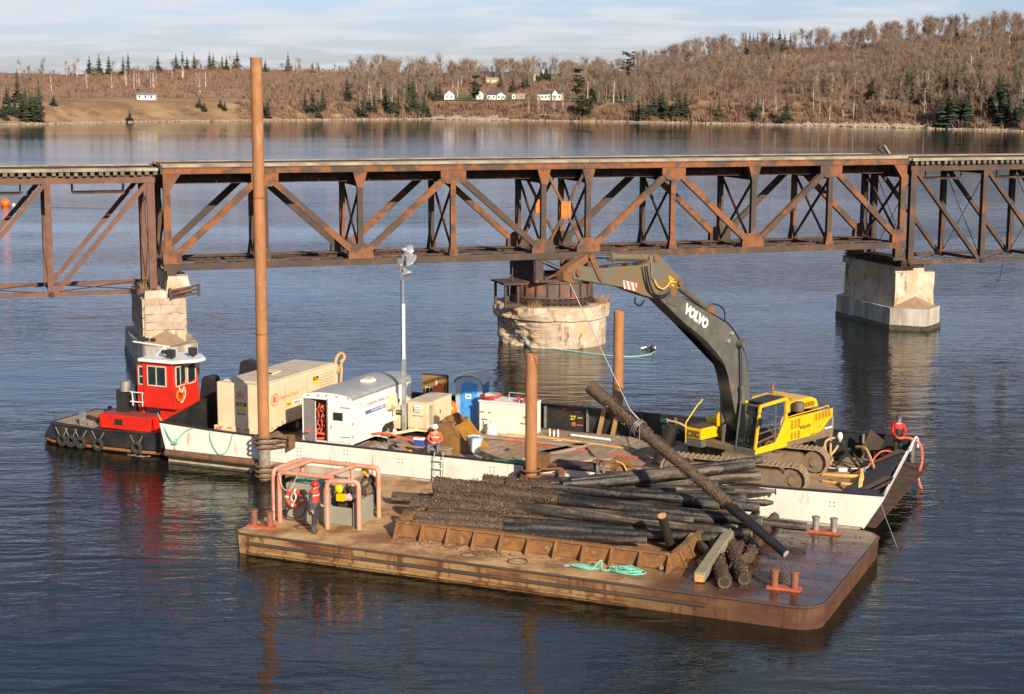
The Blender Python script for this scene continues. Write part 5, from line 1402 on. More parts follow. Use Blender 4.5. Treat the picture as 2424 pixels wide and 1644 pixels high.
# life ring leaning on the box
o = thing('life_ring', 'orange life ring hung on the front of the grey winch box', 'life ring', NP(1.3, 1.88, 1.63), ANG)
ax_ = Matrix.Rotation(R(12), 3, 'Z') @ frame(UX, UZ, -UY)
b = MB(); b.ring((0, 0, 0), .27, .075, ax_, 32, 10); b.build('ring', M_lring, o, smooth=True)
for k in range(4):
    a = math.pi / 4 + k * math.pi / 2 + .6; c = ax_ @ Vector((.27 * math.cos(a), .27 * math.sin(a), 0)); tdir = ax_ @ Vector((-math.sin(a), math.cos(a), 0)); b = MB(); b.tube([c - tdir * .035, c + tdir * .035], .08, 10, caps=False); b.build('band', M_refl, o, smooth=True)
b = MB(); kr = random.Random(8)
b.tube(smooth_pts([(-.05, -.02, .22), (-.1, -.03, 0), (.0, -.04, -.12), (.08, -.02, .02), (.0, -.03, .2), (.1, 0, .1), (.02, -.05, -.15)], 6), .02, 5); b.build('lifeline', M_ropew, o, smooth=True)
rope('hose', [NP(1.1, 1.9, 1.25), NP(1.0, 1.85, .98), NP(1.3, 1.8, .92), NP(1.65, 1.85, 1.05), NP(1.72, 1.95, 1.35)], .022, M_cable, 'black hose loop under the orange life ring', 'hose')
# teal netting on top of the box
def tangle(name, c, rx, ry, h, nl, r, mat, label, cat='rope', seed=1, ang=0.0, segs=9):
    q = random.Random(seed); b = MB()
    for i in range(nl):
        pts = []
        a0 = q.uniform(0, 6.28); rr_ = q.uniform(.35, 1)
        for k in range(segs):
            a = a0 + k * .8; x = rx * rr_ * math.cos(a) * q.uniform(.8, 1.15); y = ry * rr_ * math.sin(a) * q.uniform(.8, 1.15)
            pts.append(Vector(c) + rotz(ang) @ Vector((x, y, r + h * (1 - rr_ * .6) * q.random())))
        b.tube(smooth_pts(pts, 4), r, 5)
    o = b.build(name, mat, smooth=True); o['kind'] = 'thing'
    return tag(o, label, cat)
tangle('rope_heap', NP(1.7, 2.8, DN + 1.36), .75, .6, .10, 8, .022, M_teal, 'teal rope heaped on top of the grey winch box', seed=3, ang=ANG)
tangle('rope_heap', NP(14.05, 1.12, DN), .55, .30, .20, 9, .024, M_teal, 'thick round coil of pale teal rope beside the rusty bin', seed=5, ang=ANG)
tangle('rope_heap', NP(12.6, .95, DN), .50, .18, .10, 5, .024, M_teal, 'loose strands of pale teal rope left of the round coil', seed=6, ang=ANG)
rope('rope_strand', [NP(11.95, .85, .78), NP(12.5, 1.0, .80), NP(12.9, .8, .79), NP(13.1, 1.2, 1.0), NP(13.25, .9, .79), NP(13.6, 1.1, .80)], .026, M_teal, 'single teal strand joining the two rope heaps by the bin')
# ================================================================ excavator
EXC = Vector((9.315, 64.437, 0)); EH = R(-134.5)
# body is set down on the deck; undercarriage is turned relative to the house
ex = thing('excavator', 'big yellow and grey tracked excavator reaching over to the log pile', 'excavator', EXC + UZ * 0, EH)
EZ = .74
def EL(p):      # world -> machine frame
    q = p - EXC; f = Vector((math.cos(EH), math.sin(EH), 0)); l = Vector((-math.sin(EH), math.cos(EH), 0)); return Vector((q.dot(f), q.dot(l), p.z))
Xt = Matrix((( math.cos(ANG - EH), -math.sin(ANG - EH), 0), (math.sin(ANG - EH), math.cos(ANG - EH), 0), (0, 0, 1)))
tc0 = EL(WP(24.35, 4.95, 0))
def tr(x, y, z): return tc0 + Xt @ Vector((x, y, 0)) + UZ * (z + EZ - tc0.z * 0)
# track chain: a stadium of grouser shoes
def track(yc, name):
    L2, rr_ = 2.35, .50
    pts = []
    per = 4 * L2 + 2 * math.pi * rr_; n = 62
    sh = MB(); sh.box((0, 0, 0), (.20, .62, .035)); sh.box((.03, 0, .045), (.03, .60, .06)); sh.box((-.07, 0, .03), (.02, .6, .035)); me = sh.mesh('track_shoe', M_track)
    body = MB()
    for i in range(n):
        s = per * i / n
        if s < 2 * L2: x, z, a = -L2 + s, 2 * rr_, 0
        elif s < 2 * L2 + math.pi * rr_: t = (s - 2 * L2) / rr_; x, z, a = L2 + rr_ * math.sin(t), rr_ + rr_ * math.cos(t), -t
        elif s < 4 * L2 + math.pi * rr_: x, z, a = L2 - (s - 2 * L2 - math.pi * rr_), 0, math.pi
        else: t = (s - 4 * L2 - math.pi * rr_) / rr_; x, z, a = -L2 - rr_ * math.sin(t), rr_ - rr_ * math.cos(t), math.pi - t
        o = link('track_shoe', me, TRK[name])
        M = Matrix.Translation(tr(x, yc, z + .05)) @ Xt.to_4x4() @ Matrix.Rotation(-a, 4, 'Y')
        o.matrix_local = M
    b = MB()
    fr = [(-L2 + .1, .18), (L2 - .1, .18), (L2 - .05, .55), (L2 - .5, .80), (-L2 + .5, .80), (-L2 + .05, .55)]
    b.prism(fr, tr(0, yc - .2, .03), Xt @ UX, UZ, Xt @ UY * .4)
    return b
TRK = {}
for nm, yc in (('near', -1.75), ('far', 1.60)):
    f = MB(); L2 = 2.35
    f.prism([(-L2 + .2, .22), (L2 - .2, .22), (L2 - .2, .62), (L2 - .7, .86), (-L2 + .7, .86), (-L2 + .2, .62)], tr(0, yc - .22, 0), Xt @ UX, UZ, Xt @ UY * .44)
    f.prism([(-1.4, .3), (1.2, .3), (1.2, .7), (-1.4, .7)], tr(0, yc - .29, 0), Xt @ UX, UZ, Xt @ UY * .58)
    TRK[nm] = f.build('track_frame', M_belly, ex)
    for sx in (-1, 1):
        w_ = MB(); w_.cyl(tr(sx * L2, yc - .16, .55), tr(sx * L2, yc + .16, .55), .44, .44, 20); w_.cyl(tr(sx * L2, yc - .25, .55), tr(sx * L2, yc + .25, .55), .2, .2, 12); w_.build('sprocket' if sx > 0 else 'idler', M_belly, TRK[nm])
    for k in range(7):
        w_ = MB(); w_.cyl(tr(-1.6 + k * .53, yc - .18, .24), tr(-1.6 + k * .53, yc + .18, .24), .13, .13, 10); w_.build('roller', M_belly, TRK[nm])
    track(yc, nm)
b = MB(); c0 = tr(0, 0, .75)
for sx in (-1, 1):
    b.beam(tr(sx * .9, -1.6, .55), tr(sx * .5, 0, .8), .45, .45); b.beam(tr(sx * .9, 1.6, .55), tr(sx * .5, 0, .8), .45, .45)
b.box(tr(0, 0, .85), (1.6, 1.6, .4), Xt); b.build('car_body', M_belly, ex)
b = MB(); b.cyl((.0, 0.05, 1.5), (0, .05, 1.98), .75, .75, 28); b.build('swing_ring', M_mdark, ex)
# revolving platform
b = MB(); b.box((-1.25, 0, 1.9), (5.1, 2.9, .24)); b.box((-3.2, 0, 1.98), (1.7, 2.95, .3)); bevel(b.build('platform', M_belly, ex), .03)
# left side: engine and door panels
yl = 1.45
b = MB(); b.box((-2.0, 1.02, 2.48), (2.5, .86, .92)); bevel(b.build('side_housing', M_yel, ex), .05, 3)
b = MB(); b.prism([(-.82, 2.02), (-2.9, 2.02), (-3.25, 2.16), (-3.98, 2.66), (-3.98, 2.96), (-.82, 2.90)], (0, yl - .01, 0), (1, 0, 0), (0, 0, 1), (0, .035, 0)); bevel(b.build('side_door', M_yel, ex), .012)
b = MB(); b.box((-1.55, yl + .028, 2.46), (.012, .008, .86)); b.build('door_seam', M_mdark, ex)
b = MB(); b.box((-2.62, yl + .028, 2.5), (.012, .008, .86)); b.build('door_seam', M_mdark, ex)
def louvre(x, z, w_, h_, y=yl + .028, par=ex):
    b = MB(); n_ = 6
    for k in range(n_): b.box((x, y, z - h_ / 2 + h_ * (k + .5) / n_), (w_, .02, h_ / n_ * .55))
    b.build('louvre', pmat('louvre_dark', (.20, .10, .01), rough=.6), par)
for k in range(3): louvre(-1.10 - k * .24, 2.66 + k * .01, .17, .36)
for k in range(3): louvre(-1.10 - k * .24, 2.22, .15, .30)
for k in range(5): louvre(-2.78 - k * .23, 2.74 + k * .015, .17, .30)
lettering('VOLVO', .20, M_txtk, ex, (-2.02, yl + .034, 2.46), (-1, 0, 0), (0, 0, 1), bold=.006, xs=1.15)
lettering('EC 360B', .10, M_txto, ex, (-2.95, yl + .034, 2.34), (-1, 0, 0), (0, 0, 1))
lettering('x', .12, M_txtk, ex, (-2.35, yl + .034, 2.27), (-1, 0, 0), (0, 0, 1))
# counterweight: light grey, rounded rear
cwp = [(-2.95, 1.38), (-3.9, 1.40), (-4.25, 1.2), (-4.42, .7), (-4.48, 0), (-4.42, -.7), (-4.25, -1.2), (-3.9, -1.40), (-2.95, -1.38)]
b = MB(); b.prism(cwp, (0, 0, 1.86), (1, 0, 0), (0, 1, 0), (0, 0, .98)); bevel(b.build('counterweight', M_mlite, ex), .08, 3)
b = MB(); b.prism([(-3.1, 1.9), (-4.1, 1.9), (-4.1, 2.62), (-3.98, 2.60), (-3.25, 2.10)], (0, 1.41, 0), (1, 0, 0), (0, 0, 1), (0, .03, 0)); b.build('counterweight_side', M_mlite, ex)
b = MB(); b.box((-3.75, 1.448, 2.12), (.50, .01, .17)); b.build('plate', M_txtw, ex)
lettering('EC360B LC', .085, M_txtg, ex, (-3.75, 1.458, 2.12), (-1, 0, 0), (0, 0, 1))
b = MB(); b.box((-3.72, 1.445, 2.36), (.5, .012, .28)); b.build('recess', M_mgrey, ex)
# hood and top deck
b = MB(); b.box((-1.9, .1, 2.88), (2.7, 2.6, .12)); bevel(b.build('top_deck', M_yel, ex), .04, 2)
hood = [(-1.55, 2.92), (-2.0, 3.36), (-3.45, 3.40), (-3.85, 3.26), (-4.0, 2.92)]
b = MB(); b.prism(hood, (0, .78, 0), (1, 0, 0), (0, 0, 1), (0, -1.95, 0)); bevel(b.build('engine_hood', M_yel, ex), .07, 3)
b = MB()
for k in range(14): b.box((-2.3 - k * .1, .792, 3.12), (.05, .02, .2))
b.build('hood_grille', pmat('louvre_dark', (.2, .1, .01)), ex)
b = MB(); b.cyl((-2.05, 1.12, 2.92), (-2.05, 1.12, 3.0), .10, .10, 12); b.lathe([(0, 3.0), (.13, 3.0), (.22, 3.06), (.22, 3.38), (.18, 3.42), (0, 3.43)], 20, (-2.05, 1.12, 0)); b.build('air_prefilter', pmat('prefilter', (.16, .12, .09), rough=.5), ex, smooth=True)
b = MB(); b.tube([(-2.9, -.8, 3.35), (-2.92, -.8, 3.7), (-3.0, -.8, 3.85)], .06, 8); b.build('exhaust_pipe', M_link, ex, smooth=True)
b = MB(); b.tube(smooth_pts([(-.9, 1.38, 2.92), (-.95, 1.38, 2.99), (-3.2, 1.35, 3.03), (-3.85, 1.3, 3.05), (-3.9, 1.3, 2.96)], 4), .022, 6); b.tube([(-2.4, .6, 3.40), (-2.9, -.6, 3.42)], .02, 6); b.build('grab_rail', M_yel, ex, smooth=True)
b = MB(); b.box((-.6, -.25, 2.75), (1.5, .9, .35)); b.build('pump_cover', M_yel, ex)
b = MB(); b.box((-.55, .0, 2.97), (1.1, 1.2, .06)); b.build('anti_slip_mat', M_mdark, ex)
# right side: tank and tool box with hand rail
b = MB(); b.box((-.5, -1.08, 2.42), (2.3, .78, .80)); bevel(b.build('fuel_tank', M_yel, ex), .05)
b = MB(); b.box((1.3, -1.08, 2.38), (1.2, .74, .46)); bevel(b.build('tool_box', M_yel, ex), .04)
b = MB(); b.box((1.35, -1.08, 2.63), (1.1, .68, .03)); b.build('tool_box_lid', M_rust, ex)
b = MB(); b.box((1.915, -1.08, 2.36), (.02, .56, .26)); b.build('box_recess', pmat('louvre_dark', (.2, .1, .01)), ex)
for y in (-1.28, -.88): 
    b = MB(); b.cyl((1.92, y, 2.35), (1.96, y, 2.35), .05, .05, 10); b.build('work_lamp', M_lamp, ex)
b = MB(); b.box((1.75, -1.08, 2.0), (.3, .72, .28)); b.build('step', M_mgrey, ex)
b = MB(); b.tube([(1.88, -1.5, 1.95), (1.9, -1.5, 2.75), (1.2, -1.5, 3.35)], .028, 6); b.tube([(1.2, -1.5, 3.35), (.5, -1.5, 3.75)], .025, 6); b.tube([(-.1, -1.48, 2.8), (-.1, -1.48, 3.3), (.6, -1.5, 3.75)], .02, 6); b.build('hand_rail', M_yel, ex, smooth=True)
b = MB(); b.prism([(-.3, 0), (.3, 0), (.32, .42), (.2, .55), (-.2, .55), (-.3, .42)], (.75, -.62, 2.62), (1, 0, 0), (0, 0, 1), (0, .05, 0)); b.build('mirror_plate', M_yel, ex)
# cab
cx0, cx1, cy0, cy1 = -.82, 1.12, .50, 1.46
def bar(p, q, w_=.09, m=M_yel, name='cab_pillar', h_=None):
    b = MB(); b.beam(p, q, w_, h_ or w_, (0, 1, 0)); return bevel(b.build(name, m, ex), .015)
# lower shell
b = MB(); b.prism([(1.32, 1.84), (-.12, 1.84), (-.82, 1.84), (-.82, 2.92), (-.60, 2.92), (-.30, 2.45), (.0, 2.12), (1.22, 2.06)], (0, cy1 - .035, 0), (1, 0, 0), (0, 0, 1), (0, .045, 0)); bevel(b.build('cab_side', M_yel, ex), .012)
b = MB(); b.box((.2, .98, 1.90), (2.0, .92, .16)); b.build('cab_floor', M_mdark, ex)
b = MB(); b.prism([(1.32, 1.66), (1.32, 2.0), (1.26, 2.02), (1.2, 1.66)], (0, cy0, 0), (1, 0, 0), (0, 0, 1), (0, .96, 0)); b.build('cab_toe', M_mgrey, ex)
bar((1.28, cy1 - .02, 2.0), (1.02, cy1 - .02, 3.70), .10); bar((1.28, cy0 + .02, 2.0), (1.02, cy0 + .02, 3.70), .07, M_mgrey)
bar((-.66, cy1 - .02, 2.88), (-.72, cy1 - .02, 3.72), .14); bar((-.76, cy0 + .02, 1.9), (-.72, cy0 + .02, 3.7), .1)
bar((1.04, cy1 - .02, 3.70), (-.76, cy1 - .02, 3.78), .12, name='cab_roof_rail'); bar((1.04, cy0 + .02, 3.70), (-.76, cy0 + .02, 3.78), .09, name='cab_roof_rail')
bar((1.02, cy0, 3.70), (1.02, cy1, 3.70), .08, M_mgrey, 'cab_header'); 
b = MB(); b.box((-.05, .98, 3.78), (1.35, .86, .05), Matrix.Rotation(R(2.5), 3, 'Y')); b.build('roof_hatch', M_mdark, ex)
b = MB(); b.box((-.79, .98, 2.4), (.04, .94, 1.0)); b.build('cab_back', M_mdark, ex)
b = MB(); b.box((-.78, .98, 3.3), (.02, .80, .7)); b.build('rear_pane', M_glassd, ex)
bar((.02, cy1, 2.15), (.02, cy1, 3.68), .06, M_mgrey, 'door_frame'); bar((1.18, cy1, 2.62), (-.45, cy1, 2.70), .05, M_mgrey, 'door_frame')
M_gl = bpy.data.materials.new('cab_glass'); M_gl.use_nodes = True
_t = M_gl.node_tree; _t.nodes.clear(); _o = _t.nodes.new('ShaderNodeOutputMaterial'); _m = _t.nodes.new('ShaderNodeMixShader'); _a = _t.nodes.new('ShaderNodeBsdfTransparent'); _g = _t.nodes.new('ShaderNodeBsdfGlossy'); _f = _t.nodes.new('ShaderNodeFresnel')
_a.inputs[0].default_value = (.55, .68, .64, 1); _g.inputs['Roughness'].default_value = .03; _f.inputs[0].default_value = 1.5
_t.links.new(_f.outputs[0], _m.inputs[0]); _t.links.new(_a.outputs[0], _m.inputs[1]); _t.links.new(_g.outputs[0], _m.inputs[2]); _t.links.new(_m.outputs[0], _o.inputs[0])
g = MB(); g.add([(1.22, cy1, 2.1), (1.0, cy1, 3.66), (-.66, cy1, 3.70), (-.60, cy1, 2.95), (-.30, cy1, 2.48), (.0, cy1, 2.15)], [(0, 1, 2, 3, 4, 5)]); g.build('side_pane', M_gl, ex, fix=False)
g = MB(); g.add([(1.285, cy0 + .06, 2.05), (1.285, cy1 - .06, 2.05), (1.03, cy1 - .06, 3.66), (1.03, cy0 + .06, 3.66)], [(0, 1, 2, 3)]); g.build('windscreen', M_gl, ex, fix=False)
g = MB(); g.add([(1.2, cy0, 2.1), (1.0, cy0, 3.66), (-.7, cy0, 3.70), (-.7, cy0, 2.3)], [(0, 1, 2, 3)]); g.build('inner_pane', M_gl, ex, fix=False)
b = MB(); b.box((-.25, .98, 2.30), (.55, .55, .14)); b.box((-.52, .98, 2.72), (.14, .5, .75)); b.build('seat', M_mdark, ex)
b = MB(); b.box((.75, .98, 2.45), (.2, .3, .9)); b.build('console', M_mdark, ex)
b = MB(); b.tube([(1.15, cy1 + .05, 3.5), (1.25, cy1 + .2, 3.45), (1.28, cy1 + .2, 3.2)], .015, 6); b.box((1.28, cy1 + .2, 3.15), (.05, .16, .3)); b.build('mirror', M_mdark, ex)
# ---- boom (profile measured in the plane of the arm)
yb = .0
def plate(name, pts, y0, y1, mat, bev=.015):
    b = MB(); b.prism(pts, (0, y0, 0), (1, 0, 0), (0, 0, 1), (0, y1 - y0, 0)); return bevel(b.build(name, mat, ex), bev)
top = [(5.98, 8.42), (5.45, 8.62), (5.05, 8.52), (4.27, 8.06), (3.55, 7.74), (2.88, 7.43), (2.35, 7.20), (1.91, 6.95), (1.5, 6.70), (1.2, 6.42), (.85, 6.05), (.57, 5.62), (.40, 5.2), (.29, 4.75), (.18, 4.1), (.15, 3.4), (.12, 2.75), (.22, 2.45)]
bot = [(.55, 2.4), (.85, 2.75), (1.12, 3.45), (1.41, 4.30), (1.59, 4.86), (1.78, 5.22), (2.02, 5.52), (2.43, 5.88), (2.8, 6.18), (3.23, 6.5), (3.8, 6.84), (4.4, 7.2), (4.9, 7.55), (5.31, 7.86), (5.76, 8.15)]
plate('boom', top + bot, -.30, .30, M_mgrey, .02)
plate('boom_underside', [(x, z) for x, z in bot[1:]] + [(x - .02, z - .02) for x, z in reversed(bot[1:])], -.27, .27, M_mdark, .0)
# VOLVO lettering on the left face of the boom (the side seen here is the machine's left)
a = Vector((4.50, 0, 7.80)); c = Vector((2.84, 0, 6.86)); dr = (c - a).normalized(); upd = Vector((-dr.z, 0, dr.x)); upd = upd if upd.z > 0 else -upd
mid = (a + c) / 2 + upd * .02
lettering('VOLVO', .50, M_txtw, ex, (mid.x, .302, mid.z), dr, upd, bold=.032, xs=.95)
for (x, z) in ((1.52, 6.52), (1.74, 6.24)):
    b = MB(); b.box((x, .36, z), (.13, .12, .13)); b.build('boom_lamp', M_lamp, ex)
# boom cylinders on both sides
for y in (-.48, .48):
    b = MB(); b.cyl((1.02, y, 6.02), (.90, y, 4.25), .055, .055, 12); b.build('cylinder_rod', M_chrome, ex, smooth=True)
    b = MB(); b.cyl((.90, y, 4.30), (.82, y, 2.45), .115, .115, 14); b.cyl((.905, y, 4.34), (.895, y, 4.20), .14, .14, 14); b.build('cylinder_barrel', M_mgrey, ex, smooth=True)
b = MB(); b.cyl((1.02, -.62, 6.05), (1.02, .62, 6.05), .15, .15, 16); b.build('boom_pin', M_mgrey, ex, smooth=True)
# bracket of the boom foot
b = MB(); b.box((.55, .36, 2.25), (.9, .08, .9)); b.box((.55, -.36, 2.25), (.9, .08, .9)); b.build('boom_bracket', M_mgrey, ex)
# stick cylinder on top of the boom
b = MB(); b.cyl((4.55, 0, 8.62), (2.55, 0, 7.52), .145, .145, 16); b.cyl((4.5, 0, 8.6), (4.35, 0, 8.52), .175, .175, 16); b.build('stick_cylinder', M_mgrey, ex, smooth=True)
b = MB(); b.cyl((4.95, 0, 8.83), (4.5, 0, 8.59), .07, .07, 12); b.build('stick_cylinder_rod', M_chrome, ex, smooth=True)
b = MB(); b.prism([(2.1, 7.0), (2.95, 7.42), (2.6, 7.66), (2.42, 7.66)], (0, -.16, 0), (1, 0, 0), (0, 0, 1), (0, .32, 0)); b.build('cylinder_lug', M_link, ex)
# stick
st_out = [(10.55, 9.52), (10.2, 9.80), (9.6, 9.68), (9.1, 9.60), (7.9, 9.58), (6.76, 9.54), (6.42, 9.62), (6.25, 9.88), (6.0, 9.93), (5.80, 9.80), (5.3, 9.45), (4.87, 9.12), (4.55, 8.92), (4.42, 8.68), (4.55, 8.50), (4.85, 8.50), (5.2, 8.38), (5.55, 8.20), (5.94, 8.22), (6.73, 8.44), (7.86, 8.82), (9.56, 9.16), (10.2, 9.28), (10.5, 9.32)]
plate('stick', st_out, -.24, .24, M_stick, .02)
for (x, z, h_, r_) in ((5.15, 8.42, .36, .17), (4.66, 8.72, .33, .13), (6.08, 9.75, .3, .14), (10.3, 9.55, .34, .13)):
    b = MB(); b.cyl((x, -h_, z), (x, h_, z), r_, r_, 16); b.build('stick_pin', M_link, ex, smooth=True)
plate('boom_tip_cheek', [(5.35, 8.25), (5.35, 8.62), (4.9, 8.55), (4.55, 8.1), (4.9, 7.85), (5.5, 8.05)], -.34, -.29, M_mgrey, .01); plate('boom_tip_cheek', [(5.35, 8.25), (5.35, 8.62), (4.9, 8.55), (4.55, 8.1), (4.9, 7.85), (5.5, 8.05)], .29, .34, M_mgrey, .01)
# bucket cylinder and linkage
b = MB(); b.cyl((6.08, 0, 9.75), (8.3, 0, 9.93), .13, .13, 16); b.cyl((8.15, 0, 9.92), (8.35, 0, 9.935), .165, .165, 16); b.cyl((6.6, 0, 9.80), (6.75, 0, 9.81), .16, .16, 16); b.build('bucket_cylinder', M_stick, ex, smooth=True)
b = MB(); b.cyl((8.3, 0, 9.93), (9.62, 0, 10.04), .07, .07, 12); b.build('bucket_cylinder_rod', M_chrome, ex, smooth=True)
for y in (-.30, .26):
    plate('link_arm', [(9.72, 10.14), (9.50, 10.10), (9.35, 9.8), (9.10, 9.3), (8.98, 9.22), (9.12, 9.12), (9.25, 9.25), (9.55, 9.72), (9.70, 9.95)], y, y + .05, M_link, .008)
plate('link_rod', [(9.55, 10.12), (9.78, 10.12), (10.75, 9.72), (10.80, 9.56), (10.62, 9.52), (9.55, 9.92)], -.2, .2, M_link, .02)
plate('link_rod', [(10.5, 9.62), (10.95, 9.62), (10.9, 9.3), (10.55, 9.2), (10.3, 9.25)], -.18, .18, M_link, .02)
b = MB(); b.cyl((9.64, -.33, 10.04), (9.64, .33, 10.04), .11, .11, 14); b.build('link_pin', M_link, ex, smooth=True)
# markings
mk = thing
def decal(name, pts, mat, y=.243):
    b = MB(); b.prism(pts, (0, y, 0), (1, 0, 0), (0, 0, 1), (0, .006, 0)); return b.build(name, mat, ex)
q0 = Vector((7.85, 0, 8.98)); q1 = Vector((7.10, 0, 8.78)); dn = Vector((.07, 0, -.27))
q0 = Vector((7.86, 0, 9.08)); q1 = Vector((7.10, 0, 8.90))
decal('warning_plate', [(q0.x, q0.z), (q1.x, q1.z), (q1.x + .05, q1.z - .28), (q0.x - .04, q0.z - .30)], M_txtw)
for k in range(3):
    t0_ = k / 3 + .04; t1_ = t0_ + .17
    a = q0.lerp(q1, t0_); c = q0.lerp(q1, t1_); d_ = q0.lerp(q1, min(1, t1_ + .16)); e_ = q0.lerp(q1, min(1, t0_ + .16))
    decal('warning_stripe', [(a.x, a.z - .005), (c.x, c.z - .005), (d_.x + .01, d_.z - .285), (e_.x + .01, e_.z - .285)], M_txtr, .25)
decal('rental_sticker', [(5.28, 9.05), (5.02, 8.90), (4.98, 8.72), (5.24, 8.86)], M_txty)
decal('rental_sticker', [(5.24, 8.82), (5.02, 8.70), (4.98, 8.60), (5.2, 8.72)], M_txty)
lettering('Hertz', .11, M_txtk, ex, (5.12, .252, 8.88), Vector((-.85, 0, -.5)), Vector((-.5, 0, .85)), shear=.2)
def exhose(name, pts, r, mat):
    b = MB(); b.tube(smooth_pts(pts, 6), r, 6); return b.build(name, mat, ex, smooth=True)
exhose('yellow_hose', [(6.2, .30, 8.98), (6.05, .34, 8.72), (5.75, .36, 8.60), (5.5, .36, 8.70), (5.35, .34, 8.80), (5.0, .33, 8.78)], .035, M_hosey)
for k, (dx, dz) in enumerate(((0, 0), (.12, -.05), (.28, .06))):
    exhose('hydraulic_hose', [(6.6 + dx, .28, 9.5), (6.45 + dx, .30, 8.9 + dz), (6.15 + dx, .30, 8.45 + dz), (5.7, .32, 8.30 + dz), (5.2, .33, 8.5)], .022, M_cable)
exhose('hydraulic_hose', [(6.35, .2, 9.85), (6.38, .32, 9.5), (6.36, .32, 9.1), (6.2, .32, 8.95)], .02, M_steel)
exhose('hydraulic_hose', [(6.9, 0, 8.35), (6.95, .05, 8.15), (6.7, .08, 8.05), (6.45, .05, 8.2)], .035, M_cable)
exhose('hydraulic_pipe', [(2.6, .22, 7.36), (2.0, .24, 7.08), (1.55, .24, 6.85), (1.2, .24, 6.55), (.8, .24, 6.1), (.5, .24, 5.62), (.33, .24, 5.1), (.22, .24, 4.3), (.15, .22, 3.5), (.1, .2, 2.9)], .03, M_cable)
exhose('hydraulic_pipe', [(2.6, -.1, 7.42), (2.0, -.1, 7.14), (1.5, -.1, 6.88), (1.1, -.1, 6.5), (.7, -.1, 6.1), (.4, -.1, 5.62), (.25, -.1, 5.1), (.1, -.1, 4.3)], .03, M_cable)
exhose('hydraulic_pipe', [(4.9, .12, 8.4), (4.2, .14, 8.1), (3.2, .14, 7.62), (2.5, .14, 7.35)], .03, M_cable)
exhose('hydraulic_hose', [(2.35, 0, 7.7), (1.9, 0, 7.6), (1.55, 0, 7.35), (1.5, 0, 6.95)], .03, M_cable)
exhose('hydraulic_pipe', [(9.0, .1, 9.66), (8.2, .1, 9.68), (7.2, .1, 9.64), (6.7, .1, 9.6)], .025, M_rustd)
for x in (8.6, 7.6, 7.0):
    b = MB(); b.box((x, .1, 9.62), (.12, .2, .1)); b.build('pipe_clamp', M_rustd, ex)
exhose('hydraulic_hose', [(.9, -.4, 2.4), (.7, -.2, 2.9), (.5, .1, 3.0), (.4, .2, 2.6)], .035, M_cable)
exhose('hydraulic_hose', [(1.0, -.5, 2.4), (.95, -.3, 2.8), (.8, 0, 2.8), (.6, .3, 2.4)], .035, M_cable)
# hook shackle, wire and the hanging pile
tipw = EXC + Vector((math.cos(EH), math.sin(EH), 0)) * 10.62 + UZ * 9.45
LB, LT = Vector((8.83, 51.3, 1.12)), Vector((2.80, 57.5, 5.40))
hk = LB.lerp(LT, .735)
o = MB(); o.ring(tipw + UZ * .12, .12, .03, frame(UX, UZ, UY), 16, 6); tag(o.build('shackle', M_chrome, smooth=True), 'shiny steel shackle at the very tip of the excavator arm', 'shackle')
b = MB(); b.tube([tipw, hk + (tipw - hk) * .12], .018, 6); b.tube([hk + (tipw - hk) * .12, hk + UZ * .3], .03, 6)
tag(b.build('hoist_cable', M_wire, smooth=True), 'thin wire rope slanting from the arm tip to the hanging pile', 'cable')
b = MB(); dlog = (LT - LB).normalized(); ax2 = axis_to(dlog)
for s_ in (-.07, .0, .08):
    b.ring(hk + dlog * s_ + UZ * .0, .29, .02, ax2, 20, 6)
b.tube([hk + UZ * .3, hk + UZ * .1 - UY * .33, hk - UY * .36 - UZ * .5], .02, 5)
tag(b.build('choker_sling', M_wire, smooth=True), 'wire choker wrapped round the hanging mussel covered pile', 'sling')
def WU(px, py, u):      # point of the plane u = const (white barge frame) seen there -> local (u, v, z)
    d = fwd + rgt * ((px - 1212) / FPX) + upv * ((822 - py) / FPX); o = Vector((0, 0, CAMZ))
    t = (WP(u, 0, 0) - o).dot(BU) / d.dot(BU); return WL(o + d * t)
def WV(px, py, v):
    d = fwd + rgt * ((px - 1212) / FPX) + upv * ((822 - py) / FPX); o = Vector((0, 0, CAMZ))
    t = (WP(0, v, 0) - o).dot(BV) / d.dot(BV); return WL(o + d * t)
# ================================================================ tan compressor trailer
CU, CV = 1.55, 1.95
ct = thing('compressor_trailer', 'long tan compressor trailer behind the tall spud pile', 'trailer', WP(CU, CV, DK), ANG)
Wc, Lc, z0c, z1c = 2.42, 6.35, .62, 2.6
b = MB(); b.prism([(.0, .10), (.10, 0), (Wc - .12, 0), (Wc, .14), (Wc, Lc), (0, Lc)], (0, 0, z0c), (1, 0, 0), (0, 1, 0), (0, 0, z1c - z0c)); bevel(b.build('body', M_tan, ct), .05, 3)
b = MB(); b.box((Wc / 2, Lc / 2 + .15, z1c + .02), (Wc - .30, Lc - .55, .06)); bevel(b.build('roof', M_tan2, ct), .03)
for y in (1.9, 3.6, 5.2):
    b = MB(); b.box((Wc / 2, y, z1c + .053), (Wc - .35, .03, .012)); b.build('roof_seam', M_txtg, ct)
b = MB(); b.box((1.25, 2.6, z1c + .09), (.42, .75, .07), Matrix.Rotation(R(4), 3, 'X')); b.build('roof_hatch', M_tan, ct)
b = MB(); b.box((1.27, 2.25, z1c + .10), (.36, .10, .05)); b.build('hatch_gap', M_mdark, ct)
b = MB(); b.box((Wc / 2, -.02, z0c - .02), (Wc + .1, .14, .24)); bevel(b.build('bumper', M_tan, ct), .02)
b = MB(); b.prism([(0, -.12), (.62, -.12), (1.5, .08), (Lc, .08), (Lc, .1), (0, .1)], (Wc - .02, .0, z0c), (0, 1, 0), (0, 0, 1), (.04, 0, 0)); b.build('skirt', M_tan, ct)
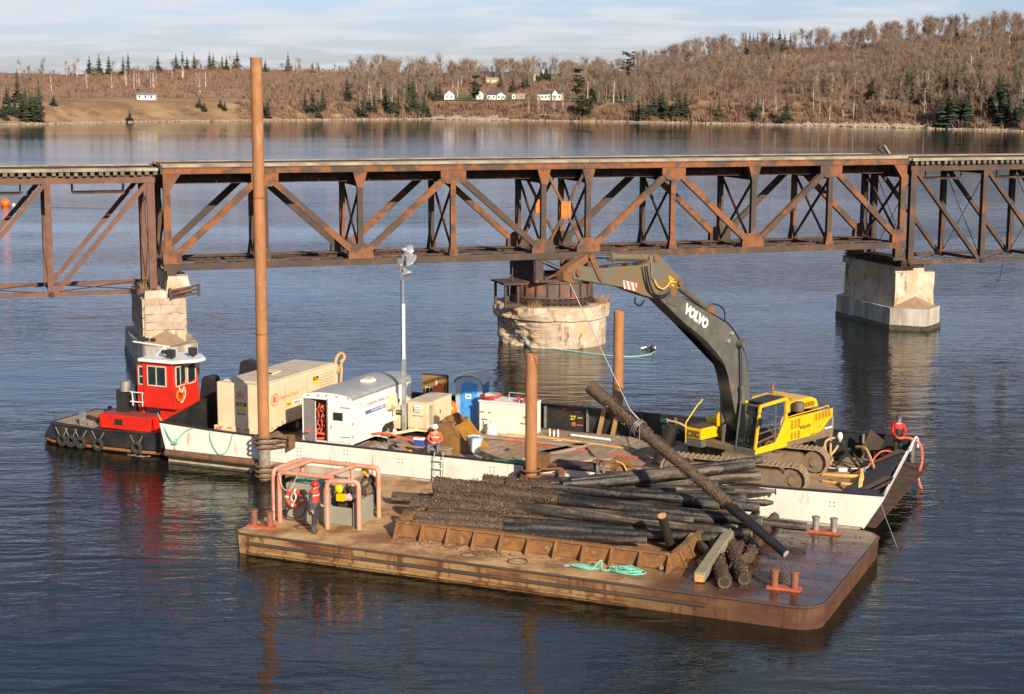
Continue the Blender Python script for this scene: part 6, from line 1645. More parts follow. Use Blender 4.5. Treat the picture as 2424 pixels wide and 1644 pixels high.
for x in (.3, .75, 1.2, 1.65):
    b = MB(); b.box((x, -.095, z0c + .04), (.24, .01, .05)); b.build('reflector', M_txtr, ct)
    b = MB(); b.box((x + .22, -.094, z0c + .04), (.2, .01, .05)); b.build('reflector', M_txtw, ct)
for y in (.12, .55, 1.0, 1.45, 1.95):
    b = MB(); b.box((Wc + .025, y + .05, z0c + .03 + (.10 if y > 1.2 else 0)), (.01, .22, .04)); b.build('reflector', M_txtr, ct)
    b = MB(); b.box((Wc + .024, y + .28, z0c + .03 + (.10 if y > 1.2 else 0)), (.01, .22, .04)); b.build('reflector', M_txtw, ct)
for x in (.12, .27, Wc - .12):
    b = MB(); b.cyl((x, -.10, z0c - .04), (x, -.12, z0c - .04), .055, .055, 12); b.build('tail_light', M_txtr, ct)
for y in (1.75, 3.6):
    b = MB(); b.box((Wc + .003, y, (z0c + z1c) / 2), (.01, .018, z1c - z0c - .1)); b.build('door_seam', M_txtg, ct)
for x in (.33,):
    b = MB(); b.box((x, -.004, (z0c + z1c) / 2 + .1), (.02, .01, z1c - z0c - .3)); b.build('door_seam', M_tan2, ct)
for k in range(10):
    b = MB(); b.box((Wc + .012, 5.25, 1.25 + k * .12), (.03, 1.25, .05), Matrix.Rotation(R(20), 3, 'Y')); b.build('louvre_slat', M_tan2, ct)
def ctl(px, py, side):   # spot on the end (v) or side (u) face in the trailer's own frame
    q = WU(px, py, CU + Wc) if side else WV(px, py, CV)
    return Vector((q.x - CU, q.y - CV, q.z - DK))
def ir_logo(c, xd, s):
    n_ = Vector(xd).cross(UZ).normalized(); c = Vector(c) + n_ * .006
    ax_ = frame(Vector(xd) * 1.25, UZ, n_)
    b = MB(); b.ring(c, s * .62, s * .05, ax_, 28, 4); b.build('logo_ring', M_txtr, ct)
    lettering('IR', s * .95, M_txtr, ct, c, xd, UZ, bold=s * .035)
p = ctl(568, 936, 0); p.y = -.0; ir_logo(p, UX, .26)
p = ctl(571, 958, 0); b = MB(); b.box((p.x, -.005, p.z), (.5, .012, .14)); b.build('rental_sticker', M_txtk, ct); lettering('Hertz', .15, M_txty, ct, (p.x - .02, -.014, p.z), UX, UZ, shear=.25, bold=.006)
b = MB(); b.box((p.x + .02, -.005, p.z - .12), (.3, .012, .09)); b.build('rental_sticker', M_txty, ct)
lettering('1 800 FOR GEAR', .07, M_txty, ct, (p.x, -.006, p.z - .24), UX, UZ, bold=.004)
lettering('760303', .15, M_txtk, ct, (p.x, -.006, p.z - .42), UX, UZ)
p = ctl(650, 947, 1); ir_logo((Wc + .005, p.y, p.z), UY, .40)
p2 = ctl(690, 934, 1); lettering('Ingersoll Rand', .26, M_txto, ct, (Wc + .012, p.y + .42, p.z + .02), UY, UZ, align='LEFT')
b = MB(); b.box((Wc + .01, p.y + 1.55, p.z - .38), (.012, 1.5, .16)); b.build('rental_sticker', M_txtw, ct); b = MB(); b.box((Wc + .013, p.y + 1.1, p.z - .38), (.012, .6, .16)); b.build('rental_sticker', M_txty, ct)
lettering('Hertz', .15, M_txtk, ct, (Wc + .022, p.y + 1.1, p.z - .38), UY, UZ, shear=.25); lettering('equipment', .10, M_txtk, ct, (Wc + .022, p.y + 1.8, p.z - .38), UY, UZ)
p = ctl(747, 900, 1); b = MB(); b.box((Wc + .01, p.y, p.z), (.012, .5, .34)); b.build('rental_sticker', M_txty, ct); b = MB(); b.box((Wc + .016, p.y, p.z + .08), (.012, .48, .16)); b.build('rental_sticker', M_txtk, ct); lettering('Hertz', .14, M_txty, ct, (Wc + .026, p.y, p.z + .08), UY, UZ, shear=.2)
wm = MB(); wm.cyl((-.12, 0, 0), (.12, 0, 0), .36, .36, 20); wme = wm.mesh('tyre', M_tyre, smooth=True)
for x in (.35, Wc - .3):
    for y in (3.0, 3.85): 
        w_ = link('wheel', wme, ct, (x, y, .36)); r_ = MB(); r_.cyl((-.13, 0, 0), (.13, 0, 0), .17, .17, 12); r_.build('rim', M_steel, w_)
b = MB(); b.box((Wc / 2, 3.2, z0c - .12), (1.2, 6.0, .16)); b.build('chassis', M_mdark, ct)
b = MB(); b.box((Wc / 2, .35, .3), (.12, .12, .6)); b.build('jack_leg', M_mdark, ct)
b = MB(); b.tube(smooth_pts([(2.35, 6.15, 2.5), (2.3, 6.5, 2.9), (2.35, 6.8, 3.0), (2.45, 6.9, 2.8), (2.4, 6.5, 2.45), (2.5, 6.2, 2.2)], 6), .07, 8); b.tube(smooth_pts([(2.5, 6.5, 2.75), (2.6, 6.35, 2.2), (2.75, 6.0, 1.6)], 5), .06, 8); b.build('air_hose', pmat('ochre_hose', (.55, .34, .14), rough=.6), ct, smooth=True)
# ================================================================ white enclosed trailer
TU, TV = 5.95, 1.95
tt = thing('cargo_trailer', 'white enclosed cargo trailer with grey roof and open rear door', 'trailer', WP(TU, TV, DK), ANG)
Wt, Lt, zb_, zs_ = 2.30, 6.1, .42, 2.36
b = MB(); b.prism([(Wt - .03, 0), (Wt, 0), (Wt, Lt - .7), (Wt - .5, Lt + .1), (Wt - .53, Lt + .07), (Wt - .03, Lt - .7)], (0, 0, zb_), (1, 0, 0), (0, 1, 0), (0, 0, zs_ - zb_)); b.build('side_wall', M_wpaint, tt)
b = MB(); b.prism([(.0, 0), (.03, 0), (.03, Lt - .7), (.53, Lt + .07), (.5, Lt + .1), (0, Lt - .7)], (0, 0, zb_), (1, 0, 0), (0, 1, 0), (0, 0, zs_ - zb_)); b.build('side_wall', M_wpaint, tt)
b = MB(); b.box((Wt / 2, Lt + .09, (zb_ + zs_) / 2), (1.3, .04, zs_ - zb_)); b.build('front_wall', M_wpaint, tt)
arc = [(Wt / 2 - (Wt / 2 + .02) * math.cos(math.pi * k / 10), zs_ + .20 * math.sin(math.pi * k / 10)) for k in range(11)]
M_tr_roof = M_gpaint
b = MB(); vs = []
for (y, sx, dz) in ((0.0, 1, 0), (Lt - .9, 1, 0), (Lt - .35, .82, -.02), (Lt + .12, .5, -.06)):
    for (x, z) in arc: vs.append((Wt / 2 + (x - Wt / 2) * sx, y, z + dz))
    for (x, z) in reversed(arc): vs.append((Wt / 2 + (x - Wt / 2) * sx, y, z + dz - .03))
m_ = 22; fs = []
for i in range(3):
    for j in range(m_): fs.append((i * m_ + j, (i + 1) * m_ + j, (i + 1) * m_ + (j + 1) % m_, i * m_ + (j + 1) % m_))
fs += [tuple(range(m_)), tuple(3 * m_ + j for j in range(m_))]
b.add(vs, fs); b.build('roof', M_tr_roof, tt, smooth=True)
b = MB(); b.prism(arc + [(Wt + .02, zs_ - .10), (-.02, zs_ - .10)], (0, -.03, 0), (1, 0, 0), (0, 0, 1), (0, .06, 0)); b.build('rear_header', M_wpaint, tt)
b = MB()
for x in (.02, Wt - .02): b.beam((x, -.02, zb_), (x, -.02, zs_), .09, .06, (0, 1, 0))
b.beam((0, -.02, zb_ + .03), (Wt, -.02, zb_ + .03), .06, .10); b.build('rear_frame', M_wpaint, tt)
b = MB(); b.beam((Wt + .01, 0, zs_ - .02), (Wt + .01, Lt - .7, zs_ - .02), .03, .09); b.beam((-.01, 0, zs_ - .02), (-.01, Lt - .7, zs_ - .02), .03, .09); b.build('roof_rail', M_galv, tt)
b = MB(); b.box((Wt * .74, -.03, (zb_ + zs_) / 2), (1.08, .04, zs_ - zb_ - .2)); dr_ = b.build('door', M_wpaint, tt)
b = MB(); b.box((Wt * .74, -.055, 1.62), (.56, .02, .46)); wf = b.build('window_frame', M_wpaint, dr_); b = MB(); b.box((Wt * .74, -.068, 1.60), (.46, .01, .34)); b.build('window_pane', M_glassd, dr_)
for z in (2.0, .75):
    b = MB(); b.box((Wt - .25, -.062, z), (.45, .02, .035)); b.build('hinge', M_steel, dr_)
b = MB(); b.box((Wt * .5 + .06, -.06, 1.4), (.03, .03, 1.85)); b.build('lock_bar', M_galv, dr_)
b = MB(); b.tube([(Wt * .5 + .22, -.07, 1.22), (Wt * .5 + .26, -.09, 1.12), (Wt * .5 + .2, -.07, 1.05)], .02, 6); b.build('handle', M_galv, dr_)
b = MB(); b.box((.50, -.31, (zb_ + zs_) / 2 + .02), (1.0, .04, zs_ - zb_ - .2), rotz(R(-31))); b.build('open_door', pmat('door_inside', (.45, .41, .37), (.5, .46, .40), scale=2, rough=.6), tt)
b = MB(); b.box((Wt / 2, 3, zb_ + .02), (Wt - .1, 5.8, .04)); b.build('floor', M_plankg, tt)
b = MB(); b.box((Wt / 2, 2.2, 1.4), (Wt - .1, .04, 1.9)); b.build('partition', pmat('interior_dark', (.09, .05, .045), rough=.9), tt)
for x in (.15, .45, .7, 1.0, 1.35):
    b = MB(); b.box((x * 1.6 + .05, -.065, zs_ + .02 + .07 * math.sin(x * 2)), (.07, .02, .045)); b.build('clearance_light', M_txtr, tt)
hq = random.Random(12)
for k in range(3):
    b = MB(); pts = []
    x = .55 + k * .16
    for j in range(12): pts.append(Vector((x + .07 * math.sin(j * 1.9 + k), .3 + .1 * math.cos(j * 2.3), 2.0 - j * .13 + hq.uniform(-.03, .03))))
    b.tube(smooth_pts(pts, 4), .035, 6); b.build('hanging_hose', M_hoser, tt, smooth=True)
b = MB(); b.ring((.6, .3, .55), .25, .05, None, 20, 6); b.build('coiled_hose', M_hoser, tt, smooth=True)
b = MB(); b.box((1.4, 3.1, zs_ + .24), (.5, .5, .10)); b.build('roof_vent', M_wpaint, tt); b = MB(); b.box((1.4, 3.1, zs_ + .31), (.36, .42, .08), Matrix.Rotation(R(8), 3, 'X')); b.build('vent_lid', M_tan2, tt)
ax3 = frame(UY, UZ, UX)
b = MB(); b.prism([(-.75, 0), (-.62, .42), (-.3, .58), (.3 + .8, .58), (1.42, .42), (1.55, 0), (1.42, 0), (1.34, .34), (1.06, .47), (-.26, .47), (-.54, .34), (-.62, 0)], (Wt - .05, 2.75, .42), (0, 1, 0), (0, 0, 1), (.30, 0, 0)); b.build('wheel_arch', M_wpaint, tt)
b = MB(); b.prism([(-.6, 0), (-.5, .4), (1.3, .4), (1.4, 0)], (Wt + .005, 2.75, .42), (0, 1, 0), (0, 0, 1), (.01, 0, 0)); b.build('wheel_well', M_mdark, tt)
for x in (.0, Wt + .02):
    for y in (2.8, 3.55):
        w_ = link('wheel', wme, tt, (x, y, .34)); r_ = MB(); r_.cyl((-.14, 0, 0), (.14, 0, 0), .18, .18, 14); r_.build('rim', M_wpaint, w_)
b = MB(); b.box((Wt / 2, 3, zb_ - .08), (1.6, 6, .1)); b.beam((Wt / 2, 6, zb_ - .08), (Wt / 2, 7.3, zb_ - .1), .1, .1); b.build('chassis', M_mdark, tt)
def ttl(px, py):
    q = WU(px, py, TU + Wt); return Vector((q.x - TU, q.y - TV, q.z - DK))
a = ttl(868, 966); c = ttl(925, 944)
lettering('CONNORS DIVING SERVICES', .19, M_txtg, tt, (Wt + .008, 2.55, 1.90), UY, UZ, xs=1.05, shear=.12)
b = MB(); b.box((Wt + .006, 2.75, 1.58), (.008, 3.1, .16)); b.build('stripe', M_txtb, tt)
lettering('COMMERCIAL DIVERS  MARINE SERVICES', .12, M_txtw, tt, (Wt + .014, 2.75, 1.58), UY, UZ)
b = MB(); b.ring((Wt + .008, .72, 1.95), .12, .012, frame(UY, UZ, UX), 20, 4); b.build('emblem', M_txto, tt)
for y, z in ((.12, 1.3), (.12, .75)):
    b = MB(); b.box((Wt + .01, y, z), (.02, .08, .12)); b.build('side_marker', M_txtr, tt)
# ================================================================ light tower
lt = thing('light_tower', 'tan generator trailer with a tall white mast and four floodlights', 'light tower', WP(8.95, 5.5, DK), ANG)
b = MB(); b.box((.52, 1.25, 1.12), (1.02, 2.3, 1.15)); bevel(b.build('housing', M_tan, lt), .04)
b = MB(); b.box((.52, 1.25, 1.715), (1.06, 2.34, .05)); bevel(b.build('lid', M_tan2, lt), .02)
b = MB(); b.box((1.045, .32, 1.15), (.03, .30, .85)); b.build('control_door', pmat('panel_shade', (.42, .34, .24), rough=.6), lt)
b = MB(); b.box((1.042, 1.5, 1.2), (.02, .9, .8)); b.build('side_door', M_tan, lt)
b = MB(); b.box((1.06, 1.2, 1.15), (.02, .05, .18)); b.build('latch', M_mdark, lt)
b = MB(); b.box((-.35, .0, 1.0), (.5, .12, 1.0)); b.build('side_panel', M_tan, lt)
b = MB(); b.box((-.55, -.45, 1.72), (.78, .05, .62), Matrix.Rotation(R(-22), 3, 'Y') @ Matrix.Rotation(R(-25), 3, 'X')); b.build('raised_cover', M_tan, lt)
b = MB(); b.cyl((-.35, -.5, 1.55), (-.35, -.58, 1.5), .1, .1, 12); b.build('gauge', M_galv, lt)
b = MB(); b.box((-.3, -.075, 1.22), (.30, .02, .22)); b.build('rental_sticker', M_txtk, lt); lettering('Hertz', .12, M_txty, lt, (-.3, -.092, 1.25), UX, UZ, shear=.2)
b = MB(); b.box((.58, -.005, 1.45), (.34, .01, .26)); b.build('notice', M_txtw, lt)
lettering('THIS UNIT', .055, M_txtg, lt, (.58, -.02, 1.5), UX, UZ); lettering('RENTAL ONLY', .05, M_txtg, lt, (.58, -.02, 1.40), UX, UZ)
lettering('1-888-777-2700', .085, M_txtk, lt, (.5, .095, 1.10), UX, UZ)
b = MB(); b.beam((.5, .2, .5), (-.3, -1.1, .45), .10, .10); b.beam((.5, 2.3, .48), (.5, .1, .48), .9, .1); b.build('chassis', M_tan, lt)
b = MB(); b.box((-.35, -1.2, .45), (.25, .3, .2)); b.build('hitch', M_tan, lt); b = MB(); b.beam((-.3, -1.05, 0), (-.3, -1.05, .7), .06, .06); b.build('jack_leg', M_steel, lt)
b = MB(); b.prism([(-.42, .15), (-.34, .42), (.34, .42), (.45, .15), (.38, .15), (.3, .36), (-.3, .36), (-.36, .15)], (1.02, 1.55, .3), (0, 1, 0), (0, 0, 1), (.30, 0, 0)); b.build('mudguard', M_mdark, lt)
w_ = link('wheel', wme, lt, (1.12, 1.55, .33)); r_ = MB(); r_.cyl((.0, 0, 0), (.13, 0, 0), .19, .12, 16); r_.build('rim', M_steel, w_)
w_ = link('wheel', wme, lt, (-.1, 1.55, .33))
b = MB(); b.beam((-.02, -.12, .4), (-.02, -.12, 3.6), .15, .15); b.build('mast_base', M_galv, lt)
b = MB(); b.beam((-.02, -.12, 3.6), (-.02, -.12, 6.0), .10, .10); b.build('mast_section', M_wpaint, lt)
b = MB(); b.beam((-.03, -.12, 6.0), (-.03, -.12, 8.1), .065, .065); b.build('mast_section', M_galv, lt)
b = MB(); b.tube([(-.12, -.16, 3.4), (-.11, -.16, 5.0), (-.12, -.16, 7.0)], .015, 5); b.build('mast_cable', M_cable, lt)
b = MB(); b.beam((-.10, -.12, 7.35), (.06, -.12, 8.2), .06, .06); b.box((-.12, -.1, 7.75), (.26, .2, .38)); b.build('lamp_bracket', M_steel, lt)
def lampd(c, d, s=.22):
    A_ = axis_to(d); b = MB(); b.lathe([(0, -.22), (.05, -.21), (.07, -.10), (.10, -.05), (s * .8, .03), (s, .16), (s * .98, .17)], 20, c, A_); b.build('floodlight', M_lamp, lt, smooth=True)
    g = MB(); g.lathe([(0, .15), (s * .96, .165)], 20, c, A_); g.build('lamp_glass', pmat('lamp_glass', (.65, .68, .72), rough=.1), lt)
lampd((.08, -.05, 8.30), (.45, .8, -.35), .30); lampd((.28, -.15, 7.98), (.8, -.1, -.55), .30); lampd((-.12, -.05, 7.62), (-.2, .8, -.3), .22); lampd((.16, -.25, 7.36), (.45, -.2, -.8), .30)
# ================================================================ blue portable toilet
tl = thing('portable_toilet', 'bright blue portable toilet with curved grey roof at the far rail', 'portable toilet', WP(10.15, 9.75, DK), ANG + R(8)); tl.scale = (1.12, 1.12, 1.08)
b = MB(); b.box((0, 0, .95), (1.08, 1.08, 1.9)); bevel(b.build('cabin', M_blued, tl), .05)
b = MB(); b.box((0, 0, .06), (1.16, 1.16, .12)); b.build('base', M_troof, tl)
pa = [(-.56, 0), (.56, 0), (.56, 1.86)] + [(.56 * math.cos(t), 1.86 + .22 * math.sin(t)) for t in [math.pi * k / 10 for k in range(1, 10)]] + [(-.56, 1.86)]
b = MB(); b.prism(pa, (0, -.56, .05), (1, 0, 0), (0, 0, 1), (0, .05, 0)); b.build('front_frame', M_bluel, tl)
pd = [(-.32, .08), (.34, .08), (.34, 1.62)] + [(.01 + .33 * math.cos(t), 1.62 + .22 * math.sin(t)) for t in [math.pi * k / 8 for k in range(1, 8)]] + [(-.32, 1.62)]
b = MB(); b.prism(pd, (0, -.60, .08), (1, 0, 0), (0, 0, 1), (0, .05, 0)); d_ = b.build('door', M_blue, tl)
for z, h_ in ((1.55, .6), (.95, .3), (.45, .5)):
    b = MB(); b.box((.01, -.615, z), (.5, .02, h_)); bevel(b.build('door_panel', M_blue, d_), .012)
b = MB(); b.box((.0, -.63, 1.33), (.24, .012, .2)); b.build('sign', M_txtw, tl)
lettering('OK', .11, M_txtb, tl, (.0, -.642, 1.33), UX, UZ, bold=.006)
ra = [(.68 * math.cos(t) * 1.0, 1.84 + .42 * math.sin(t)) for t in [math.pi * k / 14 for k in range(15)]]
rb3 = ra + [(.62 * math.cos(t), 1.80 + .36 * math.sin(t)) for t in [math.pi * k / 14 for k in range(14, -1, -1)]]
b = MB()
for k in range(14): b.prism([rb3[k], rb3[k + 1], rb3[-2 - k], rb3[-1 - k]], (0, -.66, .05), (1, 0, 0), (0, 0, 1), (0, 1.3, 0))
b.build('roof', M_troof, tl)
b = MB(); b.prism([(x * .8, z - .10) for x, z in ra], (0, -.5, .05), (1, 0, 0), (0, 0, 1), (0, 1.02, 0)); b.build('roof_fill', M_bluel, tl)
# ================================================================ floats, boards
def floatb(u, v, z, r, mat, label):
    o = thing('float_buoy', label, 'buoy', WP(u, v, z), ANG, 'orange floats heaped beside the toilet')
    b = MB(); b.ball((0, 0, 0), r, 16, 12, (1, 1, 1.15)); b.build('float', mat, o, smooth=True)
    b = MB(); b.ring((0, 0, r * 1.15), .05, .02, frame(UX, UZ, UY), 10, 5); b.build('eye', M_mdark, o)
floatb(8.55, 9.5, 2.05, .36, M_orange, 'upper red orange float beside the blue toilet')
floatb(9.02, 8.7, 1.75, .40, M_oyel, 'big amber float under the red orange one')
floatb(9.2, 8.9, 1.12, .38, M_oyel, 'lower amber float standing on the red crate')
floatb(9.35, 9.1, 1.45, .36, M_orange, 'orange float squeezed against the toilet wall')
o = thing('red_crate', 'small red crate under the amber floats', 'crate', WP(9.4, 8.3, DK), ANG); b = MB(); b.box((0, 0, .2), (.6, .5, .4)); b.build('crate', M_oran2, o)
o = thing('plywood_board', 'brown plywood sheet standing upright behind the light tower', 'board', WP(8.05, 9.6, DK), ANG)
b = MB(); b.box((.25, 0, 1.55), (1.25, .05, 1.25)); b.build('board', M_ply, o); b = MB(); b.box((.25, 0, 2.19), (1.3, .08, .05)); b.box((.9, 0, 1.5), (.05, .08, 1.4)); b.build('edge', M_mdark, o)
b = MB(); b.beam((.35, -.06, 1.1), (.35, -.06, 1.95), .08, .05); b.beam((.6, -.08, 1.0), (.72, -.08, 1.85), .05, .05); b.build('batten', M_tan, o)
o = thing('window_frame', 'small white window frame leaning on the brown plywood', 'window', WP(8.1, 9.45, DK + 1.25), ANG)
for (cx_, cz_, wx_, hz_) in ((0, .36, .46, .04), (0, 0, .46, .04), (-.21, .18, .04, .4), (.21, .18, .04, .4), (.0, .18, .03, .4)):
    b = MB(); b.box((cx_, 0, cz_), (wx_, .04, hz_)); b.build('frame_bar', M_wpaint, o)
b = MB(); b.box((0, .01, .18), (.4, .01, .34)); b.build('pane', M_glassd, o)
# ================================================================ white chest with hoses
wc_ = thing('white_chest', 'big white wooden chest with red hoses coiled on its lid', 'chest', WP(11.15, 8.3, DK), ANG + R(-2))
b = MB(); b.box((1.22, .6, .72), (2.45, 1.2, 1.4)); bevel(b.build('box', pmat('chest_white', (.80, .76, .66), (.76, .71, .60), (.68, .52, .36), scale=1.5, p=(.35, .6, .78), rough=.6), wc_), .02)
b = MB(); b.box((1.22, .58, 1.45), (2.5, 1.26, .06)); b.build('lid', M_wpaint, wc_)
for (x, z, w_2, h_2) in ((.25, .62, .3, .05), (.12, .95, .2, .05), (2.15, .6, .3, .05), (2.3, .9, .2, .05), (.2, .48, .05, .15), (.5, .95, .12, .05)):
    b = MB(); b.box((x, -.004, z), (w_2, .012, h_2)); b.build('strap', M_collar, wc_)
b = MB(); b.box((1.22, -.01, .03), (2.45, .06, .08)); b.build('sill', M_hosey, wc_)
o = thing('hose_coil', 'red hose coiled round a pale box on the white chest', 'hose', WP(11.15, 8.3, DK + 1.48), ANG)
b = MB(); b.box((.45, .4, .14), (.55, .4, .26)); b.build('box', M_cream, o)
for k in range(4):
    b = MB(); b.tube([Vector((.45 + (.42 + .03 * k) * math.cos(t), .35 + (.32 + .03 * k) * math.sin(t) - .05, .04 + .045 * k + .12 * max(0, math.cos(t)))) for t in [6.283 * i / 24 for i in range(24)]], .03, 6, closed=True); b.build('loop', pmat('crimson_hose', (.50, .05, .06), rough=.5), o, smooth=True)
o = thing('cable_reel', 'pair of small red reels with black cables at the right of the chest', 'reel', WP(13.1, 8.6, DK + 1.48), ANG)
for x in (-.18, .14):
    b = MB(); b.cyl((x - .05, 0, .12), (x + .05, 0, .12), .13, .13, 14); b.build('reel', pmat('crimson_hose', (.50, .05, .06)), o)
for k in range(3):
    b = MB(); b.tube(smooth_pts([(-.1 + .06 * k, -.1, .1), (.0 + .06 * k, -.32, -.1), (.1 + .08 * k, -.36, -.5), (.35 + .08 * k, -.38, -.8)], 5), .018, 5); b.build('cable', M_cable if k else M_ropew, o, smooth=True)
o = thing('pipe_rack', 'grey pipe frame along the top edge of the white chest', 'rack', WP(11.15, 8.3, DK + 1.48), ANG)
b = MB(); b.tube([(1.0, 1.0, 0), (1.0, 1.0, .25), (2.0, 1.0, .25), (2.0, 1.0, 0)], .03, 6); b.build('pipe', M_galv, o)
o = thing('plastic_bag', 'knotted white plastic bag standing in front of the chest', 'bag', WP(12.0, 7.75, DK), ANG)
b = MB(); b.lathe([(0, .02), (.26, .02), (.24, .2), (.14, .45), (.05, .58), (.10, .72), (.04, .74)], 12); b2 = b
me = b.mesh('bag', M_wpaint, smooth=True)
for v in me.vertices: v.co += Vector((mnoise.noise(v.co * 7), mnoise.noise(v.co * 7 + UX), 0)) * .07
link('bag', me, o)
# ================================================================ excavator bucket and parts
bk = thing('excavator_bucket', 'large rusty digging bucket lying beside the seated worker', 'bucket', WP(12.1, 4.7, DK), ANG)
# shell: profile in the (x,z) plane, opening towards upper right
outer = [(-.95, .95), (-1.0, .6), (-.85, .28), (-.45, .05), (.1, -.02), (.95, .0)]
inn = [(.95, .05), (.1, .04), (-.4, .11), (-.77, .32), (-.91, .6), (-.86, .92)]
BW_ = 1.5
b = MB(); b.prism(outer + inn, (0, -.75, 0), (1, 0, 0), (0, 0, 1), (0, BW_, 0)); b.build('shell', M_bucket, bk)
side = [(-.95, .95), (-1.0, .6), (-.85, .28), (-.45, .05), (.1, -.02), (.95, .0), (.75, .18), (-.15, 1.28), (-.55, 1.32)]
b = MB(); b.prism(side, (0, -.78, 0), (1, 0, 0), (0, 0, 1), (0, .05, 0)); bevel(b.build('side_plate', M_bucket, bk), .01)
b = MB(); b.prism(side, (0, .73, 0), (1, 0, 0), (0, 0, 1), (0, .05, 0)); bevel(b.build('side_plate', M_bucko, bk), .01)
b = MB(); b.prism([(.80, .10), (-.12, 1.32), (-.24, 1.28), (.68, .05)], (0, -.81, 0), (1, 0, 0), (0, 0, 1), (0, .09, 0)); b.build('side_edge', M_bucket, bk)
b = MB(); b.box((-.5, 0, 1.22), (.75, 1.55, .10), Matrix.Rotation(R(-8), 3, 'Y')); b.build('top_plate', M_bucket, bk)
for y in (-.3, .3):
    b = MB(); b.prism([(-.9, 1.15), (-.75, 1.42), (-.5, 1.55), (-.2, 1.45), (-.05, 1.25)], (0, y - .04, 0), (1, 0, 0), (0, 0, 1), (0, .08, 0)); b.cyl((-.45, y - .07, 1.42), (-.45, y + .07, 1.42), .13, n=14); b.build('ear', M_bucket, bk)
for k in range(5):
    b = MB(); b.prism([(.9, -.02), (1.22, .0), (.9, .09)], (0, -.68 + k * .3, 0), (1, 0, 0), (0, 0, 1), (0, .12, 0)); b.build('tooth', M_bucko, bk)
o = thing('plastic_tub', 'white plastic tub sitting inside the mouth of the rusty bucket', 'tub', WP(12.78, 4.35, DK + .07), ANG)
b = MB(); b.lathe([(0, .0), (.24, 0), (.34, .62), (.37, .64), (.37, .66), (.31, .64), (.22, .04), (0, .03)], 24); b.build('tub', M_wpaint, o, smooth=True)
b = MB(); b.tube([(-.3, 0, .62), (-.1, 0, .72), (.2, .1, .70)], .03, 6); b.build('handle', M_wpaint, o); b = MB(); b.box((.0, .0, .6), (.4, .3, .06), rotz(.4)); b.build('lid', M_blue, o)
o = thing('green_pipe', 'green and orange cut away pipe lying behind the middle pile', 'pipe', WP(15.4, 2.6, DK + .22), ANG + R(8))
b = MB(); b.tube([(.75, 0, 0), (-.05, 0, 0)], .16, 16); b.build('green_end', M_green, o, smooth=True)
b = MB(); b.tube([(-.05, 0, -.02), (-1.05, 0, -.02)], .15, 12); b.box((-.5, -.09, -.02), (.9, .14, .16)); b.build('slot', M_green, o)
b = MB(); b.tube([(-1.05, 0, 0), (-1.2, 0, 0)], .165, 14); b.build('yellow_band', M_txty, o); b = MB(); b.tube([(-1.2, 0, 0), (-1.36, 0, 0)], .175, 14); b.build('orange_band', M_oran2, o)
o = thing('quick_coupler', 'rusty yellow machine coupling standing up behind the timber piles', 'machine part', WP(20.75, .75, DK), ANG)
plate_pts = [(-.5, 0), (-.35, .95), (-.45, 1.1), (-.2, 1.45), (.05, 1.4), (.75, .35), (.9, 0)]
for y in (-.22, .18):
    b = MB(); b.prism([(.05, .0), (-.25, .75), (-.1, 1.2), (.12, 1.2), (.85, .3), (.9, 0)], (0, y, .1), (1, 0, 0), (0, 0, 1), (0, .06, 0)); b.build('side_plate', M_bucket, o)
b = MB(); b.prism([(-.5, .1), (-.1, .1), (-.1, .9), (-.5, .8)], (0, -.2, 0), (1, 0, 0), (0, 0, 1), (0, .4, 0)); b.build('block', M_bucket, o)
b = MB(); b.cyl((-.3, -.3, 1.15), (-.3, .3, 1.15), .2, .2, 16); b.cyl((.6, -.3, .3), (.6, .3, .3), .14, .14, 14); b.build('pin', M_bucket, o)
b = MB(); b.tube(smooth_pts([(-.2, -.3, 1.25), (.1, -.32, 1.15), (.35, -.32, .7), (.8, -.3, .2)], 5), .03, 6); b.build('hose', M_hosey, o, smooth=True)
# broken pile stub standing on the barge, short boards
o = thing('pile_stub', 'broken brown timber stub leaning at the far bulwark behind the hanging pile', 'timber', WP(20.8, 5.2, DK), 0)
b = MB(); b.tube([(-.25, .1, 0), (.35, -.1, 1.75)], [.26, .27], 14); b.build('timber', M_logb, o, smooth=True)
for k, (u, lab) in enumerate(((16.1, 'upright brown plank leaning on the black bulwark left of the far pile'), (16.75, 'second brown plank leaning on the black bulwark beside the far pile'), (17.9, 'third short brown plank on the black bulwark right of the far pile'))):
    b = MB(); b.beam((0, 0, 0), (.12, .35, 1.12), .2, .05, (0, 1, 0)); o = b.build('leaning_plank', M_ply if k < 2 else M_rust); o.location = WP(u, 10.2, DK); o.rotation_euler = (0, 0, ANG); tag(o, lab, 'plank')
# painted marks on the far bulwark
for (u, z, w_2, m) in ((14.95, 1.55, .35, M_txtr), (15.05, .95, .30, M_txtr), (14.3, 1.62, .2, M_oran2)):
    b = MB(); b.box((u, VW - .135, z), (w_2, .012, .04)); b.build('paint_mark', m, wb)
lettering('27', .26, M_txty, wb, (14.72, VW - .14, 1.25), UX, UZ, bold=.008); b = MB(); b.box((15.05, VW - .135, 1.28), (.22, .012, .04)); b.build('paint_mark', M_txty, wb)
b = MB(); b.ring((14.75, VW - .14, .97), .07, .02, frame(UX, UZ, -UY), 14, 5); b.build('paint_ring', M_txto, wb)
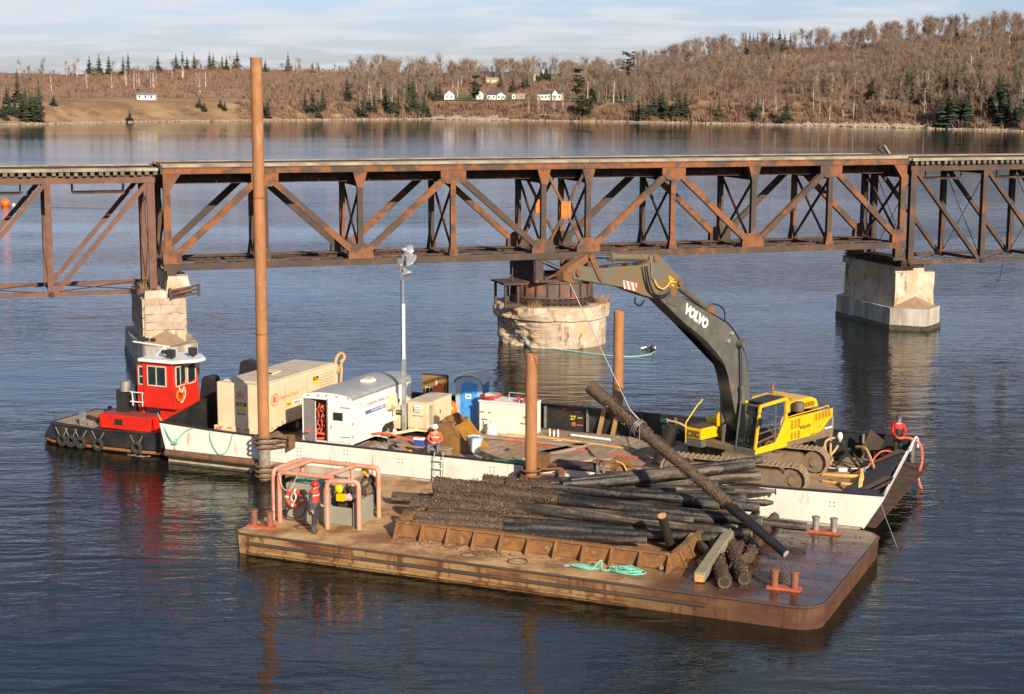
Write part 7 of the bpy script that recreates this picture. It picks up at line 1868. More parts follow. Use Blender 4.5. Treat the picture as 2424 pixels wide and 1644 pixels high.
# pail, tray, bottles
o = thing('pail', 'white pail with black lid standing in the brown tray', 'pail', WP(13.05, 9.7, DK + .22), ANG)
b = MB(); b.lathe([(0, 0), (.17, 0), (.2, .5), (.2, .52), (0, .52)], 20); b.build('pail', pmat('pail_white', (.8, .74, .66), (.75, .45, .3), scale=6, p=(.55, .75, .8)), o, smooth=True)
b = MB(); b.lathe([(0, .53), (.22, .53), (.22, .62), (0, .63)], 20); b.box((0, 0, .68), (.5, .12, .06)); b.build('lid', M_mdark, o)
o = thing('wash_tray', 'shallow brown tray at the foot of the black bulwark', 'tray', WP(12.6, 9.35, DK + .05), ANG)
b = MB(); b.box((0, 0, .03), (1.7, .8, .05)); 
for (x, y, lx, ly) in ((0, -.4, 1.7, .06), (0, .4, 1.7, .06), (-.85, 0, .06, .8), (.85, 0, .06, .8)): b.box((x, y, .12), (lx, ly, .22))
b.build('tray', pmat('brown_tray', (.16, .07, .05), rough=.6), o)
b = MB(); b.tube(smooth_pts([(-.7, .1, .2), (-.2, .25, .26), (.2, .0, .2), (-.3, -.2, .24), (-.6, 0, .22)], 5), .03, 5); b.build('rope', M_ropew, o, smooth=True)
for k in range(3):
    o = thing('bottle', ('left', 'middle pink capped', 'right')[k] + ' of three white spray bottles by the bulwark', 'bottle', WP(14.35 + k * .2, 8.75, DK + .05), 0, 'spray bottles on the barge deck')
    b = MB(); b.cyl((0, 0, 0), (0, 0, .26), .04, .04, 10); b.build('bottle', M_wpaint, o, smooth=True); b = MB(); b.cyl((0, 0, .26), (0, 0, .33), .03, .03, 8); b.build('cap', pmat('pink_cap', (.7, .05, .2)) if k == 1 else M_wpaint, o)
# hoses across the deck
rope('hose', [WP(10.2, 7.1, DK + .07), WP(13, 7.05, DK + .08), WP(15.5, 6.55, DK + .07), WP(18, 6.4, DK + .08), WP(20.5, 6.1, DK + .07)], .045, M_hoser, 'red braided hose running along the middle of the barge deck', 'hose')
rope('hose', [WP(6.3, 1.5, DK + .95), WP(7.6, 3.0, DK + .5), WP(8.6, 3.9, DK + .6), WP(9.8, 4.2, DK + .35), WP(10.9, 4.3, DK + .15)], .05, M_hoser, 'red braided hose beside the cargo trailer and the light tower hitch', 'hose')
rope('hose', [WP(12.6, 8.2, DK + .08), WP(15, 8.15, DK + .08), WP(18.5, 7.6, DK + .08)], .06, M_hosey, 'straight yellow hose along the foot of the black bulwark', 'hose')
rope('pipe', [WP(15.3, 8.9, DK + .15), WP(17.2, 8.7, DK + .15)], .06, M_wpaint, 'pale green white plastic pipe near the far bulwark', 'pipe', sm=False)
rope('pipe', [WP(20.3, 9.6, DK + .10), WP(22.6, 9.4, DK + .10)], .05, M_wpaint, 'white plastic pipe behind the yellow tool box', 'pipe', sm=False)
rope('hose', [WP(12.4, 7.5, DK + .09), WP(13.5, 7.7, DK + .09), WP(14.6, 7.3, DK + .09), WP(15.4, 7.6, DK + .1)], .10, pmat('pink_hose', (.62, .38, .30), (.55, .30, .24), rough=.8, scale=3), 'flat pink lay flat hose beside the chest', 'hose')
rope('hose', [WP(15.0, 7.4, DK + .09), WP(16.2, 7.3, DK + .1), WP(17.0, 6.9, DK + .1)], .09, MATS['pink_hose'], 'flat pink hose end behind the middle pile', 'hose')
tangle('rope_heap', WP(19.7, 9.3, DK), .35, .25, .5, 5, .03, pmat('green_line', (.02, .32, .24), rough=.8), 'dark green coil of rope under the far bulwark', seed=9)
tangle('rope_heap', WP(19.1, 10.3, DK + .75), .2, .1, .3, 4, .03, M_teal, 'pale green knot of rope hung on the black bulwark', seed=10)
rope('hose', [WP(19.2, 10.3, DK + .9), WP(19.9, 10.2, DK + .8), WP(20.4, 10.2, DK + .5)], .05, M_hose, 'tan hose end hanging on the black bulwark', 'hose')
# ropes, pump and hoses at the right end behind the excavator
pm_ = thing('water_pump', 'black engine pump with hoses behind the excavator tail', 'pump', WP(26.9, 9.3, DK), ANG)
b = MB(); b.box((0, 0, .55), (.8, .6, .7)); bevel(b.build('engine', M_mdark, pm_), .04)
b = MB(); b.ball((.15, -.1, 1.1), .15, 12, 8, (.8, .8, 1.2)); b.build('white_tank', M_wpaint, pm_, smooth=True); b = MB(); b.ball((-.3, 0, 1.1), .13, 10, 8); b.build('air_cleaner', M_steel, pm_, smooth=True)
for k, pts in enumerate(([(.2, -.1, 1.1), (.1, -.3, .7), (-.3, -.9, .15), (-.8, -1.4, .05)], [(-.2, -.2, .9), (-.1, -.6, .4), (.1, -1.2, .3), (-.2, -1.8, .1)], [(-.3, 0, 1.0), (-.5, -.4, .5), (-.45, -.9, .3), (.1, -1.1, .1)], [(.0, .1, 1.0), (-.35, -.5, .9), (-.25, -.9, .2), (-.8, -1.0, .1)])):
    b = MB(); b.tube(smooth_pts(pts, 6), .05, 7); b.build('hose', M_hose, pm_, smooth=True)
o = thing('sheet_metal', 'tilted brown sheet metal piece behind the pump', 'sheet', WP(27.85, 9.6, DK), ANG); b = MB(); b.prism([(0, 0), (.35, .9), (.9, .5), (.75, .1)], (0, 0, .5), (1, 0, .0), (0, 0, 1), (.02, .03, 0)); b.beam((.3, 0, 0), (.35, 0, .8), .04, .04); b.build('sheet', M_rust, o)
o = thing('steel_frame', 'black steel frame lying by the pump', 'frame', WP(27.7, 8.0, DK), ANG)
for pts in (((-.6, 0, 0), (-.1, 0, .75)), ((-.1, 0, .75), (.5, 0, 0)), ((-.6, .6, 0), (-.1, .6, .75)), ((-.1, .6, .75), (.5, .6, 0)), ((-.1, 0, .75), (-.1, .6, .75))):
    b = MB(); b.beam(*pts, .08, .08); b.build('bar', M_mdark, o)
rope('hose', [WP(27.9, 8.4, DK + .9), WP(28.4, 7.9, DK + .95), WP(28.9, 7.0, DK + .5), WP(29.2, 6.2, DK + .2)], .06, M_hose, 'tan hose arching down towards the coiled umbilical', 'hose')
rope('hose', [WP(27.3, 5.3, DK + .1), WP(28.2, 5.15, DK + .12), WP(29.3, 5.5, DK + .1)], .06, M_hosey, 'thick pale yellow hose across the right end planks', 'hose')
rope('hose', [WP(27.0, 6.4, DK + .1), WP(28.0, 6.35, DK + .15), WP(29.0, 6.8, DK + .1)], .08, M_hosey, 'yellow hose lying beside the orange umbilical coil', 'hose')
for k, (m, lab, z) in enumerate(((M_hoser, 'coil of orange red umbilical hose on the right end of the barge', .1), (pmat('sky_hose', (.16, .36, .46), rough=.6), 'blue grey coil inside the orange umbilical', .22))):
    b = MB()
    for j in range(5 if k == 0 else 3):
        rr_ = (.62 - .05 * j) if k == 0 else (.40 - .06 * j)
        b.tube([WP(28.9, 6.9, DK + z + .04 * j + .12 * max(0, math.sin(t))) + Vector((rr_ * 1.2 * math.cos(t), rr_ * math.sin(t), 0)) for t in [6.283 * i / 26 for i in range(26)]], .035, 6, closed=True)
    o = b.build('umbilical_coil', m, smooth=True); tag(o, lab, 'hose')
rope('umbilical', [WP(28.5, 7.6, DK + .2), WP(28.9, 8.3, DK + .8), WP(29.4, 8.6, DK + .7), WP(29.6, 7.8, DK + .3)], .035, M_hoser, 'single orange hose loop standing above the coil', 'hose')
for k, u in enumerate((27.2, 27.6, 28.0)):
    o = thing('tool_case', ('first', 'second', 'third')[k] + ' small white edged case on the planks behind the far track', 'case', WP(u, 7.3 + .15 * k, DK + .06), ANG + .3 * k, 'small cases behind the far track'); b = MB(); b.box((0, 0, .07), (.34, .18, .12)); b.build('case', M_mdark if k != 1 else M_wpaint, o); b = MB(); b.box((0, -.05, .14), (.28, .06, .03)); b.build('handle', M_wpaint, o)
b = MB(); kr = random.Random(77)
for k in range(6): b.tube(smooth_pts([WP(29.0 + kr.uniform(-.06, .06), 4.4, DK + .95), WP(29.05 + kr.uniform(-.1, .1), 4.0, DK + .7), WP(29.15 + kr.uniform(-.12, .12), 3.6, DK + .35), WP(29.3 + kr.uniform(-.12, .12), 3.3, DK + .1)], 5), .03, 5)
tag(b.build('rope_hank', M_ropey, smooth=True), 'yellow hank of rope hanging inside the right corner', 'rope')
rope('mooring_rope', [WP(30.5, .15, 1.8), WP(30.7, .1, 1.2), WP(31.1, -.1, .4), WP(31.3, -.1, -.05)], .012, M_wire, 'thin pale line hanging from the right corner into the water')
# umbilical over the side to the diver, and divers
rope('umbilical', [WP(29.45, 9.0, 1.98), WP(29.9, 9.1, 2.0), WP(30.3, 9.2, 1.75), WP(30.4, 9.2, 1.1), WP(30.3, 9.1, .4), WP(30.5, 9.0, -.1)], .05, pmat('umbilical_orange', (.75, .08, .03), (.6, .2, .15), scale=12, rough=.6), 'orange umbilical held by the tender and dropping into the water', 'hose')
b = MB(); b.tube(smooth_pts([(0, -.5, 0), (.1, -.35, .45), (.22, -.05, .75), (.28, .25, .55), (.3, .3, .1)], 6), .06, 8); o = b.build('hose_guard', M_wpaint, smooth=True); o.location = WP(29.95, 9.3, 1.5); o.rotation_euler = (0, 0, ANG); o.scale = (.7, .7, .7); tag(o, 'white curved hose guard clipped on the end rail', 'guard')
for (px, py, lab) in ((1545, 829, 'diver head with pale helmet surfacing beyond the far pile'), (2166, 1120, 'dark diver helmet surfacing off the right end of the barge')):
    q = GP(px, py, 0); o = thing('person', lab, 'diver', q)
    b = MB(); b.ball((0, 0, .12), .17, 16, 12, (1, 1, 1.1)); b.ball((-.3, .1, -.05), .26, 14, 10, (1.3, .8, .7)); b.ball((-.55, .0, -.02), .12, 10, 8, (1.6, .8, .8)); b.build('suit', M_mdark, o, smooth=True)
    b = MB(); b.box((.13, -.04, .16), (.08, .16, .14)); b.cyl((-.35, .2, .12), (-.7, .2, .05), .07, .07, 10); b.build('helmet_port', M_wpaint if px < 2000 else M_steel, o)
rope('dive_line', [GP(1250, 818, .02), GP(1330, 829, .02), GP(1420, 840, .02), GP(1490, 845, .02), GP(1535, 840, .02), GP(1548, 833, .03)], .045, pmat('dive_line', (.30, .55, .48), rough=.7), 'pale teal dive line floating from the round pier to the diver')
# orange mooring buoy at far left
q = GP(13, 487, 0); o = thing('mooring_buoy', 'round orange buoy floating beyond the bridge at the left edge', 'buoy', q + UZ * .0)
b = MB(); b.ball((0, 0, .32), .62, 18, 12); b.build('float', M_orange, o, smooth=True); b = MB(); b.ball((1.15, -.2, .08), .22, 12, 8); b.build('pickup_float', M_wpaint, o, smooth=True)
rope('buoy_line', [GP(30, 491, .03), GP(90, 490, .03), GP(180, 492, .03), GP(260, 493, .03)], .03, M_wire, 'thin line trailing from the orange buoy along the water')
# clutter around the seated worker
o = thing('cooler', 'small blue cooler with pale lid beside the seated worker', 'cooler', WP(10.9, 3.0, DK + .45), ANG)
b = MB(); b.box((0, 0, .14), (.42, .28, .26), taper=1.05); bevel(b.build('box', M_cool, o), .02); b = MB(); b.box((0, 0, .30), (.46, .31, .08)); bevel(b.build('lid', M_wpaint, o), .015); b = MB(); b.box((0, -.02, .36), (.22, .06, .04)); b.build('handle', M_oran2, o)
o = thing('bench_plank', 'plank bench carrying the cooler and the seated worker', 'bench', WP(10.9, 3.05, DK), ANG); b = MB(); b.box((.2, 0, .42), (2.4, .45, .06)); b.build('seat', M_plankg, o)
for x in (-.8, 1.2):
    b = MB(); b.box((x, 0, .2), (.3, .35, .4)); b.build('support', M_plank, o)
for k, (u, v, s_, m) in enumerate(((10.0, 2.8, .2, M_steel), (9.6, 3.2, .25, M_mdark), (10.3, 3.3, .15, M_hosey), (9.3, 2.6, .3, M_steel))):
    o = thing('tool_bag', ('grey', 'black', 'yellow topped', 'flat grey')[k] + ' bag of tools near the blue cooler', 'bag', WP(u, v, DK + .06), ANG + k, 'tool bags by the cooler'); b = MB(); b.ball((0, 0, s_ * .6), s_, 10, 8, (1.2, .8, .7)); b.build('bag', m, o, smooth=True); b = MB(); b.tube([(-s_ * .5, 0, s_), (0, 0, s_ * 1.6), (s_ * .5, 0, s_)], .015, 5); b.build('strap', M_cable, o)
# ================================================================ the pile of old timber piles
LG = 'old timber piles heaped in the rusty bin'
lr_ = random.Random(31)
def streaky(m, cols):
    t = m.node_tree; bs = [x for x in t.nodes if x.type == 'BSDF_PRINCIPLED'][0]
    at = t.nodes.new('ShaderNodeAttribute'); at.attribute_name = 'streak'; r = t.nodes.new('ShaderNodeValToRGB')
    nz = t.nodes.new('ShaderNodeTexNoise'); nz.inputs['Scale'].default_value = 9; nz.inputs['Detail'].default_value = 5; tcn = t.nodes.new('ShaderNodeTexCoord'); t.links.new(tcn.outputs['Object'], nz.inputs['Vector'])
    ad = t.nodes.new('ShaderNodeMath'); ad.operation = 'MULTIPLY_ADD'; ad.inputs[1].default_value = .7; t.links.new(nz.outputs[0], ad.inputs[0]); t.links.new(at.outputs['Fac'], ad.inputs[2])
    t.links.new(ad.outputs[0], r.inputs[0]); e = r.color_ramp.elements
    e[0].position = .55; e[0].color = (*cols[0], 1); e[1].position = .85; e[1].color = (*cols[1], 1); q = e.new(1.0); q.color = (*cols[2], 1)
    t.links.new(r.outputs[0], bs.inputs['Base Color'])
streaky(M_log, ((.010, .010, .011), (.022, .019, .018), (.075, .060, .047)))
streaky(M_logb, ((.025, .018, .013), (.060, .043, .031), (.14, .11, .08)))
def log(p, q, r0, r1, label, mat=None, tip=0.0, mus=None, name='timber_pile', group=LG, bend=.07, cut=None, n=18, segs=48):
    """p: left (butt) end, q: right end; mus: (t0, t1, density) stretch grown over with mussels"""
    p, q = Vector(p), Vector(q); L = (q - p).length; d = (q - p).normalized(); A_ = axis_to(d)
    o = thing(name, label, 'timber', p, 0, group)
    sd = lr_.uniform(0, 100); b = MB(); pts = []; rad = []
    for i in range(segs + 1):
        t = i / segs; pts.append(Vector((0, 0, 0)).lerp(q - p, t) + A_ @ Vector((bend * math.sin(math.pi * t) * L / 8, bend * .4 * math.sin(2.3 * t + sd), 0)))
        r = r0 + (r1 - r0) * t + .012 * math.sin(t * 9 + sd)
        if tip and t * L > L - tip: r *= max(.45, (L - t * L) / tip * .55 + .45)
        rad.append(r)
    b.tube(pts, rad, n)
    me = b.mesh('trunk', [mat or M_log, M_mud], smooth=True, fix=False)
    if mus:
        for f_ in me.polygons:
            tt_ = f_.center.dot(q - p) / L ** 2
            if mus[0] - .02 < tt_ + .03 * mnoise.noise(f_.center * 3 + UX * sd) < mus[1]: f_.material_index = 1
    stk = []
    for i_, v in enumerate(me.vertices):
        ring, j = divmod(i_, n); c = pts[min(ring, segs)]; rad_ = v.co - c; a = 6.2832 * j / n; s_ = ring * L / segs
        ca, sa = math.cos(a), math.sin(a)
        grain = mnoise.noise(Vector((s_ * .35 + sd, ca * 3.2, sa * 3.2))) + .6 * mnoise.noise(Vector((s_ * 1.1 + sd, ca * 7, sa * 7)))
        knot = mnoise.noise(Vector((s_ * 1.4 + sd * 2, ca * 1.2, sa * 1.2)))
        v.co += rad_ * (.13 * grain + .10 * knot)
        stk.append(.45 + .55 * grain + .25 * knot + .55 * max(0, 1 - (L - s_) / .35) - (.25 if sa * 0 > 1 else 0))
    at = me.attributes.new('streak', 'FLOAT', 'POINT'); at.data.foreach_set('value', stk)
    link('trunk', me, o)
    if cut is not None:
        e = MB(); e.cyl(q - p - d * .01, q - p + d * .012, r1 * .82, r1 * .74, n); e.build('cut_end', cut, o)
    if mus:
        t0, t1, dens = mus; m_ = MB(); cnt = int(dens * L * (t1 - t0) * (r0 / .2))
        for i in range(cnt):
            t = lr_.uniform(t0, t1) if lr_.random() < .8 else t0 + (t1 - t0) * lr_.random() ** 1.5
            dn_ = mnoise.noise(Vector((t * L * 1.6, sd, 0))) + mnoise.noise(Vector((t * L * .7, sd + 5, 0)))
            if dn_ < -.25 and lr_.random() < .6: continue
            a = lr_.uniform(0, 6.283); r = r0 + (r1 - r0) * t; f = t * segs; i0 = min(int(f), segs - 1); c = pts[i0].lerp(pts[i0 + 1], f - i0)
            nrm = A_ @ Vector((math.cos(a), math.sin(a), 0)); c = c + nrm * (r + lr_.uniform(-.01, .05)); s = lr_.uniform(.018, .038)
            ax1 = Vector((lr_.uniform(-1, 1), lr_.uniform(-1, 1), lr_.uniform(-1, 1))).normalized(); s2 = nrm.cross(ax1); s2 = s2.normalized() if s2.length > .01 else d; s1_ = (ax1 + nrm * .9).normalized()
            m_.add([c + s1_ * s * 1.5, c - s1_ * s, c + s2 * s * .7, c - s2 * s * .7, c + s1_.cross(s2) * s * .5, c - s1_.cross(s2) * s * .5], [(0, 2, 4), (2, 1, 4), (1, 3, 4), (3, 0, 4), (2, 0, 5), (1, 2, 5), (3, 1, 5), (0, 3, 5)])
        mo = m_.build('mussels', M_mus, o, fix=False); mo['kind'] = 'stuff'; mo['label'] = 'crust of brown mussels'
    return o
# (left px, py, z) (right px, py, z) r0 r1 tip mussels material label
D = GP
rows = [
 # bottom row along the near side of the bin
 ((1010, 1258, 1.12), (1530, 1280, 1.10), .15, .13, 0, (.0, .35, 60), None, 'lowest dark pile just inside the near wall of the rusty bin'),
 ((985, 1238, 1.18), (1713, 1274, 1.15), .18, .15, .3, (.0, .30, 70), None, 'second dark pile from the near wall with a blunt right end'),
 ((955, 1222, 1.12), (1674, 1260, 1.15), .22, .17, 0, (.0, .36, 260), None, 'near pile crusted with mussels on its left third'),
 ((990, 1212, 1.2), (1674, 1247, 1.2), .18, .16, 0, (.0, .42, 240), M_logb, 'brown pile lying just behind the near mussel crusted one'),
 ((975, 1190, 1.4), (1640, 1236, 1.42), .25, .17, 0, (.0, .44, 420), M_logb, 'thick pile with heavy mussel crust reaching past its middle left'),
 ((930, 1178, 1.05), (1560, 1215, 1.1), .20, .16, 0, (.05, .3, 100), M_logb, 'pile whose bare brown butt sticks out left over the deck'),
 # main body
 ((1040, 1168, 1.65), (1757, 1262, 1.30), .22, .16, 0, (.0, .33, 380), None, 'pile in the middle of the heap ending in a short pale right tip'),
 ((1060, 1195, 1.25), (1780, 1264, 1.22), .19, .15, 0, (.0, .3, 160), None, 'lower pile with small round end right of the standing post'),
 ((1030, 1146, 1.92), (1803, 1236, 1.55), .27, .17, 0, (.0, .40, 520), None, 'longest front pile running across the top of the heap to the right'),
 ((1110, 1150, 1.85), (1910, 1247, 1.20), .20, .14, 0, (.0, .2, 200), None, 'pale grey ended pile reaching furthest right over the wet deck'),
 ((1145, 1142, 2.02), (1703, 1196, 1.80), .24, .18, 0, (.0, .32, 460), None, 'upper pile with thick mussel coat and short frayed right tip'),
 ((1030, 1180, 1.55), (1729, 1258, 1.35), .22, .15, .5, (.0, .3, 200), M_logb, 'pile with long tapered pale tip behind the standing post'),
 ((1090, 1170, 1.55), (1690, 1232, 1.5), .20, .16, 0, (0, .3, 160), None, 'dark pile half buried under the longest front pile'),
 ((1200, 1150, 2.0), (1641, 1181, 2.0), .20, .17, .35, (.0, .25, 260), None, 'short top pile with rounded grey tip in the middle of the heap'),
 ((1150, 1160, 1.5), (1798, 1201, 1.45), .22, .18, 0, None, None, 'dark pile with ragged pale end against the white hull'),
 ((1180, 1150, 1.7), (1767, 1180, 1.72), .21, .19, 0, None, None, 'thick dark pile with square cut end near the hanging one'),
 ((1220, 1152, 1.85), (1836, 1165, 1.60), .20, .15, .8, None, M_logb, 'brown pile with long pointed pale tip crossing the white hull'),
 ((1250, 1155, 1.6), (1803, 1158, 1.55), .19, .16, 0, None, None, 'pile behind the pointed brown one, ending at the red block'),
 ((1260, 1165, 1.9), (1600, 1165, 2.0), .18, .17, 0, None, None, 'short dark blue looking pile on top behind the mussel coats'),
 ((1280, 1155, 1.75), (1798, 1125, 1.95), .21, .19, 0, None, M_logb, 'thick pile rising to the right below the near excavator track'),
 ((1240, 1150, 1.95), (1558, 1128, 2.2), .20, .18, .5, None, None, 'pile in the back with blunt pale point left of the hanging one'),
 ((1300, 1152, 2.05), (1710, 1110, 2.35), .20, .19, .5, None, M_logb, 'brown pile with conical grey tip right of the hanging one'),
 ((1330, 1150, 2.15), (1783, 1100, 2.35), .18, .17, 0, None, None, 'upper rear pile ending in front of the near track'),
 ((1350, 1140, 2.25), (1803, 1087, 2.50), .14, .13, 0, None, None, 'thin topmost rear pile with a pale frayed tip'),
 ((1080, 1160, 1.5), (1500, 1180, 1.75), .24, .2, 0, (.0, .5, 330), None, 'mussel coated pile deep in the left part of the heap'),
 ((1020, 1200, 1.0), (1600, 1240, 1.0), .2, .18, 0, None, None, 'dark pile at the bottom of the bin'),
 ((1100, 1165, 1.3), (1700, 1205, 1.3), .22, .2, 0, None, None, 'dark pile buried in the middle of the heap'),
 ((1230, 1168, 1.4), (1740, 1170, 1.6), .22, .2, 0, None, None, 'dark pile buried in the rear of the heap'),
 ((1200, 1158, 1.35), (1700, 1150, 1.7), .22, .2, 0, None, None, 'dark pile under the rear fan of the heap'),
]
def inbin(p, r):
    q = NL(p)
    if 5.3 < q.x < 15.5 and q.z < 1.45: q.y = max(q.y, 2.0 + r - .1)
    if q.x < 5.6 and q.z < 1.45 and r0 < .2: q.x = 5.75
    return NP(q.x, q.y, q.z)
for (a, c, r0, r1, tip, mus, mat, lab) in rows:
    log(inbin(D(*a), r0), inbin(D(*c), r1), r0, r1, lab, mat, tip, (mus[0], mus[1], mus[2] * 1.1) if mus else None, cut=M_cut if r1 < .18 else None)
# crosswise timbers at the right end of the bin
log(D(1718, 1245, 1.05), D(1762, 1370, .95), .17, .18, 'right of the two mussel crusted stubs lying across the bin end', M_mud, 0, (.0, 1.0, 420), cut=M_logb, segs=8)
log(D(1690, 1260, .98), D(1715, 1378, .95), .18, .19, 'left of the two mussel crusted stubs lying across the bin end', M_mud, 0, (.0, 1.0, 420), cut=M_logb, segs=8)
log(D(1835, 1225, .95), D(1770, 1320, .95), .17, .17, 'dark stub under the hanging pile on the wet deck', M_mud, 0, (.2, 1, 200), segs=8)
log(D(1750, 1255, .95), D(1660, 1335, .92), .16, .16, 'brown mussel spotted stub right of the squared timber', M_mud, 0, (.3, 1, 120), cut=M_cutf, segs=8)
log(D(1640, 1270, 1.0), D(1700, 1335, .95), .13, .12, 'thin dark stub between the bin end and the crusted stubs', M_logb, 0, None, segs=6)
log(D(1790, 1215, 1.05), D(1735, 1345, .93), .15, .14, 'dark wet stub lying between the two bollard pairs side of the heap', None, 0, (.2, .9, 200), segs=8)
log(D(1690, 1225, 1.25), D(1822, 1245, 1.15), .15, .13, 'short dark pile poking out above the crusted stubs', None, 0, None, cut=M_cut, segs=8)
log(D(1650, 1215, 1.4), D(1775, 1222, 1.35), .15, .14, 'short pile with frayed pale end under the longest front pile', M_logb, .4, None, segs=10)
log(D(1640, 1195, 1.55), D(1830, 1190, 1.5), .15, .13, 'dark pile end lying just above the wet deck by the white hull', None, .3, None, segs=10)
o = thing('squared_timber', 'pale greenish squared timber lying across the barge edge', 'timber', D(1655, 1378, .78), 0)
e2 = D(1735, 1262, 1.12) - D(1655, 1378, .78)
b = MB(); b.beam((0, 0, .15), e2 + UZ * .15, .34, .32); bevel(b.build('timber', pmat('green_timber', (.30, .25, .16), (.20, .20, .13), (.36, .28, .18), scale=2, rough=.8, bump=.5), o), .03)
b = MB(); b.beam(-e2.normalized() * .04 + UZ * .13, -e2.normalized() * .0 + UZ * .13, .28, .24); b.build('cut_end', M_cutf, o)
o = thing('thin_board', 'narrow grey board leaning across the end of the bin', 'board', D(1565, 1350, .78), 0); b = MB(); b.beam((0, 0, .05), D(1640, 1265, 1.3) - D(1565, 1350, .78), .14, .08); b.build('board', M_plankg, o)
o = thing('standing_post', 'short post with fresh orange cut top standing in the bin', 'post', D(1590, 1300, .78), 0)
tp = D(1567, 1222, 2.05) - D(1590, 1300, .78); b = MB(); b.tube([(0, 0, 0), tp], [.17, .15], 14); b.build('post', M_logb, o, smooth=True); b = MB(); b.cyl(tp - tp.normalized() * .01, tp + tp.normalized() * .02, .148, .148, 14); b.build('cut_top', M_cutf, o)
log(LB, LT, .145, .25, 'long mussel covered pile hanging from the excavator wire', M_mud, 0, (.28, .90, 330), group=None, name='hanging_pile', segs=20, n=14, bend=.01)
b = MB(); b.cyl((0, 0, 0), (LB - LT) * -.28, .15, .182, 14); o = b.build('wet_tip', M_log, smooth=True); o.parent = [c for c in bpy.data.objects if c.name.startswith('hanging_pile')][0]
ch = MB(); ch.cyl((LB - LT).normalized() * .02, (LB - LT).normalized() * -.02, .115, .115, 14); o2 = ch.build('cut_end', pmat('pale_cut', (.5, .5, .48), rough=.5)); o2.parent = o.parent
# mussel crumbs on the deck
cr_ = MB()
for i in range(900):
    if i < 420: u, v = lr_.gauss(17.0, .9), lr_.gauss(3.4, 1.6)
    elif i < 620: u, v = lr_.uniform(15.5, 20), lr_.uniform(1.0, 8.5)
    elif i < 760: u, v = lr_.gauss(9.0, .8), lr_.gauss(1.2, .18)
    else: u, v = lr_.uniform(5.2, 8), lr_.gauss(1.5, .2)
    if not (.3 < u < 20.2 and .2 < v < 9): continue
    s = lr_.uniform(.012, .04); p = NP(u, v, .755); cr_.add([p + Vector((s, 0, 0)), p + Vector((0, s, 0)), p + Vector((-s, 0, 0)), p + Vector((0, -s, 0)), p + UZ * s], [(0, 1, 4), (1, 2, 4), (2, 3, 4), (3, 0, 4)])
o = cr_.build('mussel_debris', M_mus, fix=False); tag(o, 'scattered mussels and dirt fallen on the rusty deck', kind='stuff')
# clutter behind the winch: stump, hoses, hatchet handle
log(NP(4.4, 6.9, .98), NP(5.6, 7.3, .98), .2, .2, 'short brown stump lying left of the bin', M_logb, 0, None, segs=6)
o = thing('hose_bundle', 'bundle of black and tan hoses behind the pipe frame', 'hose', NP(.9, 5.0, DN), ANG)
hb_ = random.Random(14)
for k in range(6):
    b = MB(); b.tube([Vector((.0 + (.35 + .03 * k) * math.cos(t), .1 * k - .2, .62 + (.42 - .03 * k) * math.sin(t))) for t in [6.283 * i / 22 for i in range(22)]], .03, 6, closed=True); b.build('loop', (M_cable, M_hose, M_ropew)[k % 3], o, smooth=True)
b = MB(); b.box((.1, 0, .2), (1.2, .8, .4)); b.build('stand', M_rustd, o)
rope('cable', [NP(4.2 + .55 * math.cos(t), 6.3 + .55 * math.sin(t) * .8, .78) for t in [6.283 * i / 16 for i in range(17)]], .015, M_cable, 'black cable loop lying on the deck behind the yellow helmeted worker', 'cable')
o = thing('sledge_handle', 'upright orange wooden handle beside the hose bundle', 'tool', NP(3.0, 4.6, DN), ANG); b = MB(); b.tube([(0, 0, .6), (0, 0, 2.0)], [.05, .06], 8); b.build('handle', M_tan, o); b = MB(); b.box((0, 0, .5), (.3, .2, .2)); b.build('head', M_rustd, o)
o = thing('work_light', 'yellow work light hanging in the pipe frame', 'work light', NP(3.1, 1.9, DN + 1.1), ANG)
b = MB(); b.ball((0, 0, .3), .16, 14, 10, (1, .7, 1)); b.build('guard', M_hyel, o, smooth=True); b = MB(); b.box((.07, 0, 0), (.26, .18, .24)); b.build('body', M_hyel, o); b = MB(); b.tube([(0, 0, .45), (-.02, 0, .75)], .015, 5); b.build('hook', M_cable, o)
o = thing('rag_pile', 'pale rags and grey gloves lying on the winch levers', 'rags', NP(3.15, 2.35, DN + 1.0), ANG)
b = MB(); b.ball((0, 0, 0), .22, 12, 8, (1.4, .8, .5)); me = b.mesh('rag', pmat('pink_rag', (.62, .45, .42), rough=.9), smooth=True)
for v in me.vertices: v.co += Vector((mnoise.noise(v.co * 9), mnoise.noise(v.co * 9 + UX), mnoise.noise(v.co * 9 + UZ))) * .08
link('rag', me, o); b = MB(); b.ball((-.28, -.02, -.08), .14, 10, 8, (1.5, .8, .5)); b.build('glove', M_steel, o, smooth=True)
rope('line', [NP(.85, 1.6, DN + 1.8), NP(1.05, 1.55, DN + 1.3), NP(1.35, 1.55, DN + 1.25), NP(1.6, 1.6, DN + 1.78)], .012, M_ropew, 'thin pale line looped from the salmon pipe over the life ring', 'rope')
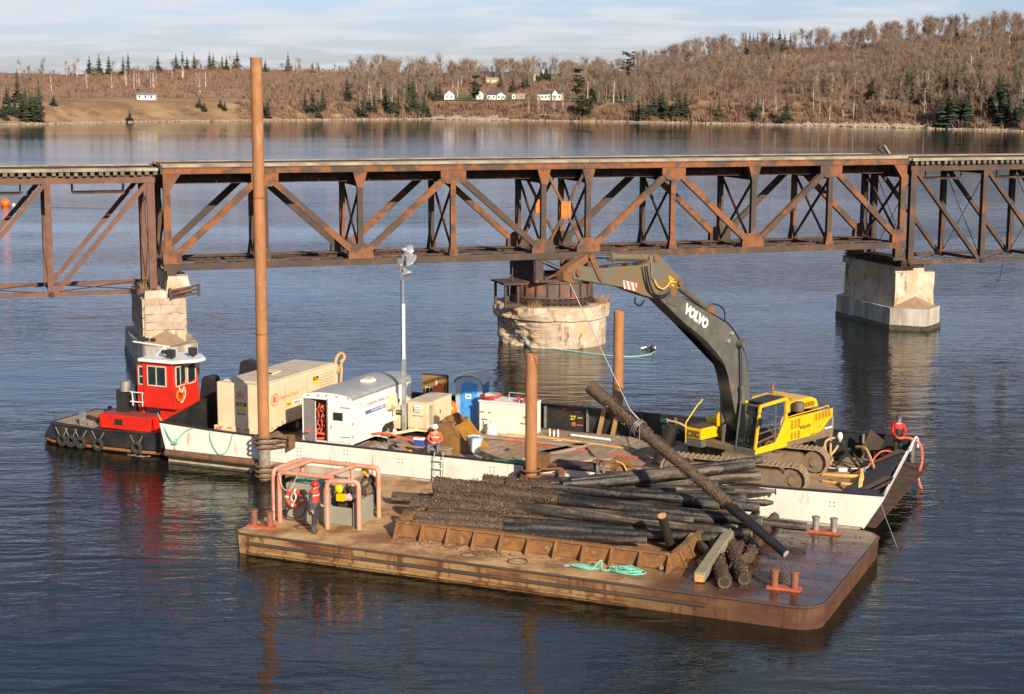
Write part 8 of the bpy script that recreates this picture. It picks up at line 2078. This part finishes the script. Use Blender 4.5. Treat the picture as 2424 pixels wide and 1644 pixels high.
# ================================================================ people
def person(label, loc, rz, J, body, head_mat=M_skin, jacket=M_navy, pants=M_navy, boots=M_boot, hands=M_skin, helmet=None, brim=True, vest=None, strips=False, name='person', scale=1.0, face=0.0):
    o = thing(name, label, 'person', loc, rz)
    o.scale = (scale,) * 3
    B = {}
    me = bpy.data.meshes.new('skeleton'); keys = list(J); ed = [(a, c) for a, c in body]
    me.from_pydata([J[k][0] for k in keys], [(keys.index(a), keys.index(c)) for a, c in ed], [])
    t = bpy.data.objects.new('tmp', me); COL.objects.link(t)
    sk = t.modifiers.new('skin', 'SKIN'); sk.use_smooth_shade = True
    for i, k in enumerate(keys):
        me.skin_vertices[0].data[i].radius = (J[k][1] * 1.14, (J[k][2] if len(J[k]) > 2 else J[k][1]) * 1.14)
        me.skin_vertices[0].data[i].use_root = (k == 'pelvis')
    t.modifiers.new('sub', 'SUBSURF').levels = 1
    t.modifiers['sub'].render_levels = 1
    dg = bpy.context.evaluated_depsgraph_get(); m2 = bpy.data.meshes.new_from_object(t.evaluated_get(dg)); bpy.data.objects.remove(t)
    m2.name = 'body'; m2.materials.clear()
    for m in (jacket, pants, boots, head_mat): m2.materials.append(m)
    seg = []
    for a, c in ed:
        kk = a + c
        mi = 0
        if 'head' in kk or 'neck' in c: mi = 3
        elif 'toe' in kk or ('ankle' in kk and 'shin' in kk): mi = 2
        elif 'knee' in kk or 'hip' in kk or 'shin' in kk: mi = 1
        seg.append((Vector(J[a][0]), Vector(J[c][0]), mi))
    for f in m2.polygons:
        c = f.center; best = (9, 0)
        for a, e, mi in seg:
            ab = e - a; tt_ = max(0, min(1, (c - a).dot(ab) / max(ab.length_squared, 1e-6))); d = (c - a - ab * tt_).length
            if d < best[0]: best = (d, mi)
        f.material_index = best[1]; f.use_smooth = True
    link('body', m2, o)
    for sd in ('l', 'r'):
        w_ = Vector(J['wrist_' + sd][0]); e = Vector(J['elbow_' + sd][0]); d = (w_ - e).normalized(); hb = MB(); A_ = axis_to(d)
        hb.box(w_ + d * .055, (.075, .035, .10), A_)
        for k in range(4):
            st = w_ + d * .09 + A_ @ Vector((-.03 + .02 * k, 0, 0)); ln = (.07, .08, .075, .06)[k]
            hb.tube([st, st + d * ln * .55, st + d * ln * .85 + A_ @ Vector((0, -.025, 0))], [.011, .010, .008], 5)
        st = w_ + d * .03 + A_ @ Vector((-.035, 0, 0)); hb.tube([st, st + d * .035 + A_ @ Vector((-.03, -.01, 0)), st + d * .065 + A_ @ Vector((-.035, -.02, 0))], [.013, .012, .009], 5)
        hb.build('hand', hands, o, smooth=True)
    h = Vector(J['head'][0]); F_ = rotz(face)
    fb = MB(); fb.ball(h + UZ * .02, .098, 16, 12, (1.0, .82, 1.18)); fb.add([h + F_ @ Vector((.09, -.014, .0)), h + F_ @ Vector((.09, .014, 0)), h + F_ @ Vector((.122, 0, -.012)), h + F_ @ Vector((.092, 0, .035))], [(0, 1, 2), (1, 3, 2), (3, 0, 2)])
    for s_ in (-1, 1): fb.ball(h + F_ @ Vector((0, s_ * .082, .0)), .022, 8, 6, (.7, .4, 1.2))
    fb.build('head', head_mat, o, smooth=True)
    eb = MB()
    for s_ in (-1, 1): eb.ball(h + F_ @ Vector((.088, s_ * .032, .025)), .011, 6, 5)
    eb.build('eyes', M_hair, o); mb_ = MB(); mb_.box(h + F_ @ Vector((.092, 0, -.05)), (.012, .045, .010), F_); mb_.build('mouth', M_vred, o)
    hr = MB(); hr.ball(h + UZ * .03 - F_ @ Vector((.018, 0, 0)), .104, 14, 10, (1, .86, 1.1)); hr.v = [v for v in hr.v]; hm_ = hr.mesh('hair', M_hair, smooth=True)
    bm = bmesh.new(); bm.from_mesh(hm_); bmesh.ops.delete(bm, geom=[v for v in bm.verts if v.co.z < h.z - .03 or ((v.co - h).dot(F_ @ UX) > .045 and v.co.z < h.z + .06)], context='VERTS'); bm.to_mesh(hm_); bm.free(); link('hair', hm_, o)
    if helmet:
        hm = MB(); hm.lathe([(.135, .0), (.138, .03), (.125, .09), (.085, .135), (.03, .152), (0, .154)], 18, h + UZ * .055, frame(F_ @ UX * 1.08, F_ @ UY * .95, UZ))
        if brim: hm.lathe([(.13, .0), (.165, -.008), (.165, -.014), (.12, -.01)], 18, h + UZ * .06 + F_ @ Vector((.02, 0, 0)), frame(F_ @ UX * 1.1, F_ @ UY * .95, UZ))
        hm.build('helmet', helmet, o, smooth=True)
    if vest:
        ch_ = Vector(J['chest'][0]); sp = Vector(J['pelvis'][0]); up_ = (ch_ - sp).normalized(); A2 = Matrix((UX, UY, up_)).transposed()
        vm = MB(); vm.lathe([(.195, -.24), (.215, -.1), (.22, .05), (.20, .16), (.13, .22), (.09, .22)], 20, ch_, frame(UX * .82, UY * 1.02, up_)); vm.build('vest', vest, o, smooth=True)
        for z in (.02,):
            v2 = MB(); v2.lathe([(.222, z), (.224, z + .015), (.222, z + .03)], 20, ch_, frame(UX * .84, UY * 1.03, up_)); v2.build('reflective_band', M_refl, o, smooth=True)
    return o
EDG = [('pelvis', 'belly'), ('belly', 'chest'), ('chest', 'neck'), ('neck', 'head')]
for s_ in 'lr':
    EDG += [('chest', 'shoulder_' + s_), ('shoulder_' + s_, 'elbow_' + s_), ('elbow_' + s_, 'wrist_' + s_), ('pelvis', 'hip_' + s_), ('hip_' + s_, 'knee_' + s_), ('knee_' + s_, 'shin_' + s_), ('shin_' + s_, 'ankle_' + s_), ('ankle_' + s_, 'toe_' + s_)]
def stand(**kw):
    J = {'pelvis': ((0, 0, .95), .14, .155), 'belly': ((.01, 0, 1.12), .135, .15), 'chest': ((0, 0, 1.34), .14, .17), 'neck': ((.0, 0, 1.50), .06), 'head': ((.03, 0, 1.64), .085)}
    for s_, y in (('l', 1), ('r', -1)):
        J['shoulder_' + s_] = ((0, .19 * y, 1.42), .075); J['elbow_' + s_] = ((-.04, .27 * y, 1.15), .055); J['wrist_' + s_] = ((.03, .26 * y, .90), .038)
        J['hip_' + s_] = ((0, .10 * y, .88), .095); J['knee_' + s_] = ((.02, .11 * y, .50), .068); J['shin_' + s_] = ((.0, .11 * y, .30), .062); J['ankle_' + s_] = ((-.02, .11 * y, .09), .05); J['toe_' + s_] = ((.15, .13 * y, .045), .042)
    for k, v in kw.items(): J[k] = (v,) + J[k][1:]
    return J
person('worker in red hard hat, navy clothes and red vest standing by the grey winch box', NP(2.67, .95, DN), R(-15), stand(elbow_r=(-.05, -.27, 1.14), wrist_r=(.02, -.27, .9), wrist_l=(.2, .12, 1.0), elbow_l=(.02, .26, 1.12), ankle_l=(-.08, .15, .09), toe_l=(.08, .18, .045), shin_l=(-.03, .13, .3)), EDG, helmet=M_hred, vest=M_vred, boots=M_boot, pants=M_navy, jacket=pmat('blue_coverall', (.07, .075, .10), (.055, .06, .08), rough=.9, scale=8), face=R(5))
person('worker in yellow helmet bending over behind the salmon pipes', NP(3.15, 4.5, DN), R(215), stand(belly=(.10, 0, 1.10), chest=(.24, 0, 1.26), neck=(.38, 0, 1.36), head=(.47, 0, 1.46), shoulder_l=(.28, .19, 1.32), shoulder_r=(.28, -.19, 1.32), elbow_l=(.45, .25, 1.1), elbow_r=(.45, -.25, 1.1), wrist_l=(.62, .15, .95), wrist_r=(.62, -.15, .95)), EDG, helmet=M_hyel, jacket=pmat('dark_green_jacket', (.04, .05, .045), (.25, .05, .02), scale=3, p=(.55, .62, .8), rough=.9), boots=M_boot, hands=M_glove)
sit = stand(pelvis=(0, 0, .12), belly=(.03, 0, .28), chest=(.05, 0, .50), neck=(.08, 0, .66), head=(.12, 0, .79), hip_l=(.02, .11, .10), hip_r=(.02, -.11, .10), knee_l=(.44, .20, .12), knee_r=(.44, -.20, .12), shin_l=(.46, .2, -.1), shin_r=(.46, -.2, -.1), ankle_l=(.44, .20, -.33), ankle_r=(.44, -.2, -.33), toe_l=(.6, .22, -.37), toe_r=(.6, -.22, -.37), shoulder_l=(.05, .2, .58), shoulder_r=(.05, -.2, .58), elbow_l=(.12, .32, .34), elbow_r=(.12, -.32, .34), wrist_l=(.32, .10, .24), wrist_r=(.32, -.10, .24))
sp_ = person('seated worker in white hard hat, orange jacket and jeans beside the rusty bucket', WP(11.62, 3.05, DK + .45), ANG - R(78), sit, EDG, helmet=M_hwht, jacket=M_oran2, pants=M_jean, boots=M_boot)
for z in (.42, .2):
    v2 = MB(); v2.lathe([(.20, 0), (.205, .02), (.20, .05)], 20, (.045, 0, z), frame(UX * .85, UY * 1.02, UZ)); v2.build('reflective_band', M_refl, sp_, smooth=True)
person('tender in red and black jacket holding the orange umbilical at the right end', WP(29.35, 9.55, DK + .30), R(-95), stand(wrist_l=(.34, .14, 1.0), elbow_l=(.12, .27, 1.14), wrist_r=(.34, -.12, .98), elbow_r=(.12, -.27, 1.14)), EDG, helmet=M_hblu, brim=False, jacket=M_jred, pants=M_mdark, boots=M_mdark, hands=M_glove)
bb = MB(); bb.lathe([(.185, -.26), (.196, -.12), (.19, .0)], 20, (0.02, 0, 1.28), frame(UX * .86, UY * .9, UZ))
o = bb.build('black_panel', M_mdark, [x for x in bpy.data.objects if x.get('label', '').startswith('tender')][0], smooth=True)
op = person('operator sitting in the yellow excavator cab', ex.matrix_world @ Vector((0, 0, 0)), EH, sit, EDG, jacket=pmat('brown_shirt', (.20, .12, .10), rough=.9), pants=M_jean, helmet=None)
op.location = EXC + Vector((math.cos(EH), math.sin(EH), 0)) * (-.22) + Vector((-math.sin(EH), math.cos(EH), 0)) * .98 + UZ * 2.36

fo = MB(); fr_ = random.Random(2)
for i in range(60):
    p = GP(fr_.uniform(300, 400), fr_.uniform(1064, 1082), .006) if i < 40 else GP(fr_.uniform(1130, 1200), fr_.uniform(760, 815), .006)
    s = fr_.uniform(.02, .10); fo.add([p + Vector((s * 1.8 * math.cos(t), s * .7 * math.sin(t), 0)) for t in [6.283 * k / 8 for k in range(8)]], [tuple(range(8))])
tag(fo.build('foam', M_wpaint, fix=False), 'white flecks of foam on the water beside the tug bow', kind='stuff')
